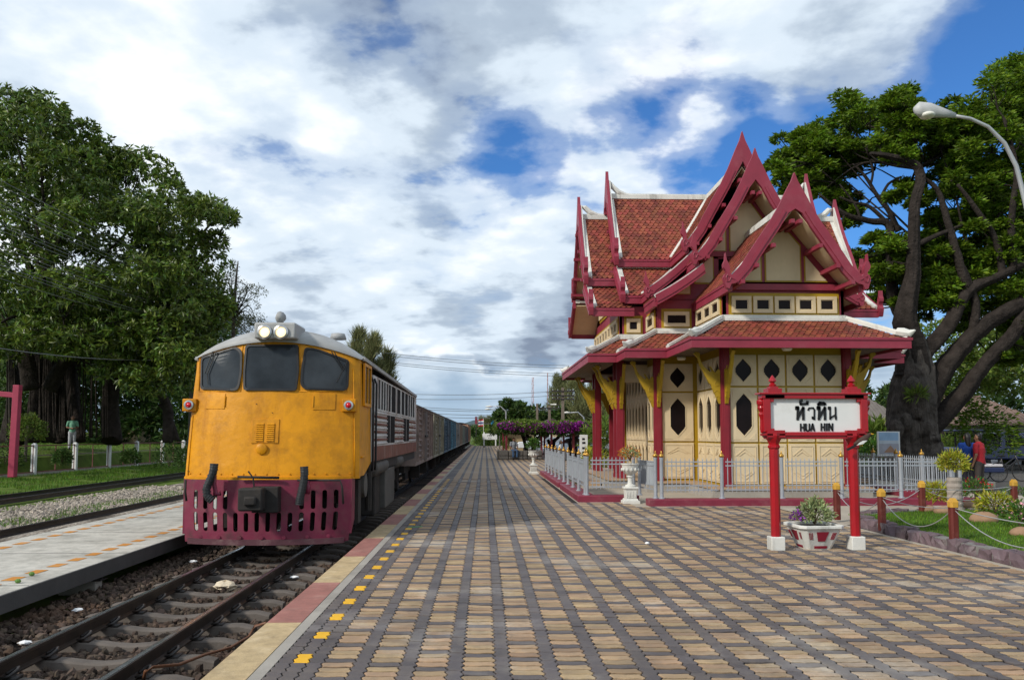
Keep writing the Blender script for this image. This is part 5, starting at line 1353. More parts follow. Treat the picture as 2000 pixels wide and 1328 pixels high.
M_UGREY = mat('under_grey', (.085, .08, .072), .7, .25, 3, .15, 40, dirt=(.06, .05, .04), dscale=2.5, damt=.7, streak=True)
M_DARKOPEN = mat('dark_opening', (.012, .011, .011), .8, .3, 5, spec=.1)  # near-black colour stands in for the shade inside windows and openings
M_HEAD = mat('headlight_lit', (1.0, .78, .45), .3, .0, emit=1.15)
M_CHROME = mat('lamp_rim', (.5, .5, .5), .25, metal=.8)
M_REDLENS = mat('red_lens', (.55, .01, .02), .15, .05)
LX = -3.36
loco = thing('locomotive', 'yellow diesel locomotive with lit twin headlights and maroon pilot on the near track', 'locomotive', (LX, 12.55, RZ))
def hw(z): return 1.365 - .022 * max(0, z - 1) - .012 * max(0, z - 2.2)
def yf(u, z): return 12.50 + .30 * abs(u / 1.36) ** 2.4 + .165 * max(0, z - 1.0) - .02 * math.sin(max(0, z - 1) * 1.5)
def ztop(u): return 3.13 - .27 * abs(u / 1.36) ** 2.0
def surf(u, z, out=0.): return (LX + u, yf(u, z) - out, z)
NU, NZ = 36, 20; vs = []; fs = []
for j in range(NZ + 1):
    for i in range(NU + 1):
        f = -1 + 2 * i / NU; z = .97 + (ztop(f * 1.33) - .97) * j / NZ; u = f * hw(z); r_ = max(0, abs(f) - .93) / .07
        x, y, z = surf(u, z); vs.append((x, y + .05 * r_ ** 2 + random.gauss(0, .0012), z))
for j in range(NZ):
    for i in range(NU): fs.append((j * (NU + 1) + i, j * (NU + 1) + i + 1, (j + 1) * (NU + 1) + i + 1, (j + 1) * (NU + 1) + i))
nose = MB().add(vs, fs).build('nose', M_YELLOW, loco, smooth=True)
YC0 = 14.15
for s in (-1, 1):
    vs = []; fs = []
    zs = [.97, 1.15, 1.5, 2.0, 2.2, 2.5, 2.86]
    for z in zs:
        y0 = yf(hw(z), z) + .05; vs += [(LX + s * hw(z), y0, z), (LX + s * (hw(z) + .0), (13.35 if z < 1.1 else YC0) if z < 1.2 else YC0, z)]
    vs[3] = (vs[3][0], YC0, 1.15)
    fs = [(2 * i, 2 * i + 1, 2 * i + 3, 2 * i + 2) for i in range(len(zs) - 1)]
    cs = MB().add(vs, fs).build('cab_side', M_YELLOW, loco)
    xs = LX + s * 1.345
    MB().box(min(xs, xs + s * .012), max(xs, xs + s * .012), 13.30, 13.98, 2.15, 2.78).build('cab_window', M_LGLASS, cs)
    m = MB()
    for a in ((13.26, 14.02, 2.11, 2.16), (13.26, 14.02, 2.77, 2.82), (13.26, 13.31, 2.16, 2.77), (13.62, 13.66, 2.16, 2.77), (13.97, 14.02, 2.16, 2.77)): m.box(min(xs, xs + s * .035), max(xs, xs + s * .035), *a)
    m.build('window_frame', M_YELLOW, cs)
    MB().box(min(xs, xs + s * .05), max(xs, xs + s * .05), 12.99, 13.45, 1.26, 1.29).build('grab_rail', M_YELLOW, cs)
# lip under the nose
ln = [(LX + u, yf(u, .97) - .03 + .05 * (max(0, abs(u) - 1.27) / .1) ** 2) for u in np.linspace(-1.37, 1.37, 25)]
MB().strip(ln, [(x, y + .10) for x, y in ln], lambda a, b, d: (a, b, d), .945, .985).build('nose_lip', M_YELLOW, nose)
def patch(poly, out, m, name, parent, thick=.012, bev=0, smooth=False):
    """plate that follows the nose surface; poly in (u, z)"""
    n = len(poly); b = MB(); c = np.mean(poly, 0); ks = (1, .8, .6, .4, .2); V = []; Fz = []
    for k_ in ks: V += [surf(c[0] + (u - c[0]) * k_, c[1] + (z - c[1]) * k_, out) for u, z in poly]
    V.append(surf(c[0], c[1], out)); V += [surf(u, z, out - thick) for u, z in poly]; q = len(ks) * n
    for r in range(len(ks) - 1): Fz += [(r * n + i, r * n + (i + 1) % n, (r + 1) * n + (i + 1) % n, (r + 1) * n + i) for i in range(n)]
    Fz += [((len(ks) - 1) * n + i, (len(ks) - 1) * n + (i + 1) % n, q) for i in range(n)] + [(i, (i + 1) % n, q + 1 + (i + 1) % n, q + 1 + i) for i in range(n)]
    b.add(V, Fz)
    return b.build(name, m, parent, bevel=bev)
def rounded(pts, r, k=5):
    out = []; n = len(pts)
    for i in range(n):
        p0, p1, p2 = (np.array(pts[(i + d) % n], float) for d in (-1, 0, 1))
        a = p1 + (p0 - p1) / np.linalg.norm(p0 - p1) * r; c = p1 + (p2 - p1) / np.linalg.norm(p2 - p1) * r
        for t in np.linspace(0, 1, k): out.append(tuple((1 - t) ** 2 * a + 2 * t * (1 - t) * p1 + t * t * c))
    return out
def uz(x, y):                                            # from nose close-up (2.657x, origin 340,600) to (u, z) on the nose
    px, py = 340 + x / 2.657, 600 + y / 2.657; Y = 12.85
    for _ in range(6):
        p = PY(px, py, Y); Y = yf(np.clip(p[0] - LX, -1.36, 1.36), p[2])
    return (p[0] - LX, p[2])
WIN = [[(150, 268), (170, 262), (318, 214), (346, 240), (344, 340), (330, 412), (310, 425), (148, 416)], [(382, 205), (636, 203), (640, 330), (628, 424), (372, 422), (372, 330)], [(690, 218), (745, 225), (900, 285), (896, 405), (880, 424), (690, 418), (668, 395), (672, 320)]]
for w in WIN:
    P = rounded([uz(*p) for p in w], .055); c = np.mean(P, 0)
    wo = patch(P, .018, M_LGLASS, 'windscreen', nose, .03)
    g = [(c[0] + (u - c[0]) * (1 + .03 / max(.15, abs(u - c[0]))), c[1] + (z - c[1]) * (1 + .03 / max(.15, abs(z - c[1])))) for u, z in P]
    n = len(P); b = MB(); b.add([surf(*p, .014) for p in P] + [surf(*p, .034) for p in P] + [surf(*p, .034) for p in g] + [surf(*p, -.01) for p in g], [(k_ * n + i, k_ * n + (i + 1) % n, (k_ + 1) * n + (i + 1) % n, (k_ + 1) * n + i) for k_ in range(3) for i in range(n)])
    b.build('gasket', M_BLACK, wo)
for pts in ([(130, 436), (132, 350), (134, 264), (230, 222), (338, 186)], [(130, 436), (250, 438), (345, 436), (352, 330), (352, 240), (360, 190)], [(648, 436), (655, 330), (652, 240), (652, 192)], [(648, 436), (770, 438), (898, 440), (902, 350), (904, 292), (800, 240), (680, 195)], [(98, 560), (85, 700), (72, 870)], [(930, 320), (935, 520), (938, 700), (936, 880)], [(160, 880), (400, 884), (640, 886), (900, 886)]):
    MB().tube([surf(*uz(*q), .004) for q in pts], .009, 6).build('panel_bead', M_YELLOW, nose, smooth=True)
for x0, y0, x1 in ((70, 848, 80), (425, 500, 432), (508, 545, 512)): MB().tube([surf(*uz(x0, y0), .004), surf(*uz(x1, y0 + 4), .004)], .006, 6).build('scratch', M_UNDER, nose)
for i in range(15): MB().lathe([(.014, 0), (.012, .010), (.001, .012)], (LX - 1.25 + i * .178, yf(-1.25 + i * .178, 1.02) - .0, 1.03), 8, 'y').build('rivet', M_YELLOW, nose)
for x0, y0, x1, y1 in ((165, 448, 268, 528), (720, 448, 840, 532)):
    a, b_ = uz(x0, y1), uz(x1, y0)
    h = patch([a, (b_[0], a[1]), b_, (a[0], b_[1])], .012, M_YELLOW, 'hatch', nose, .02, .004)
    MB().tube([surf(b_[0] if x0 < 500 else a[0], z, .016) for z in (a[1] + .04, b_[1] - .04)], .01, 6).build('hinge', M_YELLOW, h)
a, b_ = uz(400, 705), uz(548, 580)
gr = patch([a, (b_[0], a[1]), b_, (a[0], b_[1])], .015, M_YELLOW, 'grille_cover', nose, .03, .004)
wd = b_[0] - a[0]; hh = b_[1] - a[1]
for cx_ in (.30, .70):
    for i in range(9):
        z = a[1] + hh * (.12 + .085 * i); u = a[0] + wd * cx_
        MB().prism([(0, -.012), (.022, -.010), (.004, .014)], lambda q, r, d: (LX + u + d, yf(u, z) - .015 - q, z + r), -wd * .14, wd * .14).build('louvre', M_YELLOW, gr)
p = uz(456, 735); MB().lathe([(.085, 0), (.085, .035), (.07, .045), (.001, .045)], (LX + p[0], yf(*p) - .0, p[1]), 20, 'y').build('round_cover', M_YELLOW, nose, autos=40)
for x, y in ((90, 508), (912, 510)):
    p = uz(x if x < 500 else x, y); X = LX + p[0]; Y = yf(np.clip(p[0], -1.36, 1.36), p[1])
    mk_ = MB().box(X - .11, X + .11, Y - .10, Y + .15, p[1] - .10, p[1] + .10).build('marker_lamp', M_YELLOW, loco, bevel=.012)
    MB().lathe([(.075, 0), (.075, .03), (.05, .035), (.05, .02), (.001, .02)], (X, Y - .10, p[1]), 20, 'y').build('lamp_rim', M_CHROME, mk_, autos=40)
    MB().lathe([(.048, .018), (.04, .035), (.001, .045)], (X, Y - .10, p[1]), 16, 'y').build('lens', M_REDLENS, mk_, smooth=True)
# wipers
for pts in ([(225, 232), (178, 345)], [(205, 232), (165, 345)], [(178, 340), (182, 400)], [(820, 232), (885, 330)], [(835, 235), (890, 325)], [(905, 275), (850, 388)]):
    m = MB().tube([surf(*uz(*q), .05) for q in pts], .009, 6).build('wiper', M_BLACK, nose)
# roof: arched, with a visor over the windscreens
rl = []
def roof_arc(hwid, zs, zc, k=17): return [(-hwid + 2 * hwid * i / (k - 1), zs + (zc - zs) * (1 - abs(-1 + 2 * i / (k - 1)) ** 2.4)) for i in range(k)]
secs = []
for y_off, zc, zs, h_ in ((-.04, 3.17, 2.86, 1.35), (.10, 3.28, 2.89, 1.36), (.35, 3.36, 2.91, 1.36), (1.0, 3.36, 2.90, 1.36), (9.6, 3.22, 2.77, 1.36), (10.5, 3.1, 2.70, 1.34), (10.95, 2.85, 2.6, 1.32)):
    secs.append([(LX + u, (yf(u, ztop(u)) if y_off < .5 else 12.95) + y_off, z) for u, z in roof_arc(h_, zs, zc)])
k = 17; vs = [p for s in secs for p in s]; fs = [(j * k + i, j * k + i + 1, (j + 1) * k + i + 1, (j + 1) * k + i) for j in range(len(secs) - 1) for i in range(k - 1)]
base_l = [(LX + u, yf(u, ztop(u)) - .035, ztop(u) - .015) for u, z in roof_arc(1.345, 2.86, 3.17)]
vs += base_l; o_ = len(secs) * k; fs += [(i, o_ + i, o_ + i + 1, i + 1) for i in range(k - 1)]
roof = MB().add(vs, fs).build('roof', M_LROOF, loco, smooth=True)
for s in (-1, 1): MB().beam((LX + s * 1.36, 13.2, 2.88), (LX + s * 1.36, 23.3, 2.74), .05, .06).build('gutter', M_LROOF, roof)
hp = [PY(505, 640, 12.75), PY(564, 660, 12.75)]
hx0, hx1 = hp[0][0], hp[1][0] + .12; hz1, hz0 = 3.40, hp[1][2] - .03
hb = MB().box(hx0 - .03, hx1 + .02, 12.60, 13.3, hz0, hz1).build('headlight_box', M_LROOF, roof, bevel=.03)
for px in (516.5, 548.5):
    p = PY(px, 648.5, 12.58)
    l = MB().lathe([(.115, -.06), (.115, .03), (.085, .04), (.085, .0), (.001, -.02)], (p[0], 12.60, p[2]), 24, 'y').build('headlight_rim', M_CHROME, hb, autos=40)
    MB().lathe([(.082, .005), (.06, .02), (.001, .03)], (p[0], 12.60, p[2]), 20, 'y').build('headlight', M_HEAD, hb, smooth=True)
MB().tube([(LX + .05, 13.0, 3.42), (LX + .05, 12.85, 3.50), (LX + .1, 12.8, 3.52)], [.05, .06, .09], 10).build('horn', M_LROOF, roof, smooth=True)
MB().lathe([(.001, .12), (.12, .1), (.15, .0)], (LX + .75, 14.2, 3.32), 14).build('roof_vent', M_LROOF, roof, smooth=True)
for y in (16.5, 19.5, 22.0): MB().lathe([(.001, .10), (.42, .10), (.46, .06), (.46, -.1)], (LX, y, 3.22), 20).build('fan_cover', M_LROOF, roof, autos=40)
# pilot plate with real slots, made cell by cell
PT, PB = .945, -.015
def yp(u): return 12.42 + .30 * abs(u / 1.3) ** 2.2
def pil(u, z, d): 
    k_ = 1 - .03 * max(0, (.45 - z)) / .45
    return (LX - .03 + u * k_, yp(u) + d, z)
cells = []; W = 1.30
def slot_cell(m, u0, u1, z0, z1, slot=None):
    if slot is None:
        nseg = max(1, int((u1 - u0) / .2)); 
        for i in range(nseg):
            a, b = u0 + (u1 - u0) * i / nseg, u0 + (u1 - u0) * (i + 1) / nseg
            m.add([pil(a, z0, 0), pil(b, z0, 0), pil(b, z1, 0), pil(a, z1, 0)], [(0, 1, 2, 3)])
        return
    cu, cz, r, hl = slot; H = []
    for i in range(16):
        w = 2 * math.pi * (i + .5) / 16; H.append((cu + r * math.cos(w), cz + (hl - r) * (1 if math.sin(w) > 0 else -1) + r * math.sin(w)))
    O = []
    for u, z in H:
        du, dz = u - cu, z - cz; s_ = min((u1 - cu if du > 0 else cu - u0) / max(abs(du), 1e-6), (z1 - cz if dz > 0 else cz - z0) / max(abs(dz), 1e-6)); O.append((cu + du * s_, cz + dz * s_))
    n = 16; V = [pil(*p, 0) for p in H] + [pil(*p, 0) for p in O] + [pil(*p, .035) for p in H]; Fz = []
    for i in range(n):
        j = (i + 1) % n; Fz.append((i, j, 2 * n + j, 2 * n + i))
        e = lambda p: (abs(p[0] - u0) < 1e-6, abs(p[0] - u1) < 1e-6, abs(p[1] - z0) < 1e-6, abs(p[1] - z1) < 1e-6)
        if any(x and y for x, y in zip(e(O[i]), e(O[j]))): Fz.append((i, n + i, n + j, j))
        elif abs(O[i][1] - O[j][1]) > .9 * (z1 - z0):
            sd = u1 if O[i][0] > cu else u0; V += [pil(sd, O[i][1], 0), pil(sd, O[j][1], 0)]; Fz.append((i, n + i, len(V) - 2, len(V) - 1, n + j, j))
        else:
            c = (u0 if min(O[i][0], O[j][0]) < cu else u1, z0 if min(O[i][1], O[j][1]) < cz else z1); V.append(pil(*c, 0)); Fz.append((i, n + i, len(V) - 1, n + j, j))
    m.add(V, Fz)
m = MB(); NS = 14; cw = 2 * 1.16 / NS
slot_cell(m, -W, W, .86, PT); slot_cell(m, -W, W, PB, .125)
slot_cell(m, -W, -1.16, .125, .86); slot_cell(m, 1.16, W, .125, .86)
for i in range(NS):
    u0 = -1.16 + i * cw
    slot_cell(m, u0, u0 + cw, .125, .49, (u0 + cw / 2, .305, .036, .145))
    if i < 4 or i >= NS - 4: slot_cell(m, u0, u0 + cw, .49, .86, (u0 + cw / 2, .64, .036, .145))
slot_cell(m, -1.16 + 4 * cw, 1.16 - 4 * cw, .49, .86)
pl_o = m.build('pilot', M_PILOT, loco)
for s in (-1, 1): MB().prism([(12.72, PT), (13.0, PT), (13.0, .30), (12.72, .1)], lambda a, b, d: (LX - .03 + s * (1.285 + d), a, b), -.02, .02).build('pilot_side', M_PILOT, pl_o)
lp = [(u, yp(u)) for u in np.linspace(-1.2, 1.2, 17)]
MB().strip([(LX - .03 + u, y - .02) for u, y in lp], [(LX - .03 + u, y + .10) for u, y in lp], lambda a, b, d: (a, b, d), -.04, .045).build('pilot_lip', mat('worn_lip', (.10, .035, .045), .6, .3, 4, .2, 40, dirt=(.2, .15, .13), dscale=4, damt=.6), pl_o)
for i, u in enumerate((-1.05, -.72, -.36, 0, .36, .72, 1.05)): MB().lathe([(.03, 0), (.03, .012), (.001, .014)], (LX - .03 + u * .93, yp(u) - .018, .075), 10, 'y').build('bolt', M_PILOT, pl_o)
# coupler and buffer beam fittings
def pp(x, y, Y=12.3): return PY(340 + x / 2.657, 600 + y / 2.657, Y)
a, b_ = pp(405, 1065), pp(545, 930)
cb = MB().box(a[0], b_[0], 12.25, 12.5, a[2], b_[2]).build('coupler_box', M_UNDER, loco, bevel=.015)
a, b_ = pp(340, 1062, 12.15), pp(470, 935, 12.15)
MB().box(a[0], b_[0], 12.02, 12.24, a[2] + .02, b_[2]).box(a[0] + .1, b_[0] - .08, 11.97, 12.03, a[2] + .1, b_[2] - .12).build('knuckle', M_UNDER, cb, bevel=.04)
MB().tube([pp(415, 930, 12.2), pp(410, 885, 12.2), pp(385, 850, 12.2), pp(400, 870, 12.2)], .012, 6).build('uncoupling_lever', M_UNDER, cb)
M_HOSE = mat('brake_hose', (.025, .028, .03), .5, .3, 30)
for pts, name in (([(208, 815), (205, 850), (185, 900), (168, 940), (172, 980), (195, 1000)], 'brake_hose'), ([(675, 830), (677, 870), (668, 930), (655, 985), (650, 1020)], 'brake_hose')):
    P = [pp(x, y, 12.28) for x, y in pts]
    h = MB().tube(P, [.06, .055, .055, .055, .05, .04][:len(P)], 10).build(name, M_HOSE, loco, smooth=True)
    for i in range(14):
        f = i / 13 * (len(P) - 1); j = min(int(f), len(P) - 2); c = P[j] + (P[j + 1] - P[j]) * (f - j); d = P[j + 1] - P[j]; d /= np.linalg.norm(d)
        MB().tube([c - d * .012, c + d * .012], .062, 10).build('hose_rib', M_HOSE, h)
for pts, r_ in (([(210, 870), (208, 920), (218, 970), (240, 965)], .035), ([(690, 900), (695, 940), (690, 968)], .04), ([(60, 895), (58, 960), (64, 1005)], .018), ([(640, 897), (860, 897), (872, 930), (878, 1020)], .016), ([(330, 880), (545, 884)], .02)):
    MB().tube([pp(x, y, 12.36) for x, y in pts], r_, 8).build('pipe', M_PILOT if r_ > .03 else M_UNDER, loco, smooth=True)
# body behind the cab
Y1, Y2 = 14.55, 23.70
for s in (-1, 1):
    xs = LX + s * 1.30
    bd = MB().box(min(xs, xs + s * .03), max(xs, xs + s * .03), Y1, Y2, 1.15, 2.72).build('body_side', M_LWHITE, loco)
    X0 = xs + s * .03
    bx = lambda y0, y1, z0, z1, t0=.0, t1=.02: MB().box(min(X0 + s * t0, X0 + s * t1), max(X0 + s * t0, X0 + s * t1), y0, y1, z0, z1)
    for i in range(3): bx(Y1 + .02 + i * 3.05, Y1 + .02 + (i + 1) * 3.05 - .03, 1.152, 1.42, 0, .012).build('skirt_panel', M_RUST, bd)
    for y0, y1 in ((15.16, 15.45), (15.6, 15.9), (16.0, 16.3), (16.42, 16.68), (16.8, 17.2), (17.3, 18.15), (18.4, 19.15), (19.4, 20.1), (20.25, 21.0), (21.15, 21.6), (21.8, 22.25), (22.4, 22.9)):
        w = bx(y0, y1, 2.12, 2.68, 0, .006).build('side_window', M_DARKOPEN, bd)
        fr_ = MB()
        for q in ((y0 - .03, y1 + .03, 2.09, 2.12), (y0 - .03, y1 + .03, 2.68, 2.71), (y0 - .03, y0, 2.12, 2.68), (y1, y1 + .03, 2.12, 2.68)): fr_.box(min(X0, X0 + s * .018), max(X0, X0 + s * .018), *q)
        fr_.build('window_frame', M_LWHITE, w)
    ops = ((16.65, 17.2), (17.28, 18.1), (20.0, 20.7), (20.8, 21.5))
    for y0, y1 in ops: bx(y0, y1, 1.46, 2.04, -.01, .004).build('louvre_opening', M_DARKOPEN, bd)
    segs = [(Y1 + .03, 16.6), (18.15, 19.2), (19.25, 19.95), (21.55, 23.4)]
    for r in range(9):
        z = 1.47 + r * .072
        for y0, y1 in segs:
            MB().tube([(X0, y0, z), (X0, y1, z)], .030, 8, flat=.8).build('corrugation', M_RUST if r % 2 else M_LWHITE, bd, smooth=True)
    dr = MB().box(min(xs, xs - s * .1), max(xs, xs - s * .1), YC0, Y1, .97, 2.9).build('cab_doorway', M_BLACK, loco)  # black panel: the shade of the door recess is put in as colour
    for y in (YC0 + .04, Y1 + .02): MB().tube([(X0 + s * .05, y, 1.0), (X0 + s * .06, y, 1.2), (X0 + s * .06, y, 2.55), (X0 + s * .02, y, 2.65)], .02, 8).build('handrail', M_BLACK, dr, smooth=True)
    # under frame
    MB().box(min(xs, xs - s * .2), max(xs, xs - s * .2), 13.1, 23.6, .95, 1.14).build('sole_bar', M_UNDER, loco)
    for y0, y1 in ((15.2, 17.1), (18.9, 20.2)):
        res = MB().lathe([(.001, 0), (.13, .02), (.16, .08)] + [(.16 + (.012 if q % 2 else 0), .1 + (y1 - y0 - .2) * q / 14) for q in range(15)] + [(.16, y1 - y0 - .06), (.001, y1 - y0)], (0, 0, 0), 14, 'y')
        res.v = [(xs - s * .12 + a, y0 - b, 1.0 + c) for a, b, c in res.v]; res.build('air_reservoir', M_UGREY, loco, smooth=True)
    MB().box(min(xs - s * .5, xs), max(xs - s * .5, xs), 16.75, 17.55, .12, .92).build('battery_box', M_UGREY, loco, bevel=.02)
    MB().box(min(xs - s * .5, xs - s * .02), max(xs - s * .5, xs - s * .02), 17.6, 18.6, .12, .92).build('battery_box', M_UGREY, loco, bevel=.02)
    MB().box(min(xs - s * .6, xs - s * .1), max(xs - s * .6, xs - s * .1), 15.9, 16.7, .05, .95).build('fuel_tank', M_UNDER, loco, bevel=.03)
    MB().lathe([(.001, -.04), (.17, -.04), (.2, 0), (.2, .14), (.001, .14)], (xs - s * .1, 13.75, .78), 16, 'x').build('brake_cylinder', M_UGREY, loco, autos=40)
    MB().tube([(xs, 14.35, .3), (xs, 14.35, 1.1)], .06, 8).build('sand_pipe', M_UNDER, loco)
    MB().box(min(xs - s * .08, xs), max(xs - s * .08, xs), 13.2, 13.5, .2, .9).build('step_plate', M_UNDER, loco)
def bogie(yc, parent):
    b = None
    for s in (-1, 1):
        x = LX - .02 + s * .82
        m = MB().box(x - .06, x + .06, yc - 1.75, yc + 1.75, .38, .62)
        for q in (-1.35, 0, 1.35): m.box(x - .11, x + .11, yc + q - .16, yc + q + .16, .12, .5)
        m.tube([(x + s * .05, yc - 1.2, .7), (x + s * .05, yc - 1.2, .3)], .09, 8).tube([(x + s * .05, yc + 1.2, .7), (x + s * .05, yc + 1.2, .3)], .09, 8)
        fr_ = m.build('bogie_frame', M_UNDER, parent)
        for q in (-1.35, 0, 1.35):
            MB().lathe([(.06, -.09), (.46, -.07), (.46, .0), (.50, .01), (.50, .04), (.06, .07)] if s > 0 else [(.06, -.07), (.50, -.04), (.50, -.01), (.46, 0), (.46, .07), (.06, .09)], (TX + s * HG, yc + q, RZ + .50), 24, 'x').build('wheel', M_UNDER, fr_, autos=40)
bogie(14.9, loco); bogie(21.5, loco)
MB().box(LX - 1.2, LX + 1.2, 13.2, 23.6, .98, 1.12).box(LX - .5, LX + .5, 12.5, 13.3, .45, .9).build('underframe', M_UNDER, loco)
MB().box(LX - 1.25, LX + 1.25, 23.5, 23.68, 1.0, 2.66).build('rear_wall', M_RUST, loco)
MB().box(LX - 1.25, LX + 1.25, 14.2, 14.3, 1.0, 2.85).build('bulkhead', M_UNDER, loco)

# ------------------------------------------------------------------ goods wagons
wcol = [((.155, .12, .105), (.26, .21, .17)), ((.17, .16, .12), (.30, .28, .2)), ((.05, .075, .10), (.14, .15, .16)), ((.055, .12, .16), (.12, .15, .16)), ((.16, .15, .14), (.1, .08, .07)), ((.15, .115, .09), (.24, .2, .16)), ((.12, .135, .12), (.2, .2, .17)), ((.11, .10, .10), (.2, .17, .14)), ((.09, .10, .11), (.17, .15, .13)), ((.22, .12, .08), (.14, .08, .06)), ((.24, .15, .10), (.14, .09, .07))]
wlab = ['weathered brown-grey goods wagon coupled behind the locomotive', 'olive-grey goods wagon, second behind the locomotive', 'dark blue-grey goods wagon, third behind the locomotive', 'teal blue goods wagon, fourth behind the locomotive', 'pale grey goods wagon between the teal wagon and a brown one', 'faded brown goods wagon, sixth behind the locomotive', 'dull green-grey goods wagon, seventh behind the locomotive', 'dark grey-brown goods wagon in the far part of the train', 'slate grey goods wagon in the far part of the train', 'taller red-brown goods wagon near the tail of the train', 'taller tan-brown goods wagon at the tail of the train']
def wagon(i, y0, L_=7.9, detail=True):
    c, d = wcol[i]; ma = mat('wagon_paint_%d' % i, tuple(min(.6, x * 1.7) for x in c), .75, .35, 2.2, .2, 30, dirt=d, dscale=1.5, damt=.75, streak=True)
    mb_ = mat('wagon_door_%d' % i, tuple(x * .72 for x in c), .75, .3, 2.6, .2, 30, dirt=d, dscale=2, damt=.7, streak=True)
    t = thing('goods_wagon', wlab[i], 'wagon', (TX, y0 + L_ / 2, RZ), group=None)
    zt = 2.56 + (.35 if i > 8 else 0); zb = .68; hwd = 1.27; y1 = y0 + L_
    body = MB().box(TX - hwd + .04, TX + hwd - .04, y0, y1, zb, zt).build('body', ma, t)
    arc = roof_arc(hwd + .04, zt - .02, zt + .24, 11)
    MB().strip(arc, [(a, b - .05) for a, b in arc], lambda a, b, q: (TX + a, q, b), y0 - .05, y1 + .05).build('roof', mat('wagon_roof', (.10, .08, .07), .8, .3, 3, dirt=(.18, .11, .08), dscale=2, damt=.6), t, autos=30)
    for s in (1, -1) if i < 3 else (1,):
        X = TX + s * (hwd - .04)
        B_ = lambda a0, a1, z0, z1, th=.045: MB().box(min(X, X + s * th), max(X, X + s * th), a0, a1, z0, z1)
        B_(y0, y1, zb, zb + .10).build('sill', ma, body); B_(y0, y1, zt - .12, zt).build('top_rail', ma, body)
        for q in (0, .12, .30, .42, .58, .72, .86, 1):
            yy = y0 + .04 + (L_ - .08) * q; B_(yy - .04, yy + .04, zb + .102, zt - .122, .06).build('rib', ma, body)
        if detail:
            for a0, a1 in ((.44, .50), (.505, .565)):
                dn_ = B_(y0 + L_ * a0, y0 + L_ * a1, zb + .06, zt - .14, .075).build('door_leaf', mb_, body)
            for q in range(9):
                z = zb + .25 + q * (zt - zb - .5) / 8
                for a0, a1 in ((.13, .29), (.60, .71)): MB().tube([(X, y0 + L_ * a0, z), (X, y0 + L_ * a1, z)], .05, 6, flat=.8).build('pressing', ma, body, smooth=True)
            B_(y0 + L_ * .43, y0 + L_ * .58, 1.55, 1.62, .10).build('door_bar', M_UNDER, body)
    MB().box(TX - .9, TX + .9, y0 + .2, y1 - .2, .45, .67).box(TX - .1, TX + .1, y0 - .22, y1 + .22, .48, .62).build('underframe', M_UNDER, t)
    for yy in (y0 + 1.5, y1 - 1.5):
        for s in (-1, 1):
            ax = MB().box(TX + s * .82 - .05, TX + s * .82 + .05, yy - .5, yy + .5, .2, .44).build('axle_guard', M_UNDER, t)
            if detail: MB().lathe([(.05, -.06), (.42, -.05), (.42, .05), (.05, .06)], (TX + s * HG, yy, RZ + .42), 18, 'x').build('wheel', M_UNDER, ax)
    for q in (.3, .7): MB().box(TX + .9, TX + 1.2, y0 + L_ * q - .05, y0 + L_ * q + .05, .2, .66).build('step', M_UNDER, t)
    return t
yy = 24.5
for i in range(11): wagon(i, yy, 8.0, i < 5); yy += 8.55
# ------------------------------------------------------------------ trees
M_BARK = mat('grey_bark', (.10, .083, .070), .95, .5, 3, 1.0, 7, bz=.22, dirt=(.022, .018, .015), dscale=3.5, damt=.8, spec=.1, bd=.25, dirt2=((.13, .115, .10), 5, .6))
M_BARKD = mat('dark_bark', (.036, .029, .025), .95, .4, 3, .9, 9, spec=.1, bd=.12)
M_FICUS = mat('ficus_leaf', (.11, .165, .022), .40, .4, .5, isl=.7, hue=.03, trans=.25, spec=.45)
M_RAIN = mat('rain_tree_leaf', (.115, .19, .012), .5, .3, .35, isl=.6, hue=.02, trans=.35, spec=.25)
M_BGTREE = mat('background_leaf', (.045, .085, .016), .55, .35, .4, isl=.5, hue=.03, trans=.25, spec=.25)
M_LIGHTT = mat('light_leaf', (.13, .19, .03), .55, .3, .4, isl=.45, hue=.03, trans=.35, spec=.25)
M_CASU = mat('casuarina_needle', (.19, .20, .085), .6, .3, .4, isl=.5, hue=.03, trans=.3, spec=.2)
M_BOUG = mat('bougainvillea', (.26, .018, .24), .5, .3, 1, isl=.45, hue=.03, trans=.25)
def inpoly(p, poly):
    x, y = p; c = False; n = len(poly)
    for i in range(n):
        (x0, y0), (x1, y1) = poly[i], poly[i - 1]
        if (y0 > y) != (y1 > y) and x < (x1 - x0) * (y - y0) / (y1 - y0) + x0: c = not c
    return c
def px_clumps(poly, n, Yr, rpx, flat=.75):
    xs = [p[0] for p in poly]; ys_ = [p[1] for p in poly]; out = []
    while len(out) < n:
        p = (random.uniform(min(xs), max(xs)), random.uniform(min(ys_), max(ys_)))
        if not inpoly(p, poly): continue
        Y = random.uniform(*Yr); r = random.uniform(*rpx) * Y / F; out.append((PY(*p, Y), (r, r, r * flat)))
    return out
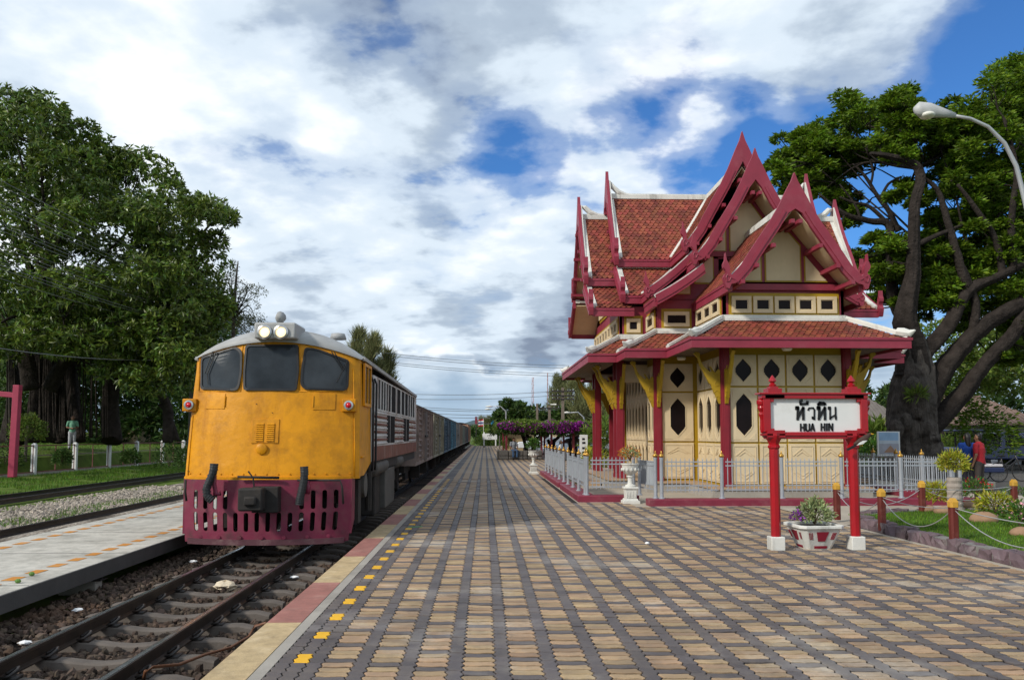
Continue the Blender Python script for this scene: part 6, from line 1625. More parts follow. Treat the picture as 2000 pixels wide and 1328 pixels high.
def clump_leaves(clumps, per, ll, lw, style='plain', up=.3, shell=.55):
    Ps, Ds = [], []
    for c, r in clumps:
        k = int(per * random.uniform(.75, 1.25)); d = sphere_dirs(k, -.75); rad = rng.uniform(shell, 1.0, (k, 1)) ** .7
        wob = 1 + .22 * np.sin(d[:, :1] * 4.1 + c[0]) * np.sin(d[:, 1:2] * 5.3 + c[2])
        P = np.asarray(c) + d * rad * wob * np.asarray(r)
        if style == 'rosette':
            ax = d + rng.normal(0, .35, (k, 3)) + [0, 0, up]; ax /= np.linalg.norm(ax, axis=1, keepdims=True)
            for q in range(6):
                rr = rng.normal(size=(k, 3)); side = np.cross(ax, rr); side /= np.linalg.norm(side, axis=1, keepdims=True)
                Ps.append(P); Ds.append(ax * .45 + side * .9 + [0, 0, -.15])
        elif style == 'needle': Ps.append(P); Ds.append(d * .35 + rng.normal(0, .3, (k, 3)) + [0, 0, .8])
        elif style == 'spray': Ps.append(P); Ds.append(d * [1, 1, .25] + rng.normal(0, .5, (k, 3)) * [1, 1, .35])
        else: Ps.append(P); Ds.append(d + rng.normal(0, .6, (k, 3)) + [0, 0, up * .3])
    P = np.vstack(Ps); D = np.vstack(Ds); k = len(P)
    return leaf_arrays(P, D, rng.uniform(.65, 1.25, k) * ll, rng.uniform(.7, 1.2, k) * lw)
def tree(label, base, limbs, clumps, per, ll, lw, m, style='plain', bark=None, cat='tree', name='tree', roots=(), shell=.55, group=None, twigs=0):
    t = thing(name, label, cat, base, group=group)
    if twigs:                                              # fine branches from the nearest limb to each leaf mass
        S = np.array([np.array(a) + (np.array(b) - np.array(a)) * f for pts, rs in limbs for a, b in zip(pts[:-1], pts[1:]) for f in (0, .33, .66)])
        tw = MB()
        for c, r in random.sample(list(clumps), min(twigs, len(clumps))):
            c = np.array(c); a = S[np.argmin(((S - c) ** 2).sum(1) + 2.0 * np.maximum(0, S[:, 2] - c[2]) ** 2)]; L_ = np.linalg.norm(c - a)
            if L_ > 6 or L_ < .4: continue
            md = (a + c) / 2 + rng.normal(0, .10 * L_, 3) + [0, 0, .08 * L_]; r0 = .018 + .012 * L_
            tw.tube([a, (a + md) / 2 + rng.normal(0, .03 * L_, 3), md, (md + c) / 2 + rng.normal(0, .05 * L_, 3), c], [r0, r0 * .8, r0 * .6, r0 * .45, r0 * .25], 5)
            for _ in range(3):
                e = c + sphere_dirs(1)[0] * np.array(r) * .8; tw.tube([md, (md + e) / 2 + rng.normal(0, .05 * L_, 3), e], [r0 * .5, r0 * .35, .006], 4)
        stuff(tw.build('twigs', M_BARKD, t, smooth=True))
    for i, (pts, rs) in enumerate(limbs):
        # smooth the limb and roughen it a little
        pts = [np.array(p, float) for p in pts]; n_ = len(pts); q = []; rr = []; big = rs[0] > .2; st = 8 if big else 4
        for j in range(n_ - 1):
            p0, p1, p2, p3 = pts[max(j - 1, 0)], pts[j], pts[j + 1], pts[min(j + 2, n_ - 1)]
            for f in np.arange(st) / st:                   # Catmull-Rom path with a little wander
                c = .5 * (2 * p1 + (p2 - p0) * f + (2 * p0 - 5 * p1 + 4 * p2 - p3) * f * f + (3 * p1 - p0 - 3 * p2 + p3) * f ** 3)
                q.append(c + rng.normal(0, rs[j] * (.015 if rs[0] > .6 else .035), 3)); rr.append((rs[j] + (rs[j + 1] - rs[j]) * f) * (1 if big else random.uniform(.96, 1.04)))
        q.append(pts[-1]); rr.append(rs[-1])
        ns = 40 if rs[0] > .6 else 20 if big else 7
        b_ = MB().tube(q, rr, ns)
        if big:                                            # fluted, knotty bark
            for v in range(len(q) * ns):
                k_, w = divmod(v, ns); w *= 2 * math.pi / ns; am = 1 + .09 * math.sin(3 * w + k_ * .13) + .05 * math.sin(7 * w - k_ * .21) + .035 * math.sin(13 * w + k_ * .12) + random.uniform(-.012, .012)
                b_.v[v] = tuple(q[k_] + (np.array(b_.v[v]) - q[k_]) * am)
        b_.build('trunk' if i == 0 else 'limb', (bark or M_BARK) if i == 0 else M_BARKD, t, smooth=True)
    if clumps is not None and len(clumps): stuff(leaf_mesh('crown', clump_leaves(clumps, per, ll, lw, style, shell=shell), m, t))
    return t
def limb_px(pts, Y, rs, dY=0): n = len(pts); return ([PY(px, py, Y + dY * i / max(1, n - 1)) for i, (px, py) in enumerate(pts)], rs)
def stick(c, clumps, n, r0=.10, up=1.5):
    """thin branches from c to some of the clumps"""
    out = []
    for cc, r in random.sample(clumps, min(n, len(clumps))):
        cc = np.array(cc); mid = (np.array(c) + cc) / 2 + rng.normal(0, .4, 3) + [0, 0, .3]; out.append(([c, mid, cc], [r0, r0 * .6, r0 * .2]))
    return out
# --- left side: park behind the far fence
PKZ = .85
ban = [(-60, 200), (10, 188), (60, 192), (110, 215), (165, 245), (200, 283), (235, 300), (262, 322), (300, 322), (345, 345), (330, 395), (300, 430), (345, 470), (340, 560), (330, 640), (300, 700), (220, 720), (120, 690), (0, 700), (-60, 700)]
cl = px_clumps(ban, 150, (36, 46), (34, 62)) + [(PY(x, y, 40), (.75, .75, .7)) for x, y in ((12, 205), (60, 205), (110, 230), (165, 262), (205, 300), (262, 335), (325, 352), (335, 380), (240, 315))]
root0 = PY(95, 800, 44)
lim = []
for px in (30, 62, 96, 128, 152, 18, 110):
    b = PY(px, 862, 44 + random.uniform(-2, 2)); tpt = PY(px + random.uniform(-15, 25), 690, 44); lim.append(([b, (b + tpt) / 2 + rng.normal(0, .08, 3), tpt], [random.uniform(.3, .5), .3, .26]))
lim += [limb_px([(96, 760), (130, 700), (180, 670), (260, 640)], 42, [.38, .3, .2, .1]), limb_px([(60, 760), (50, 640), (90, 520), (150, 400)], 41, [.4, .35, .25, .12])]
for i in range(26):                                      # aerial roots
    px = random.uniform(5, 215); a = PY(px, random.uniform(640, 700), 42.5); b = PY(px + random.uniform(-4, 4), 855, 42.5); lim.append(([a, (a + b) / 2 + rng.normal(0, .05, 3), b], [.03, .035, .05]))
lim += stick(PY(100, 600, 41), cl, 14, .12)
tree('huge dark green banyan with hanging roots in the park beyond the far fence', (root0[0], 44, PKZ), lim, cl, 74, .34, .115, M_FICUS, 'rosette', M_BARKD, twigs=60)
fic = [(290, 400), (330, 420), (370, 398), (400, 405), (452, 412), (446, 445), (415, 455), (425, 500), (412, 540), (440, 590), (430, 640), (400, 680), (378, 740), (330, 760), (250, 740), (230, 650), (300, 560), (280, 470)]
cl = px_clumps(fic, 80, (37, 44), (26, 48)) + [(PY(x, y, 40), (.55, .5, .45)) for x, y in ((385, 412), (430, 420), (445, 425), (420, 470), (438, 600))]
lim = [limb_px([(218, 862), (214, 790), (235, 700), (300, 600)], 43, [.5, .42, .3, .15]), limb_px([(330, 862), (328, 800), (310, 740), (340, 600)], 42, [.3, .25, .2, .1]), limb_px([(345, 860), (330, 810), (310, 790)], 42, [.16, .12, .08])] + stick(PY(320, 620, 41), cl, 10, .1) + [limb_px([(360, 540), (400, 450), (440, 425)], 40, [.1, .06, .03])]
tree('glossy green fig tree leaning towards the locomotive beside the banyan', tuple(PY(218, 862, 43)), lim, cl, 70, .30, .11, M_FICUS, 'rosette', M_BARKD, twigs=40)
cl = px_clumps([(430, 520), (460, 500), (490, 530), (512, 590), (505, 640), (470, 660), (440, 650), (425, 580)], 26, (48, 52), (14, 24))
c0 = PY(455, 640, 50); lim = [([(c0[0], 50, PKZ), (c0[0], 50, 4), tuple(PY(458, 590, 50)), tuple(PY(465, 510, 50))], [.2, .16, .1, .03])] + stick(PY(458, 620, 50), cl, 22, .05)
tree('sparse twiggy tree with small brownish leaves behind the locomotive roof', (c0[0], 50, PKZ), lim, cl, 150, .13, .06, mat('olive_leaf', (.10, .105, .03), .6, .3, 1, isl=.5, hue=.04, trans=.3), 'plain')
# background wood behind
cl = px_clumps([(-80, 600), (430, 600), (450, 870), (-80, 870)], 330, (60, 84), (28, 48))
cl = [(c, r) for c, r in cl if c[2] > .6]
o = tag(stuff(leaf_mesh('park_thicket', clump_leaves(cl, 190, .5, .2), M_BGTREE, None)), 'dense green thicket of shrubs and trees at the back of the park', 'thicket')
# low shrubs on the park edge
def simple_bush(name, label, c, r, k, m, ll, lw, sc=(1, 1, 1), cat='shrub'):
    t = thing(name, label, cat, (c[0], c[1], c[2] - r * .8)); bush(t, c, r, k, m, ll, lw, 6, -.6, sc); return t
c = PY(52, 840, 37); simple_bush('topiary', 'round clipped yellow-green topiary beside the red signpost', tuple(c), .72, 2600, M_LIGHTT, .13, .05)
MB().tube([(c[0], c[1], .4), (c[0], c[1], c[2] - .3)], .07, 8).build('topiary_stem', M_BARK, bpy.data.objects['topiary'])
for i, (px, Y, r) in enumerate(((10, 36, .7), (120, 35.5, .35), (255, 34, .35), (330, 40, .7), (365, 36, .5))):
    c = PY(px, 895, Y); c[2] = max(c[2], gz(c[0]) + .2)
    simple_bush('shrub', ['low leafy shrub at the foot of the red signpost', 'small weed clump by a white fence post', 'young bush growing through the far fence', 'leafy shrub in the park near the locomotive', 'shrub at the end of the far fence by the locomotive'][i], tuple(c), r, 700, M_BGTREE, .16, .06)
# far fence: concrete posts, rusty rails
FXF = -20.2; fence = thing('park_fence', 'rusty rail fence with white concrete posts along the far track', 'fence', (FXF, 30, -.2))
M_RAILR = mat('rusty_rail', (.16, .055, .045), .7, .2, 4, dirt=(.3, .2, .17), dscale=4, damt=.5)
def fy_at(px, x=FXF): d = ray(px, 880); return x * d[1] / d[0]
ps = sorted([fy_at(px) for px in (-120, -30, 67, 147, 213, 267, 317, 358, 388)])
zf = gz(FXF)
fp = None
for y in ps:
    if fp is None: fp = MB().box(-.09, .09, -.09, .09, zf - .2, zf + 1.36).frustum(0, 0, zf + 1.36, zf + 1.42, .09, .09, .04, .04).build('post', M_WHITE, fence, bevel=.015); fp.location = (FXF, y, 0)
    else: inst(fp, fence, (FXF, y, 0), name='post')
for a, b in zip(ps[:-1], ps[1:]):
    for z in (.12, 1.30): MB().beam((FXF, a + .1, zf + z), (FXF, b - .1, zf + z), .05, .05).build('rail', M_RAILR, fence)
    for f in (0.02, .5, .98): MB().beam((FXF, a + (b - a) * f, zf + .12), (FXF, a + (b - a) * f, zf + 1.3), .04, .04).build('stile', M_RAILR, fence)
    MB().box(FXF - .1, FXF + .1, a + .12, b - .12, zf - .1, zf + .10).build('footing', M_CONC, fence)
# stone bank behind the fence
M_BANK = mat('rubble_bank', (.22, .18, .14), .9, .3, 2, .6, 8, dirt=(.09, .11, .04), dscale=1.5, damt=.8)
struct(MB().add([(-21.1, 20, -.1), (-21.1, 60, -.1), (-21.45, 60, .66), (-21.45, 20, .66)], [(0, 1, 2, 3)]).build('rubble_bank', M_BANK))
# red sign frame at the left border
p0 = PY(26, 885, 33.5); p1 = PY(34, 752, 33.5)
t = thing('red_signpost', 'tall red post with a sloping pink beam by the topiary', 'signpost', (p0[0], 33.5, 0))
M_RPOST = mat('faded_red', (.34, .035, .075), .6, .12, 3)
MB().beam((p0[0], 33.5, -.1), (p0[0] + .06, 33.5, p1[2]), .26, .26).build('post', M_RPOST, t, bevel=.02)
a = PY(-60, 764, 33.5); b = PY(30, 772, 33.5); MB().beam(tuple(a), tuple(b), .2, .22).build('beam', M_RPOST, t, bevel=.02)
# power pole with its cross arms and the wires along the track
WX = -17.0
def pole_at(px, Y): return PY(px, 700, Y)[0]
PYL = 46.0; px_ = pole_at(378, PYL)
pole = thing('power_pole', 'tall concrete power pole with many cross arms behind the locomotive', 'power pole', (px_, PYL, 0))
MB().frustum(px_, PYL, -.3, 10.6, .16, .16, .09, .09).build('shaft', mat('pole_concrete', (.14, .13, .12), .85, .15, 3, dirt=(.06, .05, .05), dscale=3, damt=.5), pole)
arms = [10.3, 9.5, 8.8, 8.1, 7.5, 6.6]
for z in arms:
    a = MB().beam((px_ - .75, PYL, z), (px_ + .75, PYL, z), .09, .09).build('cross_arm', M_STEEL, pole)
    for q in (-.7, -.35, .35, .7): MB().lathe([(.03, 0), (.05, .04), (.03, .08), (.05, .1), (.02, .15)], (px_ + q, PYL, z + .045), 8).build('insulator', M_LAMPW, a)
M_WIRE = mat('power_cable', (.16, .17, .17), .5)
def wire(a, b, s, label, r=.012):
    N_ = 12; a = np.array(a, float); b = np.array(b, float)
    pts = [a + (b - a) * i / N_ - [0, 0, s * 4 * (i / N_) * (1 - i / N_)] for i in range(N_ + 1)]
    return tag(MB().tube(pts, r, 5).build('power_line', M_WIRE, smooth=True), label, 'power line', 'overhead power lines')
for z in arms[:5]:
    for q in (-.7, .35, .7): wire((px_ + q, PYL, z + .18), (px_ + q - .2, PYL - 38, z + .25), .5, '%s overhead line on the %s arm strung past the banyan' % ({-.7: 'outer', .35: 'middle', .7: 'inner'}[q], ('top', 'second', 'third', 'fourth', 'fifth')[arms.index(z)]))
    for q in (-.7, .7): wire((px_ + q, PYL, z + .18), (px_ + q + .2, PYL + 45, z + .1), .8, '%s overhead line on the %s arm running on behind the train' % ({-.7: 'outer', .7: 'inner'}[q], ('top', 'second', 'third', 'fourth', 'fifth')[arms.index(z)]))
wire((px_, PYL, 6.0), (px_ - .6, PYL - 38, 5.6), 1.2, 'single low green telephone cable across the banyan', .018)
# --- people: one continuous body, clothes as parts
M_SKIN = mat('skin', (.22, .11, .065), .55, .1, 8); M_HAIR = mat('black_hair', (.010, .008, .007), .5)
def person(label, base, rz, shirt, trousers, pose='stand', h=1.68, hair='short', shoes=(.03, .025, .02), arms='down'):
    t = thing('person', label, 'person', base, rz, local=True); s = h / 1.70
    def S(p): return tuple(np.array(p) * s)
    # joints in local space: person faces -y
    if pose == 'stand':
        hip = (0, 0, .90); legs = [[(q * .09, 0, .88), (q * .10, -.01, .48), (q * .11, .02, .09)] for q in (-1, 1)]; foot = [[(q * .11, .04, .05), (q * .12, -.15, .035)] for q in (-1, 1)]
        ch = (0, .0, 1.30); nk = (0, .0, 1.45); hd = (0, -.02, 1.59)
    else:
        hip = (0, 0, .52); legs = [[(q * .09, 0, .50), (q * .13, -.42, .52), (q * .13, -.40, .10)] for q in (-1, 1)]; foot = [[(q * .13, -.38, .05), (q * .14, -.56, .035)] for q in (-1, 1)]
        ch = (0, -.06, .92); nk = (0, -.08, 1.07); hd = (0, -.11, 1.21)
    sh = [(q * .19, ch[1], ch[2] + .09) for q in (-1, 1)]
    if arms == 'down': el = [(q * .25, ch[1] + .03, ch[2] - .20) for q in (-1, 1)]; wr = [(q * .24, ch[1] - .06, ch[2] - .44) for q in (-1, 1)]
    elif arms == 'front': el = [(q * .26, ch[1] + .02, ch[2] - .18) for q in (-1, 1)]; wr = [(q * .08, ch[1] - .24, ch[2] - .22) for q in (-1, 1)]
    else: el = [(q * .25, ch[1] - .05, ch[2] - .18) for q in (-1, 1)]; wr = [(q * .14, ch[1] - .30, ch[2] - .34) for q in (-1, 1)]
    ch_ = [([S(nk), S((nk[0], nk[1] - .005, nk[2] + .07))], [.055 * s, .05 * s]), ([S((hd[0], hd[1] + .015, hd[2] + .045)), S((hd[0], hd[1] - .01, hd[2] - .05))], [.092 * s, .07 * s]), ([S((hd[0], hd[1] - .09, hd[2] + .01)), S((hd[0], hd[1] - .105, hd[2] - .02))], [.012 * s, .016 * s]), ([S(hip), S(ch), S(nk)], [.12 * s, .13 * s, .05 * s])]
    for q in (0, 1):
        ch_ += [([S(sh[q]), S(el[q]), S(wr[q])], [.05 * s, .042 * s, .03 * s]), ([S(hip), S(legs[q][0]), S(legs[q][1]), S(legs[q][2])], [.09 * s, .085 * s, .058 * s, .04 * s]), ([S(foot[q][0]), S(foot[q][1])], [.045 * s, .035 * s])]
        w = np.array(wr[q]); d = w - np.array(el[q]); d /= np.linalg.norm(d); pm = w + d * .08; ch_.append(([S(w), S(pm)], [.03 * s, .034 * s]))
        sd = np.cross(d, (0, 1, 0)); sd = sd / max(1e-6, np.linalg.norm(sd))
        for fi, off in enumerate((-.03, -.01, .01, .03)):
            b0 = pm + sd * off; ln_ = (.065, .078, .072, .055)[fi]; ch_.append(([S(b0), S(b0 + d * ln_ * .6), S(b0 + d * ln_ + np.array([0, -.015, 0]))], [.011 * s, .010 * s, .008 * s]))
        ch_.append(([S(w + d * .03 + sd * .03), S(w + d * .07 + sd * .06)], [.012 * s, .009 * s]))
    for q in (-1, 1): ch_.append(([S((q * .088, hd[1] + .01, hd[2] + .02)), S((q * .095, hd[1] + .01, hd[2] - .015))], [.018 * s, .014 * s]))
    capsule_body('body', ch_, M_SKIN, t, .016 * s, 2)
    ms = mat('shirt_%d%d%d' % tuple(int(c * 99) for c in shirt), shirt, .8, .12, 6, .2, 30); mt = mat('trousers_%d%d%d' % tuple(int(c * 99) for c in trousers), trousers, .8, .15, 6, .2, 30)
    c2 = [([S((hip[0], hip[1], hip[2] + .02)), S(((hip[0] + ch[0]) / 2, (hip[1] + ch[1]) / 2, (hip[2] + ch[2]) / 2)), S(ch), S((ch[0], ch[1], ch[2] + .10))], [.155 * s, .145 * s, .16 * s, .11 * s]), ([S(sh[0]), S(sh[1])], [.075 * s, .075 * s])]
    for q in (0, 1): m_ = tuple((np.array(sh[q]) + np.array(el[q])) / 2 * 1.0 + (np.array(el[q]) - np.array(sh[q])) * .2); c2.append(([S(sh[q]), S(m_)], [.07 * s, .062 * s]))
    capsule_body('shirt', c2, ms, t, .018 * s, 3)
    c3 = [([S((hip[0], hip[1], hip[2] + .06)), S(hip)], [.145 * s, .15 * s])]
    for q in (0, 1): c3.append(([S(hip), S(legs[q][0]), S(legs[q][1]), S(legs[q][2])], [.11 * s, .105 * s, .078 * s, .07 * s]))
    capsule_body('trousers', c3, mt, t, .018 * s, 2)
    hc = [([S((hd[0], hd[1] + .035, hd[2] + .07)), S((hd[0], hd[1] + .05, hd[2] + (.0 if hair == 'short' else -.06)))], [.088 * s, .075 * s])]
    if hair == 'long': hc.append(([S((hd[0], hd[1] + .06, hd[2] + .02)), S((hd[0], hd[1] + .09, hd[2] - .24))], [.085 * s, .07 * s]))
    capsule_body('hair', hc, M_HAIR, t, .016 * s, 2)
    capsule_body('shoes', [([S(f[0]), S(f[1])], [.052 * s, .043 * s]) for f in foot], mat('shoe_dark', shoes, .6), t, .016 * s, 1)
    return t
pz = PZ(141, 877, PKZ); Yp = 42.0; xp = PY(141, 850, Yp)[0]
person('person in a pale green shirt and light trousers standing on the park lawn', (xp, Yp, .88), .5, (.16, .36, .24), (.42, .42, .44), 'stand', 1.70, arms='front')
# small hut in the park
c = PY(240, 835, 72); hut = thing('park_hut', 'small pale hut with a grey roof seen between the park trees', 'hut', (c[0], 72, .9))
MB().box(c[0] - 1.6, c[0] + 1.6, 71, 74, .6, 3.0).build('walls', M_CREAM, hut); MB().prism([(-2, 3.0), (2, 3.0), (0, 4.0)], lambda a, b, d: (c[0] + a, d, b), 70.6, 74.4).build('roof', M_LROOF, hut); MB().box(c[0] - .2, c[0] + .6, 70.97, 70.999, 1.4, 2.3).build('window', M_GLASS, hut)
# ------------------------------------------------------------------ far end of the platform
# hills on the horizon
vs = []; fs = []; nh = 60
for i in range(nh + 1):
    px = 700 + 900 * i / nh; hgt = 848 - (17 * math.exp(-((px - 925) / 45) ** 2) + 11 * math.exp(-((px - 985) / 60) ** 2) + 6 * math.exp(-((px - 820) / 80) ** 2) + 4 + 1.5 * math.sin(px * .11))
    p = PY(px, hgt, 3000); vs += [(p[0], 3000, 0), tuple(p), (p[0], 3300, p[2] * .9)]
for i in range(nh): fs += [(3 * i, 3 * i + 3, 3 * i + 4, 3 * i + 1), (3 * i + 1, 3 * i + 4, 3 * i + 5, 3 * i + 2)]
struct(MB().add(vs, fs).build('hills', mat('far_hills', (.07, .11, .13), .95, .15, .002), smooth=True))  # the blue of distant haze is mixed into the base colour
# far tree line
def fringe(label, x0, x1, y0, y1, n, Yr, rpx, m, per=110, ll=.6, lw=.25, name='tree_belt'):
    cl = px_clumps([(x0, y0), (x1, y0), (x1, y1), (x0, y1)], n, Yr, rpx); return tag(stuff(leaf_mesh(name, clump_leaves(cl, per, ll, lw), m, None)), label, 'trees')
fringe('low band of distant trees beyond the far end of the platform', 880, 1010, 838, 852, 46, (170, 260), (5, 9), M_BGTREE, 60, 1.2, .5)
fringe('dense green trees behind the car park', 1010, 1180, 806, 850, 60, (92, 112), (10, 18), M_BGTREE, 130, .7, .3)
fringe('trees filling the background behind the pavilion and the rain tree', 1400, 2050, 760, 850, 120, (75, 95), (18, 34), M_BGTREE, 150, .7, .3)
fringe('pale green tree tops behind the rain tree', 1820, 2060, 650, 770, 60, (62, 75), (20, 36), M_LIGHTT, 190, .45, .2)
# low ground cover beyond the platform end
cl = [((random.uniform(-1, 3.5), random.uniform(117, 126), random.uniform(.2, .9)), (.9, .9, .6)) for _ in range(26)]
tag(stuff(leaf_mesh('hedge', clump_leaves(cl, 150, .3, .12), M_LIGHTT, None)), 'clipped green hedge at the end of the platform', 'hedge')
# round tree behind the pergola
cl = px_clumps([(968, 850), (965, 815), (985, 790), (1000, 782), (1020, 790), (1035, 815), (1048, 830), (1050, 855)], 34, (84, 92), (9, 17)); c = PY(1005, 850, 88)
tree('rounded dark green tree behind the far bougainvillea pergola', (c[0], 88, 0), [([(c[0], 88, -.1), (c[0], 88, 2), (c[0] + .2, 88, 4.5)], [.3, .25, .12])], cl, 240, .42, .2, M_BGTREE)
cl = px_clumps([(950, 850), (950, 838), (972, 834), (985, 850)], 14, (118, 124), (6, 10)); c = PY(965, 850, 121)
tree('small light green tree behind the white station sign', (c[0], 121, 0), [([(c[0], 121, -.1), (c[0], 121, 2)], [.2, .1])], cl, 180, .5, .2, M_LIGHTT)
def casuarina(px, ytop, ybot, Y, wpx, label, per=220, lean=0, ll=.65, fr=.25):
    b = PY(px, 848, Y); tp = PY(px + lean, ytop, Y); zb = PY(px, ybot, Y)[2]; cl = []; H = tp[2] - zb
    for i in range(int(34)):
        f = random.random() ** .8; r = wpx * Y / F * (1 - f) ** .75 * random.uniform(.5, 1.0) + .15; a = random.uniform(0, 6.28)
        rr = fr * wpx * Y / F * (1.1 - f) + fr
        cl.append(((b[0] + (tp[0] - b[0]) * f + r * math.cos(a), Y + r * math.sin(a), zb + H * f + .3), (rr, rr, rr * 1.9)))
    lim = [([(b[0], Y, -.1), ((b[0] + tp[0]) / 2, Y, tp[2] / 2), tuple(tp)], [.25, .16, .03])]
    for c_, r in cl: lim.append(([(b[0] + (tp[0] - b[0]) * (c_[2] - 0) / tp[2], Y, max(.5, c_[2] - .6)), c_], [.05, .02]))
    return tree(label, (b[0], Y, 0), lim, cl, per, ll, .05, M_CASU, 'needle', shell=.2)
casuarina(1092, 738, 830, 96, 26, 'tall feathery casuarina left of the power pole')
casuarina(1125, 742, 830, 92, 30, 'broad feathery casuarina behind the power pole')
casuarina(1160, 735, 830, 90, 30, 'feathery casuarina beside the pavilion eaves')
casuarina(1190, 760, 840, 84, 26, 'shorter casuarina seen between the pavilion columns')
casuarina(700, 664, 790, 58, 15, 'feathery casuarina top rising behind the locomotive roof', 60, ll=.8, fr=.15)
casuarina(728, 672, 800, 57, 22, 'wider casuarina with drooping sprays above the locomotive', 60, ll=.8, fr=.15)
casuarina(758, 700, 820, 60, 16, 'small casuarina tip above the train', 60, ll=.8, fr=.15)
for i, px in enumerate((939, 946, 953, 960)): casuarina(px, 822 + (i % 2) * 3, 848, 190, 4, ['slim distant conifer, first of four in a row', 'slim distant conifer, second of four in a row', 'slim distant conifer, third of four in a row', 'slim distant conifer, last of four in a row'][i], 60, ll=1.2)
# bougainvillea pergola
PYr = 52.8
pg = thing('pergola', 'long pergola on thin red posts smothered in purple bougainvillea', 'pergola', (4, PYr, 0))
gx0, gx1 = PY(980, 840, PYr)[0], PY(1175, 840, PYr)[0]
M_PGR = mat('pergola_red', (.20, .025, .035), .6, .15, 4)
for px in (989, 1057.5, 1077, 1120, 1150): x = PY(px, 870, PYr)[0]; MB().box(x - .07, x + .07, PYr - .07, PYr + .07, -.01, 1.9).build('post', M_PGR, pg)
for px in (985, 1050, 1070, 1110): x = PY(px, 870, PYr)[0]; MB().box(x - .06, x + .06, PYr + 3, PYr + 3.12, -.01, 1.9).build('post', M_PGR, pg)
for y in (PYr, PYr + 3.06): MB().box(gx0, gx1, y - .05, y + .05, 1.9, 2.0).build('beam', M_PGR, pg)
for i in range(16): x = gx0 + (gx1 - gx0) * (i + .5) / 16; MB().box(x - .04, x + .04, PYr - .3, PYr + 3.3, 2.002, 2.06).build('rafter', M_PGR, pg)
cl = [((random.uniform(gx0 - .2, gx1), PYr + random.uniform(-.5, 3.2), 2.14 + random.uniform(-.15, .16)), (.55, .55, .28)) for _ in range(110)]
stuff(leaf_mesh('foliage', clump_leaves(cl, 190, .2, .09), M_LIGHTT, pg))
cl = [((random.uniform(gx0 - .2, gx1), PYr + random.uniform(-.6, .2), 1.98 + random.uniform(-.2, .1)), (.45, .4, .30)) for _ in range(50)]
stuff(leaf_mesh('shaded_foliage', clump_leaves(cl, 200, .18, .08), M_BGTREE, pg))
cl = [((x, PYr - .55 + random.uniform(-.2, .25), 2.10 + random.uniform(-.2, .2)), (.36, .25, .18)) for x in list(rng.uniform(gx0, gx0 + 2.5, 16)) + list(rng.uniform(gx0 + 3.0, gx1 - .3, 28))]
stuff(leaf_mesh('blossoms', clump_leaves(cl, 90, .13, .11), M_BOUG, pg))
for pts in ([(1030, 882), (1026, 868), (1022, 855), (1018, 845)], [(1040, 882), (1042, 866), (1036, 858), (1028, 848)], [(1041, 882), (1045, 866), (1050, 852)], [(1078, 882), (1074, 868), (1070, 858)], [(1079, 882), (1082, 862), (1094, 850)]):
    P = [PY(x, y, PYr + .9) for x, y in pts]; P[0][2] = .3; MB().tube(P, [.13, .12, .1, .08][:len(P)], 8).build('stem', M_BARKD, pg, smooth=True)
# stone planter wall of the pergola
sx0, sx1 = PY(974, 890, PYr)[0], PY(1058, 890, PYr)[0]
sw = thing('stone_planter', 'long grey rubble stone planter wall under the pergola', 'planter', (sx0, PYr - .3, 0))
M_GSTONE = mat('grey_stone', (.13, .115, .10), .85, .3, 2, .5, 15, isl=.3, dirt=(.06, .055, .045), dscale=2, damt=.6)
MB().box(sx0 + .05, sx1 - .05, PYr - .45, PYr + 2.2, -.01, .52).build('soil', M_SOIL, sw)
for row, (z0, z1) in enumerate(((.0, .24), (.25, .62))):
    n_ = 6; ed = [sx0 + (sx1 - sx0) * (i + (.35 * (i % 2) if 0 < i < n_ else 0)) / n_ for i in range(n_ + 1)]
    for i in range(n_): MB().box(ed[i] + .015, ed[i + 1] - .015, PYr - .62 - random.uniform(0, .05), PYr - .40, z0, z1 - random.uniform(0, .03)).build('stone', M_GSTONE, sw, bevel=.04)
for i in range(5): MB().box(sx0 - .1 - random.uniform(0, .04), sx0 + .12, PYr - .38 + i * .5, PYr + .1 + i * .5, 0, .6).build('stone', M_GSTONE, sw, bevel=.04)
c = PY(996, 862, PYr + .6); simple_bush('shrub', 'yellowish leafy shrub growing in the stone planter', (c[0], PYr + .6, .95), .42, 700, M_LIGHTT, .14, .05)
sx_ = PY(1003, 870, PYr - .55)[0]
person('person in a grey shirt and blue jeans sitting on the stone planter', (sx_, PYr - .35, .09), .25, (.22, .23, .25), (.05, .10, .19), 'sit', 1.7, arms='lap')
# white station sign down the platform
wy_ = 104.0; wx0, wx1 = PY(945.5, 860, wy_)[0], PY(968, 860, wy_)[0]
ws = thing('white_station_sign', 'small white station name board far down the platform', 'sign', ((wx0 + wx1) / 2, wy_, 0))
for x in (wx0, wx1): MB().box(x - .07, x + .07, wy_ - .07, wy_ + .07, -.01, 1.95).build('post', M_WHITE, ws); MB().box(x - .12, x + .12, wy_ - .1, wy_ + .1, -.01, .12).build('footing', M_BLACK, ws)
MB().box(wx0 - .2, wx1 + .2, wy_ - .1, wy_ + .05, .95, 1.75).build('name_board', M_WHITE, ws, bevel=.03)
wc = (wx0 + wx1) / 2
m = MB()
for i, (a, b) in enumerate(((-.30, -.18), (-.1, .0), (.05, .16), (.20, .30))): m.box(wc + a, wc + a + .04, wy_ - .112, wy_ - .101, 1.35, 1.55).box(wc + a + .041, wc + b, wy_ - .112, wy_ - .101, 1.50, 1.55)
m.build('thai_letters', M_INK, ws); MB().box(wc - .22, wc - .03, wy_ - .112, wy_ - .101, 1.10, 1.17).box(wc + .03, wc + .18, wy_ - .112, wy_ - .101, 1.10, 1.17).build('latin_letters', M_INK, ws)
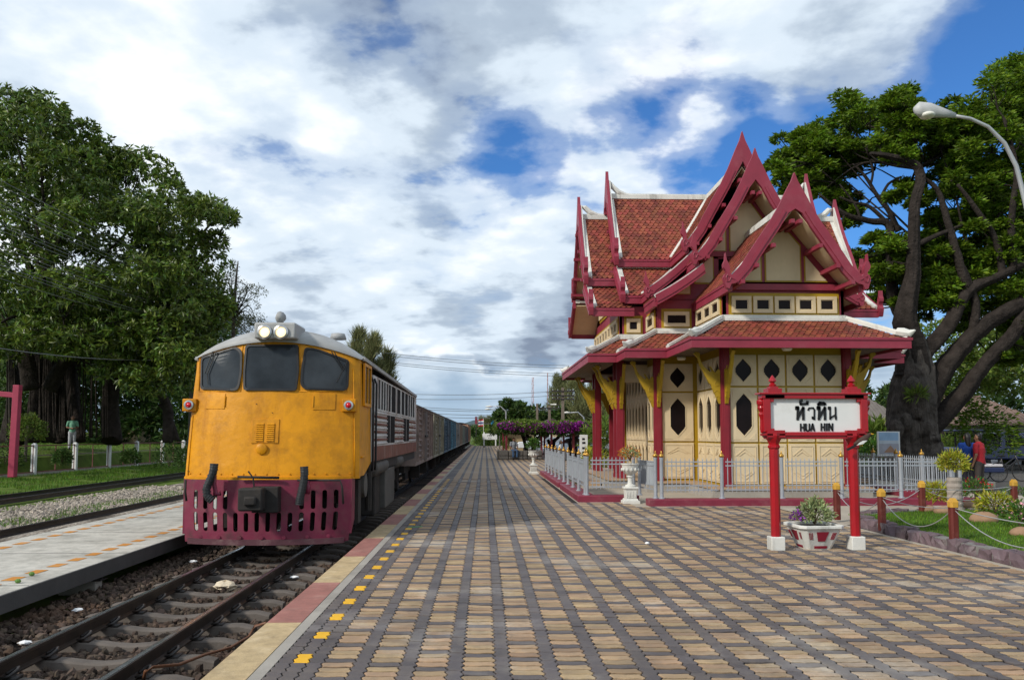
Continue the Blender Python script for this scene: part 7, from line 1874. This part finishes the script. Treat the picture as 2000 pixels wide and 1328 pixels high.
for i, (px, bands, lb) in enumerate(((944.5, ((.45, .02, .03), (.7, .7, .7), (.03, .05, .25), (.7, .7, .7), (.45, .02, .03)), 'small striped red, white and blue flag on a pole at the white sign'), (969, ((.02, .2, .36),), 'small plain blue flag on a pole at the white sign'))):
    p = PY(px, 820, wy_); t = thing('flag', lb, 'flag', (p[0], wy_, 0)); MB().tube([(p[0], wy_, 0), (p[0], wy_, p[2] + .25)], .025, 6).build('pole', M_WHITE, t)
    for q, cb_ in enumerate(bands):
        z1 = p[2] + .1 - q * .9 / len(bands); z0 = z1 - .9 / len(bands)
        MB().strip([(p[0] - .03 - .16 * k_, wy_ + .06 * math.sin(k_ * 1.4)) for k_ in range(5)], [(p[0] - .03 - .16 * k_, wy_ + .02 + .06 * math.sin(k_ * 1.4)) for k_ in range(5)], lambda a, b, d: (a, b, d - .10 * abs(a - p[0])), z0, z1).build('band', mat('flag_%d_%d' % (i, q), cb_, .8), t)
# signal mast and small things near the platform end
p = PY(930, 840, 125); t = thing('signal_mast', 'railway signal mast beyond the end of the platform', 'signal', (p[0], 125, 0)); MB().tube([(p[0], 125, 0), (p[0], 125, 4.0)], .06, 8).build('mast', M_STEEL, t); MB().box(p[0] - .2, p[0] + .2, 124.85, 125.1, 3.2, 4.4).build('head', mat('signal_red', (.2, .03, .05), .6), t)
# street lights down the platform
def street_light(px0, py0, hx, hy, Y, label, base=0.):
    a = PY(px0, py0, Y); h = PY(hx, hy, Y); t = thing('street_light', label, 'street light', (a[0], Y, 0), group='distant street lights')
    MB().tube([(a[0], Y, base - .05), (a[0], Y, a[2]), ((a[0] * .6 + h[0] * .4), Y, h[2] + .05), (h[0], Y, h[2])], [.08, .06, .045, .04], 8).build('pole', mat('galvanised', (.4, .41, .42), .5), t, smooth=True)
    s_ = 1 if h[0] > a[0] else -1; MB().tube([(h[0] - s_ * .1, Y, h[2]), (h[0] + s_ * .2, Y, h[2] + .02), (h[0] + s_ * .6, Y, h[2])], [.08, .16, .05], 8, flat=.6).build('lamp_head', M_LAMPW, t, smooth=True)
street_light(988, 803, 960, 794, 78, 'tall street light with a curved arm before the round tree')
street_light(976, 812, 957, 799, 90, 'farther street light with a drooping arm beside the round tree')
street_light(1140, 815, 1112, 806, 66, 'short street light beside the pavilion eaves')
def mast_pole(px, ytop, Y, label, arms_=(), name='power_pole', light=None, r=.14):
    p = PY(px, ytop, Y); t = thing(name, label, 'power pole', (p[0], Y, 0), group='distant power poles')
    MB().frustum(p[0], Y, -.05, p[2], r, r, r * .7, r * .7).build('shaft', mat('pole_wood', (.17, .135, .105), .85, .2, 3), t)
    for py in arms_:
        z = PY(px, py, Y)[2]; a = MB().box(p[0] - .9, p[0] + .9, Y - .17, Y - .07, z - .05, z + .05).build('cross_arm', M_STEEL, t)
        for q in (-.8, -.4, .4, .8): MB().lathe([(.02, 0), (.035, .04), (.02, .07), (.015, .11)], (p[0] + q, Y - .12, z + .05), 8).build('insulator', M_SHEET, a)
    if light:
        h = PY(*light, Y); MB().tube([(p[0], Y, h[2] - .1), (h[0] + .4, Y, h[2] + .02)], .035, 6).build('lamp_arm', M_STEEL, t); MB().tube([(h[0] + .45, Y, h[2]), (h[0], Y, h[2])], [.14, .07], 8, flat=.6).build('lamp_head', M_LAMPW, t)
    return t
mast_pole(1099, 757, 62, 'power pole with four cross arms in front of the casuarinas', (764, 773, 779.5), light=(1075, 790))
mast_pole(1073, 792, 70, 'shorter power pole with one cross arm by the gabled roof', (797,))
mast_pole(1049, 788, 82, 'plain dark pole beside the radio mast', ())
M_RADIO = mat('radio_mast', (.42, .20, .18), .6, .3, .5)
for px, yt, Y, lb, w_ in ((1040.5, 737, 170, 'tall red and white lattice radio mast beyond the trees', .55), (1069.5, 728, 190, 'thin radio mast seen above the casuarinas', .25)):
    p = PY(px, yt, Y); t = thing('radio_mast', lb, 'mast', (p[0], Y, 0))
    for q in (-1, 1): MB().beam((p[0] + q * w_ / 2, Y, -.05), (p[0] + q * w_ / 2 * .4, Y, p[2]), .09, .09).build('leg', M_RADIO, t)
    for i in range(9): z = p[2] * i / 9; MB().beam((p[0] - w_ / 2, Y + .05, z), (p[0] + w_ / 2, Y + .05, z + p[2] / 9), .05, .05).build('brace', M_RADIO, t)
# overhead lines crossing above the train
WL = [((690, 681), (1112, 714)), ((690, 686), (1112, 719)), ((700, 700), (1110, 730)), ((700, 704), (1110, 735)), ((760, 768), (1090, 764)), ((760, 778), (1090, 772)), ((780, 792), (1090, 800)), ((780, 797), (1090, 802)), ((820, 806), (1070, 808)), ((820, 813), (1070, 812)), ((840, 826), (1060, 822))]
nm_ = ['topmost pair, upper line', 'topmost pair, lower line', 'second pair, upper line', 'second pair, lower line', 'third pair, upper line', 'third pair, lower line', 'fourth pair, upper line', 'fourth pair, lower line', 'fifth pair, upper line', 'fifth pair, lower line', 'single lowest line']
for i, ((x0, y0), (x1, y1)) in enumerate(WL):
    Y = 58 + i * 5; wire(PY(x0, y0, Y), PY(x1, y1, Y + 1), .25, 'overhead cable crossing above the train, ' + nm_[i], .022 * Y / 70)
# buildings by the car park
bl = thing('station_shed', 'low cream shed with a red edged roof behind the pergola', 'shed', (4.2, 74, 0))
x0, x1 = PY(990, 860, 74)[0], PY(1075, 860, 74)[0]
MB().box(x0, x1, 74, 79, 0, 2.1).build('walls', mat('ochre_wall', (.34, .25, .13), .8, .15, 1.5, dirt=(.2, .14, .08), dscale=1.5, damt=.5), bl)
MB().add([(x0 - .6, 73.4, 1.75), (x0 + 3, 73.4, 2.5), (x1 + .4, 73.4, 2.5), (x1 + .4, 80, 2.8), (x0 - .6, 80, 2.0), (x0 - .6, 73.4, 1.85), (x0 + 3, 73.4, 2.6), (x1 + .4, 73.4, 2.6), (x1 + .4, 80, 2.9), (x0 - .6, 80, 2.1)], [(0, 1, 2, 3, 4), (5, 9, 8, 7, 6), (0, 5, 6, 1), (1, 6, 7, 2), (2, 7, 8, 3), (4, 9, 5, 0)]).build('roof', M_MAROON, bl)
MB().box(x0 + 1.5, x0 + 2.3, 73.96, 73.999, .6, 1.5).build('window', M_GLASS, bl)
gb = PY(1078, 817, 84); t = thing('gabled_house', 'dark gable roof rising above the bougainvillea', 'house', (gb[0], 84, 0))
MB().box(gb[0] - 1.7, gb[0] + 2.6, 84.3, 90, 0, 2.9).build('walls', M_CREAM, t)
MB().prism([(-2.6, 2.2), (0, gb[2]), (2.8, 2.2), (2.8, 2.05), (0, gb[2] - .35), (-2.6, 2.05)], lambda a, b, d: (gb[0] + a, d, b), 83.7, 90.4).build('roof', mat('dark_roof', (.075, .05, .045), .8, .2, 2), t)
# parked vehicles
M_CARW = mat('car_white', (.62, .63, .64), .25, .03, coat=.6); M_CARS = mat('car_silver', (.36, .38, .40), .28, .03, metal=.5, coat=.6); M_CARB = mat('car_pale_blue', (.30, .36, .44), .28, .03, metal=.3, coat=.6); M_CARN = mat('pickup_navy', (.018, .028, .09), .3, .1, coat=.5)
M_TYRE = mat('tyre', (.018, .017, .017), .8); M_RIM = mat('wheel_rim', (.45, .45, .46), .35, metal=.7); M_LAMPR = mat('tail_lamp', (.4, .01, .01), .3)
def vehicle(name, label, cat, x, y, rz, paint, kind='car', z=0.):
    t = thing(name, label, cat, (x, y, z), rz, local=True)
    # side profile along local x (front at +x), z up
    if kind == 'pickup': L2 = 2.5; prof_ = [(-2.5, .45), (-2.5, 1.0), (-.75, 1.02), (-.55, 1.66), (.55, 1.70), (1.15, 1.10), (2.3, .98), (2.5, .75), (2.5, .45)]; glass = [(-.45, 1.08), (-.36, 1.56), (.48, 1.58), (.95, 1.10)]
    elif kind == 'van': L2 = 2.4; prof_ = [(-2.4, .4), (-2.4, 1.0), (-2.2, 1.75), (.7, 1.80), (1.5, 1.15), (2.25, 1.0), (2.4, .7), (2.4, .4)]; glass = [(-2.05, 1.1), (-1.95, 1.62), (.6, 1.64), (1.15, 1.12)]
    elif kind == 'songthaew': L2 = 2.6; prof_ = [(-2.6, .5), (-2.6, 1.05), (-.55, 1.05), (-.4, 1.72), (.6, 1.75), (1.2, 1.15), (2.4, 1.05), (2.6, .8), (2.6, .5)]; glass = [(-.3, 1.1), (-.22, 1.6), (.5, 1.62), (1.0, 1.14)]
    else: L2 = 2.15; prof_ = [(-2.15, .35), (-2.15, .85), (-1.6, .95), (-.95, 1.40), (.35, 1.42), (1.05, .95), (2.0, .80), (2.15, .6), (2.15, .35)]; glass = [(-1.2, .98), (-.82, 1.32), (.28, 1.34), (.82, .98)]
    W = .85
    vs = []; n = len(prof_)
    for yy, sc in ((-W, 1), (W, 1)):
        for a, b in prof_: tp = max(0, b - 1.0) * .22; vs.append((a, yy * (1 - tp), b))
    body = MB().add(vs, [tuple(range(n)), tuple(range(2 * n - 1, n - 1, -1))] + [(i, n + i, n + (i + 1) % n, (i + 1) % n) for i in range(n)]).build('body', paint, t, bevel=.07, seg=3)
    c = np.mean(glass, 0)
    for s in (-1, 1):
        for half in (0, 1):
            gl = [(c[0] + .04 if half else a, b) if (a < c[0]) == bool(half) else (a, b) for a, b in glass]
            gl = [(min(a, c[0] - .04) if not half else max(a, c[0] + .04), b) for a, b in glass]
            MB().add([(a, s * (W * (1 - max(0, b - 1.0) * .22) + .004), b) for a, b in gl], [tuple(range(len(gl)))]).build('side_window', M_GLASS, body)
    tp = prof_[-5] if kind == 'car' else None
    idx = max(range(n), key=lambda i: prof_[i][0] if prof_[i][1] > 1.3 else -9); a, b = prof_[idx], prof_[idx + 1]
    def on(f, s_, o=.012): return (a[0] + (b[0] - a[0]) * f + o, s_ * .68, a[1] + (b[1] - a[1]) * f + o)
    MB().add([on(.08, -1), on(.08, 1), on(.92, 1.08), on(.92, -1.08)], [(0, 1, 2, 3)]).build('windscreen', M_GLASS, body)
    ia = min(range(n), key=lambda i: prof_[i][0] if prof_[i][1] > 1.3 else 9); a2, b2_ = prof_[ia], prof_[ia - 1]
    MB().add([(a2[0] + (b2_[0] - a2[0]) * f - .012, s_ * .66, a2[1] + (b2_[1] - a2[1]) * f + .01) for f, s_ in ((.1, -1), (.1, 1), (.85, 1.05), (.85, -1.05))], [(0, 1, 2, 3)]).build('rear_window', M_GLASS, body)
    for wx in (-L2 * .60, L2 * .62):
        for s in (-1, 1):
            wh = MB().lathe([(.19, -.10), (.31, -.10), (.33, -.06), (.33, .06), (.31, .10), (.19, .10)], (0, 0, 0), 18, 'y').build('wheel', M_TYRE, t, autos=40); wh.location = (wx, s * .78, .33)
            MB().lathe([(.02, -.11), (.19, -.10), (.19, .10), (.02, .11)], (0, 0, 0), 14, 'y').build('rim', M_RIM, wh, autos=40)
    for s in (-1, 1): MB().box(L2 - .10, L2 + .012, s * .62 - .16, s * .62 + .16, .66, .80).build('headlight', M_LAMPW, body, bevel=.02); MB().box(-L2 - .012, -L2 + .1, s * .72 - .08, s * .72 + .08, .7, .95).build('tail_light', M_LAMPR, body, bevel=.02)
    MB().box(L2 - .02, L2 + .035, -.8, .8, .42, .56).build('bumper', M_BLACK if kind != 'car' else paint, body, bevel=.02)
    return t
def at(px, Y): return PY(px, 860, Y)[0]
vehicle('parked_pickup', 'white double cab pickup parked behind the seated person', 'pickup', at(1064, 70), 70, math.pi - .08, M_CARW, 'pickup')
vehicle('parked_car', 'silver saloon car nose-in beside the white pickup', 'car', at(1084, 65), 65, math.pi + .2, M_CARS, 'car')
vehicle('parked_van', 'white van parked behind the other cars by the shed', 'van', at(1118, 73), 73, math.pi + .1, M_CARW, 'van')
vehicle('parked_car', 'pale blue hatchback parked in front of the white van', 'car', at(1110, 61), 61, math.pi + .12, M_CARB, 'car')
vehicle('parked_car', 'grey car partly hidden behind the standing people', 'car', at(1160, 63), 63, math.pi + .1, M_CARS, 'car')
person('person in dark clothes standing by the parked cars, the taller of two', (at(1123, 55), 55, 0), 2.6, (.035, .028, .022), (.03, .028, .026), 'stand', 1.72)
person('person in black standing close behind a taller person by the cars', (at(1114, 56), 56, 0), 2.2, (.02, .02, .022), (.025, .024, .024), 'stand', 1.62)
person('person with long dark hair in a pale top sitting beyond the railing', (at(1093, 50), 50, .0), 1.4, (.45, .46, .47), (.08, .08, .09), 'sit', 1.6, 'long', arms='lap')
# tall white notice board by the pavilion porch
p = PY(1140, 865, 38); t = thing('notice_post', 'slim white upright notice board lettered in black by the pavilion porch', 'sign', (p[0], 38, 0))
MB().box(p[0] - .19, p[0] + .19, 37.95, 38.05, -.01, 1.62).build('board', M_WHITE, t, bevel=.01)
for i, z in enumerate((1.38, 1.2, .95, .74, .5)): MB().box(p[0] - .08, p[0] + .04 + .03 * (i % 2), 37.936, 37.949, z, z + .09).build('lettering', M_INK, t)
c = PY(1160, 880, 36); simple_bush('shrub', 'spiky yellow-leaved plant beside the slim white notice board', (c[0], 36, .45), .5, 500, M_LEAFY, .35, .05, (1, 1, .9))
c = PY(1185, 850, 46); simple_bush('shrub', 'big leafy plant seen through the pavilion porch', (c[0], 46, 1.2), 1.3, 900, M_LIGHTT, .5, .12, (1, 1, 1))
# ------------------------------------------------------------------ rain tree and the yard on the right
YT = 31.0
pads = [(1545, 345, 48, 30), (1560, 310, 50, 32), (1610, 265, 60, 38), (1680, 222, 68, 36), (1750, 205, 66, 34), (1800, 250, 55, 42), (1700, 285, 68, 30), (1615, 345, 55, 32), (1555, 375, 40, 22), (1740, 295, 46, 34), (1835, 300, 50, 50), (1865, 360, 60, 46), (1900, 280, 64, 56), (1950, 200, 70, 66), (2010, 150, 62, 58), (2020, 300, 70, 90), (1960, 370, 80, 56), (1880, 440, 66, 42), (1950, 480, 80, 56), (1800, 495, 60, 34), (1740, 478, 52, 30), (1700, 520, 48, 36), (1660, 420, 30, 28), (1640, 385, 34, 24), (1845, 520, 70, 42), (1920, 555, 80, 42), (2000, 560, 60, 62), (1760, 545, 56, 30), (1705, 590, 36, 26), (1870, 600, 60, 34), (1980, 630, 50, 26), (1780, 380, 40, 26), (1840, 430, 40, 30), (2040, 420, 60, 70), (1780, 235, 60, 40), (1650, 300, 50, 34), (1920, 420, 50, 40), (1900, 500, 60, 36), (1980, 440, 60, 40), (1850, 560, 60, 34), (1940, 600, 60, 34), (1790, 590, 40, 26), (1730, 525, 50, 28), (1990, 230, 60, 60), (1930, 330, 60, 40), (1885, 235, 50, 30), (2010, 690, 50, 30), (1960, 690, 40, 24), (1590, 300, 44, 30), (1830, 245, 40, 34)]
cl = []
for px, py, rx, ry in pads:
    for _ in range(15):
        Y = random.uniform(31, 37) if px > 1720 else random.uniform(34, 38)
        c = PY(px + random.gauss(0, .42) * rx, py + random.gauss(0, .45) * ry, Y); k_ = Y / F
        cl.append((c, (rx * .34 * k_, rx * .34 * k_, ry * .32 * k_)))
lim = [limb_px([(1784, 925), (1784, 888), (1782, 840), (1786, 780), (1788, 720), (1780, 650)], YT, [1.15, .98, .9, .86, .70, .35]),
       limb_px([(1784, 735), (1779, 680), (1770, 620), (1782, 540), (1784, 470), (1786, 400), (1798, 350), (1785, 320), (1740, 306), (1700, 300)], YT, [.68, .56, .42, .30, .22, .20, .18, .16, .12, .06]),
       limb_px([(1788, 830), (1815, 770), (1850, 715), (1900, 655), (1960, 610), (2060, 560)], YT, [.6, .48, .38, .32, .28, .22]),
       limb_px([(1795, 700), (1850, 640), (1890, 570), (1950, 540), (2010, 510)], YT, [.34, .28, .24, .18, .12]),
       limb_px([(1788, 862), (1825, 828), (1880, 770), (1920, 715), (1975, 655), (2010, 600), (2060, 560)], YT, [.5, .40, .32, .28, .25, .22, .18]),
       limb_px([(1776, 640), (1745, 580), (1738, 500), (1735, 440), (1700, 432), (1650, 418), (1600, 380)], YT + 2, [.3, .24, .18, .15, .12, .1, .05]),
       limb_px([(1755, 452), (1738, 415), (1715, 385), (1690, 345), (1665, 320)], YT + 2, [.14, .11, .09, .07, .03]), limb_px([(1736, 440), (1700, 405), (1665, 395), (1640, 385)], YT + 2, [.1, .08, .06, .04]),
       limb_px([(1720, 388), (1735, 360), (1760, 345)], YT + 2, [.07, .06, .03]), limb_px([(1700, 360), (1705, 335), (1695, 300)], YT + 2, [.06, .05, .03]), limb_px([(1680, 428), (1670, 400), (1640, 360)], YT + 2, [.06, .05, .03]), limb_px([(1650, 418), (1640, 440), (1620, 450)], YT + 2, [.05, .04, .02]),
       limb_px([(1890, 570), (1870, 500), (1850, 430), (1830, 370), (1790, 340)], YT, [.2, .17, .14, .1, .06]), limb_px([(1900, 650), (1905, 590), (1880, 520)], YT, [.2, .16, .1]), limb_px([(1960, 545), (1945, 470), (1900, 400), (1870, 360)], YT, [.16, .13, .1, .06]), limb_px([(1980, 530), (1975, 430), (1985, 330), (1960, 230)], YT, [.16, .14, .1, .05]), limb_px([(1990, 600), (2040, 500), (2050, 380)], YT, [.2, .16, .1]), limb_px([(1786, 480), (1830, 460), (1880, 440)], YT, [.14, .1, .06])]
lim += stick(PY(1790, 330, YT + 2), [q for q in cl if q[0][2] > 11], 16, .06) + stick(PY(1900, 560, YT + 1), cl, 16, .07)
rt_ = tree('giant spreading rain tree with a thick gnarled trunk behind the pavilion', tuple(PY(1784, 888, YT)), lim, cl, 270, .25, .10, M_RAIN, 'spray', M_BARK, twigs=330, shell=.25)
for i in range(5):                                        # burls and buttresses on the trunk
    c = PY(1784 + random.uniform(-36, 36), random.uniform(740, 860), YT - .75); MB().ball(tuple(c), random.uniform(.16, .28), 8, (1, .7, 1.3)).build('burl', M_BARK, rt_, smooth=True)
c = PY(1792, 775, YT - 1.0); bush(rt_, (c[0], c[1], c[2]), .28, 160, M_LIGHTT, .35, .05, 0, -.2, name='fern')
for px, py in ((1880, 800), (1850, 700), (1925, 830), (1840, 760)):   # drooping sprays in front of the houses
    c = PY(px, py, 33); stuff(leaf_mesh('low_spray', clump_leaves([(c, (1.2, 1.0, .9)), (c + [.6, 0, -.7], (.7, .7, .8))], 420, .22, .085, 'spray'), M_RAIN, rt_))
# houses
def house(name, label, x0, x1, Y, ze, zr, wallm, roofm, d=6, ribs=24, hip=1.5):
    t = thing(name, label, 'house', ((x0 + x1) / 2, Y, 0)); yr = Y + d / 2
    MB().box(x0 + .4, x1 - .4, Y + .5, Y + d - .5, -.01, ze).build('walls', wallm, t)
    r = MB().add([(x0 - .4, Y - .4, ze), (x1 + .4, Y - .4, ze), (x1 - hip, yr, zr), (x0 + hip, yr, zr), (x0 - .4, Y + d + .4, ze), (x1 + .4, Y + d + .4, ze), (x0 - .4, Y - .4, ze - .12), (x1 + .4, Y - .4, ze - .12)], [(0, 1, 2, 3), (5, 4, 3, 2), (4, 0, 3), (1, 5, 2), (6, 7, 1, 0)]).build('roof', roofm, t)
    rb = MB(); 
    for i in range(ribs + 1):
        f = i / ribs; xb = x0 - .4 + (x1 - x0 + .8) * f; xt = min(max(xb, x0 + hip), x1 - hip); ft = 1 - abs(xt - xb) / (hip + .4) if xt != xb else 1
        rb.tube([(xb, Y - .4, ze + .02), (xb, Y - .4 + (d / 2 + .4) * ft, ze + (zr - ze) * ft + .02)], .035, 5)
    stuff(rb.build('corrugation', roofm, r)); MB().tube([(x0 + hip, yr, zr + .03), (x1 - hip, yr, zr + .03)], .08, 6).build('ridge', roofm, r)
    return t
M_WALLG = mat('weathered_wall', (.26, .27, .19), .85, .2, 1.5, dirt=(.1, .1, .07), dscale=1.5, damt=.6)
M_RUSTR = mat('brown_corrugated', (.19, .125, .10), .75, .2, 2, dirt=(.1, .07, .06), dscale=1, damt=.6)
YH = 50
h1 = house('yard_house', 'old house with a brown corrugated roof behind the rain tree', at(1835, YH), at(2030, YH), YH, 2.35, 4.2, M_WALLG, M_RUSTR, 7)
for px, w_ in ((1868, .5), (1896, .35), (1925, 1.0), (1985, .6)): x = at(px, YH); MB().box(x - w_, x + w_, YH + .44, YH + .495, .0 if w_ > .9 else .8, 1.75).build('opening', M_DARKOPEN, h1)
for px in (1838, 1882, 1945, 1980): x = at(px, YH); MB().box(x - .1, x + .1, YH - .25, YH - .05, 0, 2.3).build('veranda_post', M_BARKD, h1)
x = at(1940, YH); MB().box(x - .9, x + .9, YH - .9, YH + .4, 1.85, 1.92).build('awning', M_CONC, h1)
house('yard_house', 'low grey-brown house roof seen between the pavilion and the tree trunk', at(1670, 54), at(1765, 54), 54, 2.4, 4.6, M_WALLG, mat('grey_roof', (.16, .14, .125), .8, .2, 2), 6, 16)
for i, (px, Y, r, lb) in enumerate(((1712, 44, 1.3, 'banana-like leafy plant left of the rain tree trunk'), (1700, 40, .8, 'leafy bush behind the right railing'), (1850, 42, .9, 'green bush to the right of the rain tree trunk'), (1880, 43, .8, 'green bush in front of the old house'), (1985, 40.5, .6, 'clipped hedge on the kerb beside the trishaw'))):
    c = PY(px, 848, Y); simple_bush('shrub', lb, (c[0], Y, r * .75), r, 900 if i else 700, M_LIGHTT if i != 1 else M_LEAFG, .3 if i else .7, .09 if i else .2)
# poster stand
p = PY(1735, 860, 29); t = thing('poster_stand', 'framed poster with a mountain picture beside the rain tree trunk', 'poster', (p[0], 29, 0))
MB().box(p[0] - .42, p[0] + .42, 28.97, 29.03, .85, 1.75).build('frame', M_WHITE, t)
for z0, z1, cc in ((1.42, 1.71, (.30, .45, .62)), (1.30, 1.42, (.5, .55, .6)), (.92, 1.30, (.36, .36, .40))): MB().box(p[0] - .36, p[0] + .36, 28.955, 28.969, z0, z1).build('print', mat('print_%d' % int(z0 * 100), cc, .5), t)
MB().add([(p[0] - .2, 28.95, .98), (p[0] + .28, 28.95, .98), (p[0] + .05, 28.95, 1.24)], [(0, 1, 2)]).build('print', mat('print_peak', (.35, .2, .12), .5), t)
for s in (-1, 1): MB().box(p[0] + s * .36 - .03, p[0] + s * .36 + .03, 28.98, 29.02, -.01, .85).build('leg', M_STEEL, t)
# people by the railing
person('person in a bright blue top with long black hair standing beyond the railing', (at(1889, 22.3), 22.3, 0), math.pi - .2, (.012, .06, .30), (.03, .03, .04), 'stand', 1.64, 'long')
person('person in a red top with short black hair standing beyond the railing', (at(1911, 22.0), 22.0, 0), math.pi + .6, (.42, .02, .03), (.05, .04, .035), 'stand', 1.64)
# trucks and trishaw
cn = vehicle('blue_truck', 'dark blue pickup taxi with a canopy parked in the yard', 'pickup', at(1962, 36), 36.5, .12, M_CARN, 'songthaew')
MB().box(-2.6, -.5, -.8, .8, 1.78, 1.86).build('canopy', M_CARN, cn, bevel=.03)
for a in (-2.5, -1.6, -.62):
    for s in (-1, 1): MB().box(a - .03, a + .03, s * .74 - .03, s * .74 + .03, 1.06, 1.78).build('pillar', M_STEEL, cn)
vehicle('blue_truck', 'second dark blue pickup behind the first one, at the yard edge', 'pickup', at(2010, 39), 40.5, math.pi + .1, M_CARN, 'songthaew')
tx_, ty_ = at(1955, 27.5), 27.5
tri = thing('trishaw', 'bicycle trishaw with a red and white bench seat parked in the yard', 'trishaw', (tx_, ty_, 0), .05, local=True)
def cyc_wheel(x, y, r=.34):
    w = MB().tube([(r * math.cos(a), 0, r * math.sin(a)) for a in np.linspace(0, 2 * math.pi, 25)], .018, 6, cap=False).build('wheel', M_TYRE, tri, smooth=True); w.location = (x, y, r + .018)
    for q in range(12): a = q * math.pi / 6; MB().tube([(0, 0, 0), (r * math.cos(a), 0, r * math.sin(a))], .003, 4).build('spoke', M_STEEL, w)
cyc_wheel(.72, 0, .36); cyc_wheel(-.45, -.42, .33); cyc_wheel(-.45, .42, .33)
M_FRAME = mat('cycle_frame', (.06, .055, .055), .4, metal=.5)
for pts in ([(.72, 0, .38), (.50, 0, .92)], [(.5, 0, .85), (-.1, 0, .45), (-.45, 0, .35)], [(.5, 0, .70), (.05, 0, .38), (-.45, 0, .35)], [(.05, 0, .38), (-.02, 0, .85)], [(.50, -.25, 1.0), (.48, -.1, .97), (.48, .1, .97), (.50, .25, 1.0)], [(-.45, -.42, .35), (-.45, .42, .35)]): MB().tube(pts, .02, 7).build('frame_tube', M_FRAME, tri, smooth=True)
MB().box(-.12, .1, -.08, .08, .86, .92).build('saddle', M_BLACK, tri, bevel=.03)
MB().box(-.95, -.28, -.45, .45, .52, .62).build('bench_seat', mat('seat_white', (.6, .56, .55), .6), tri, bevel=.03)
MB().prism([(-.98, .6), (-.88, .6), (-1.0, 1.05), (-1.1, 1.05)], lambda a, b, d: (a, d, b), -.45, .45).build('seat_back', mat('seat_red', (.34, .04, .06), .6), tri, bevel=.03)
MB().box(-1.0, -.25, -.46, .46, .34, .50).build('seat_box', M_CARN, tri, bevel=.02)
# low kerb island in the yard
p = PY(1925, 935, 24); tag(MB().box(p[0] - .9, p[0] + .7, 24.6, 26.2, -.02, .16).build('kerb_island', M_CONC, bevel=.02), 'small raised concrete kerb island behind the railing end', 'kerb')
tag(MB().box(at(1930, 38), at(2080, 38), 37.2, 37.6, -.02, .2).build('yard_kerb', M_CONC, bevel=.02), 'concrete kerb edging the yard before the blue trucks', 'kerb')
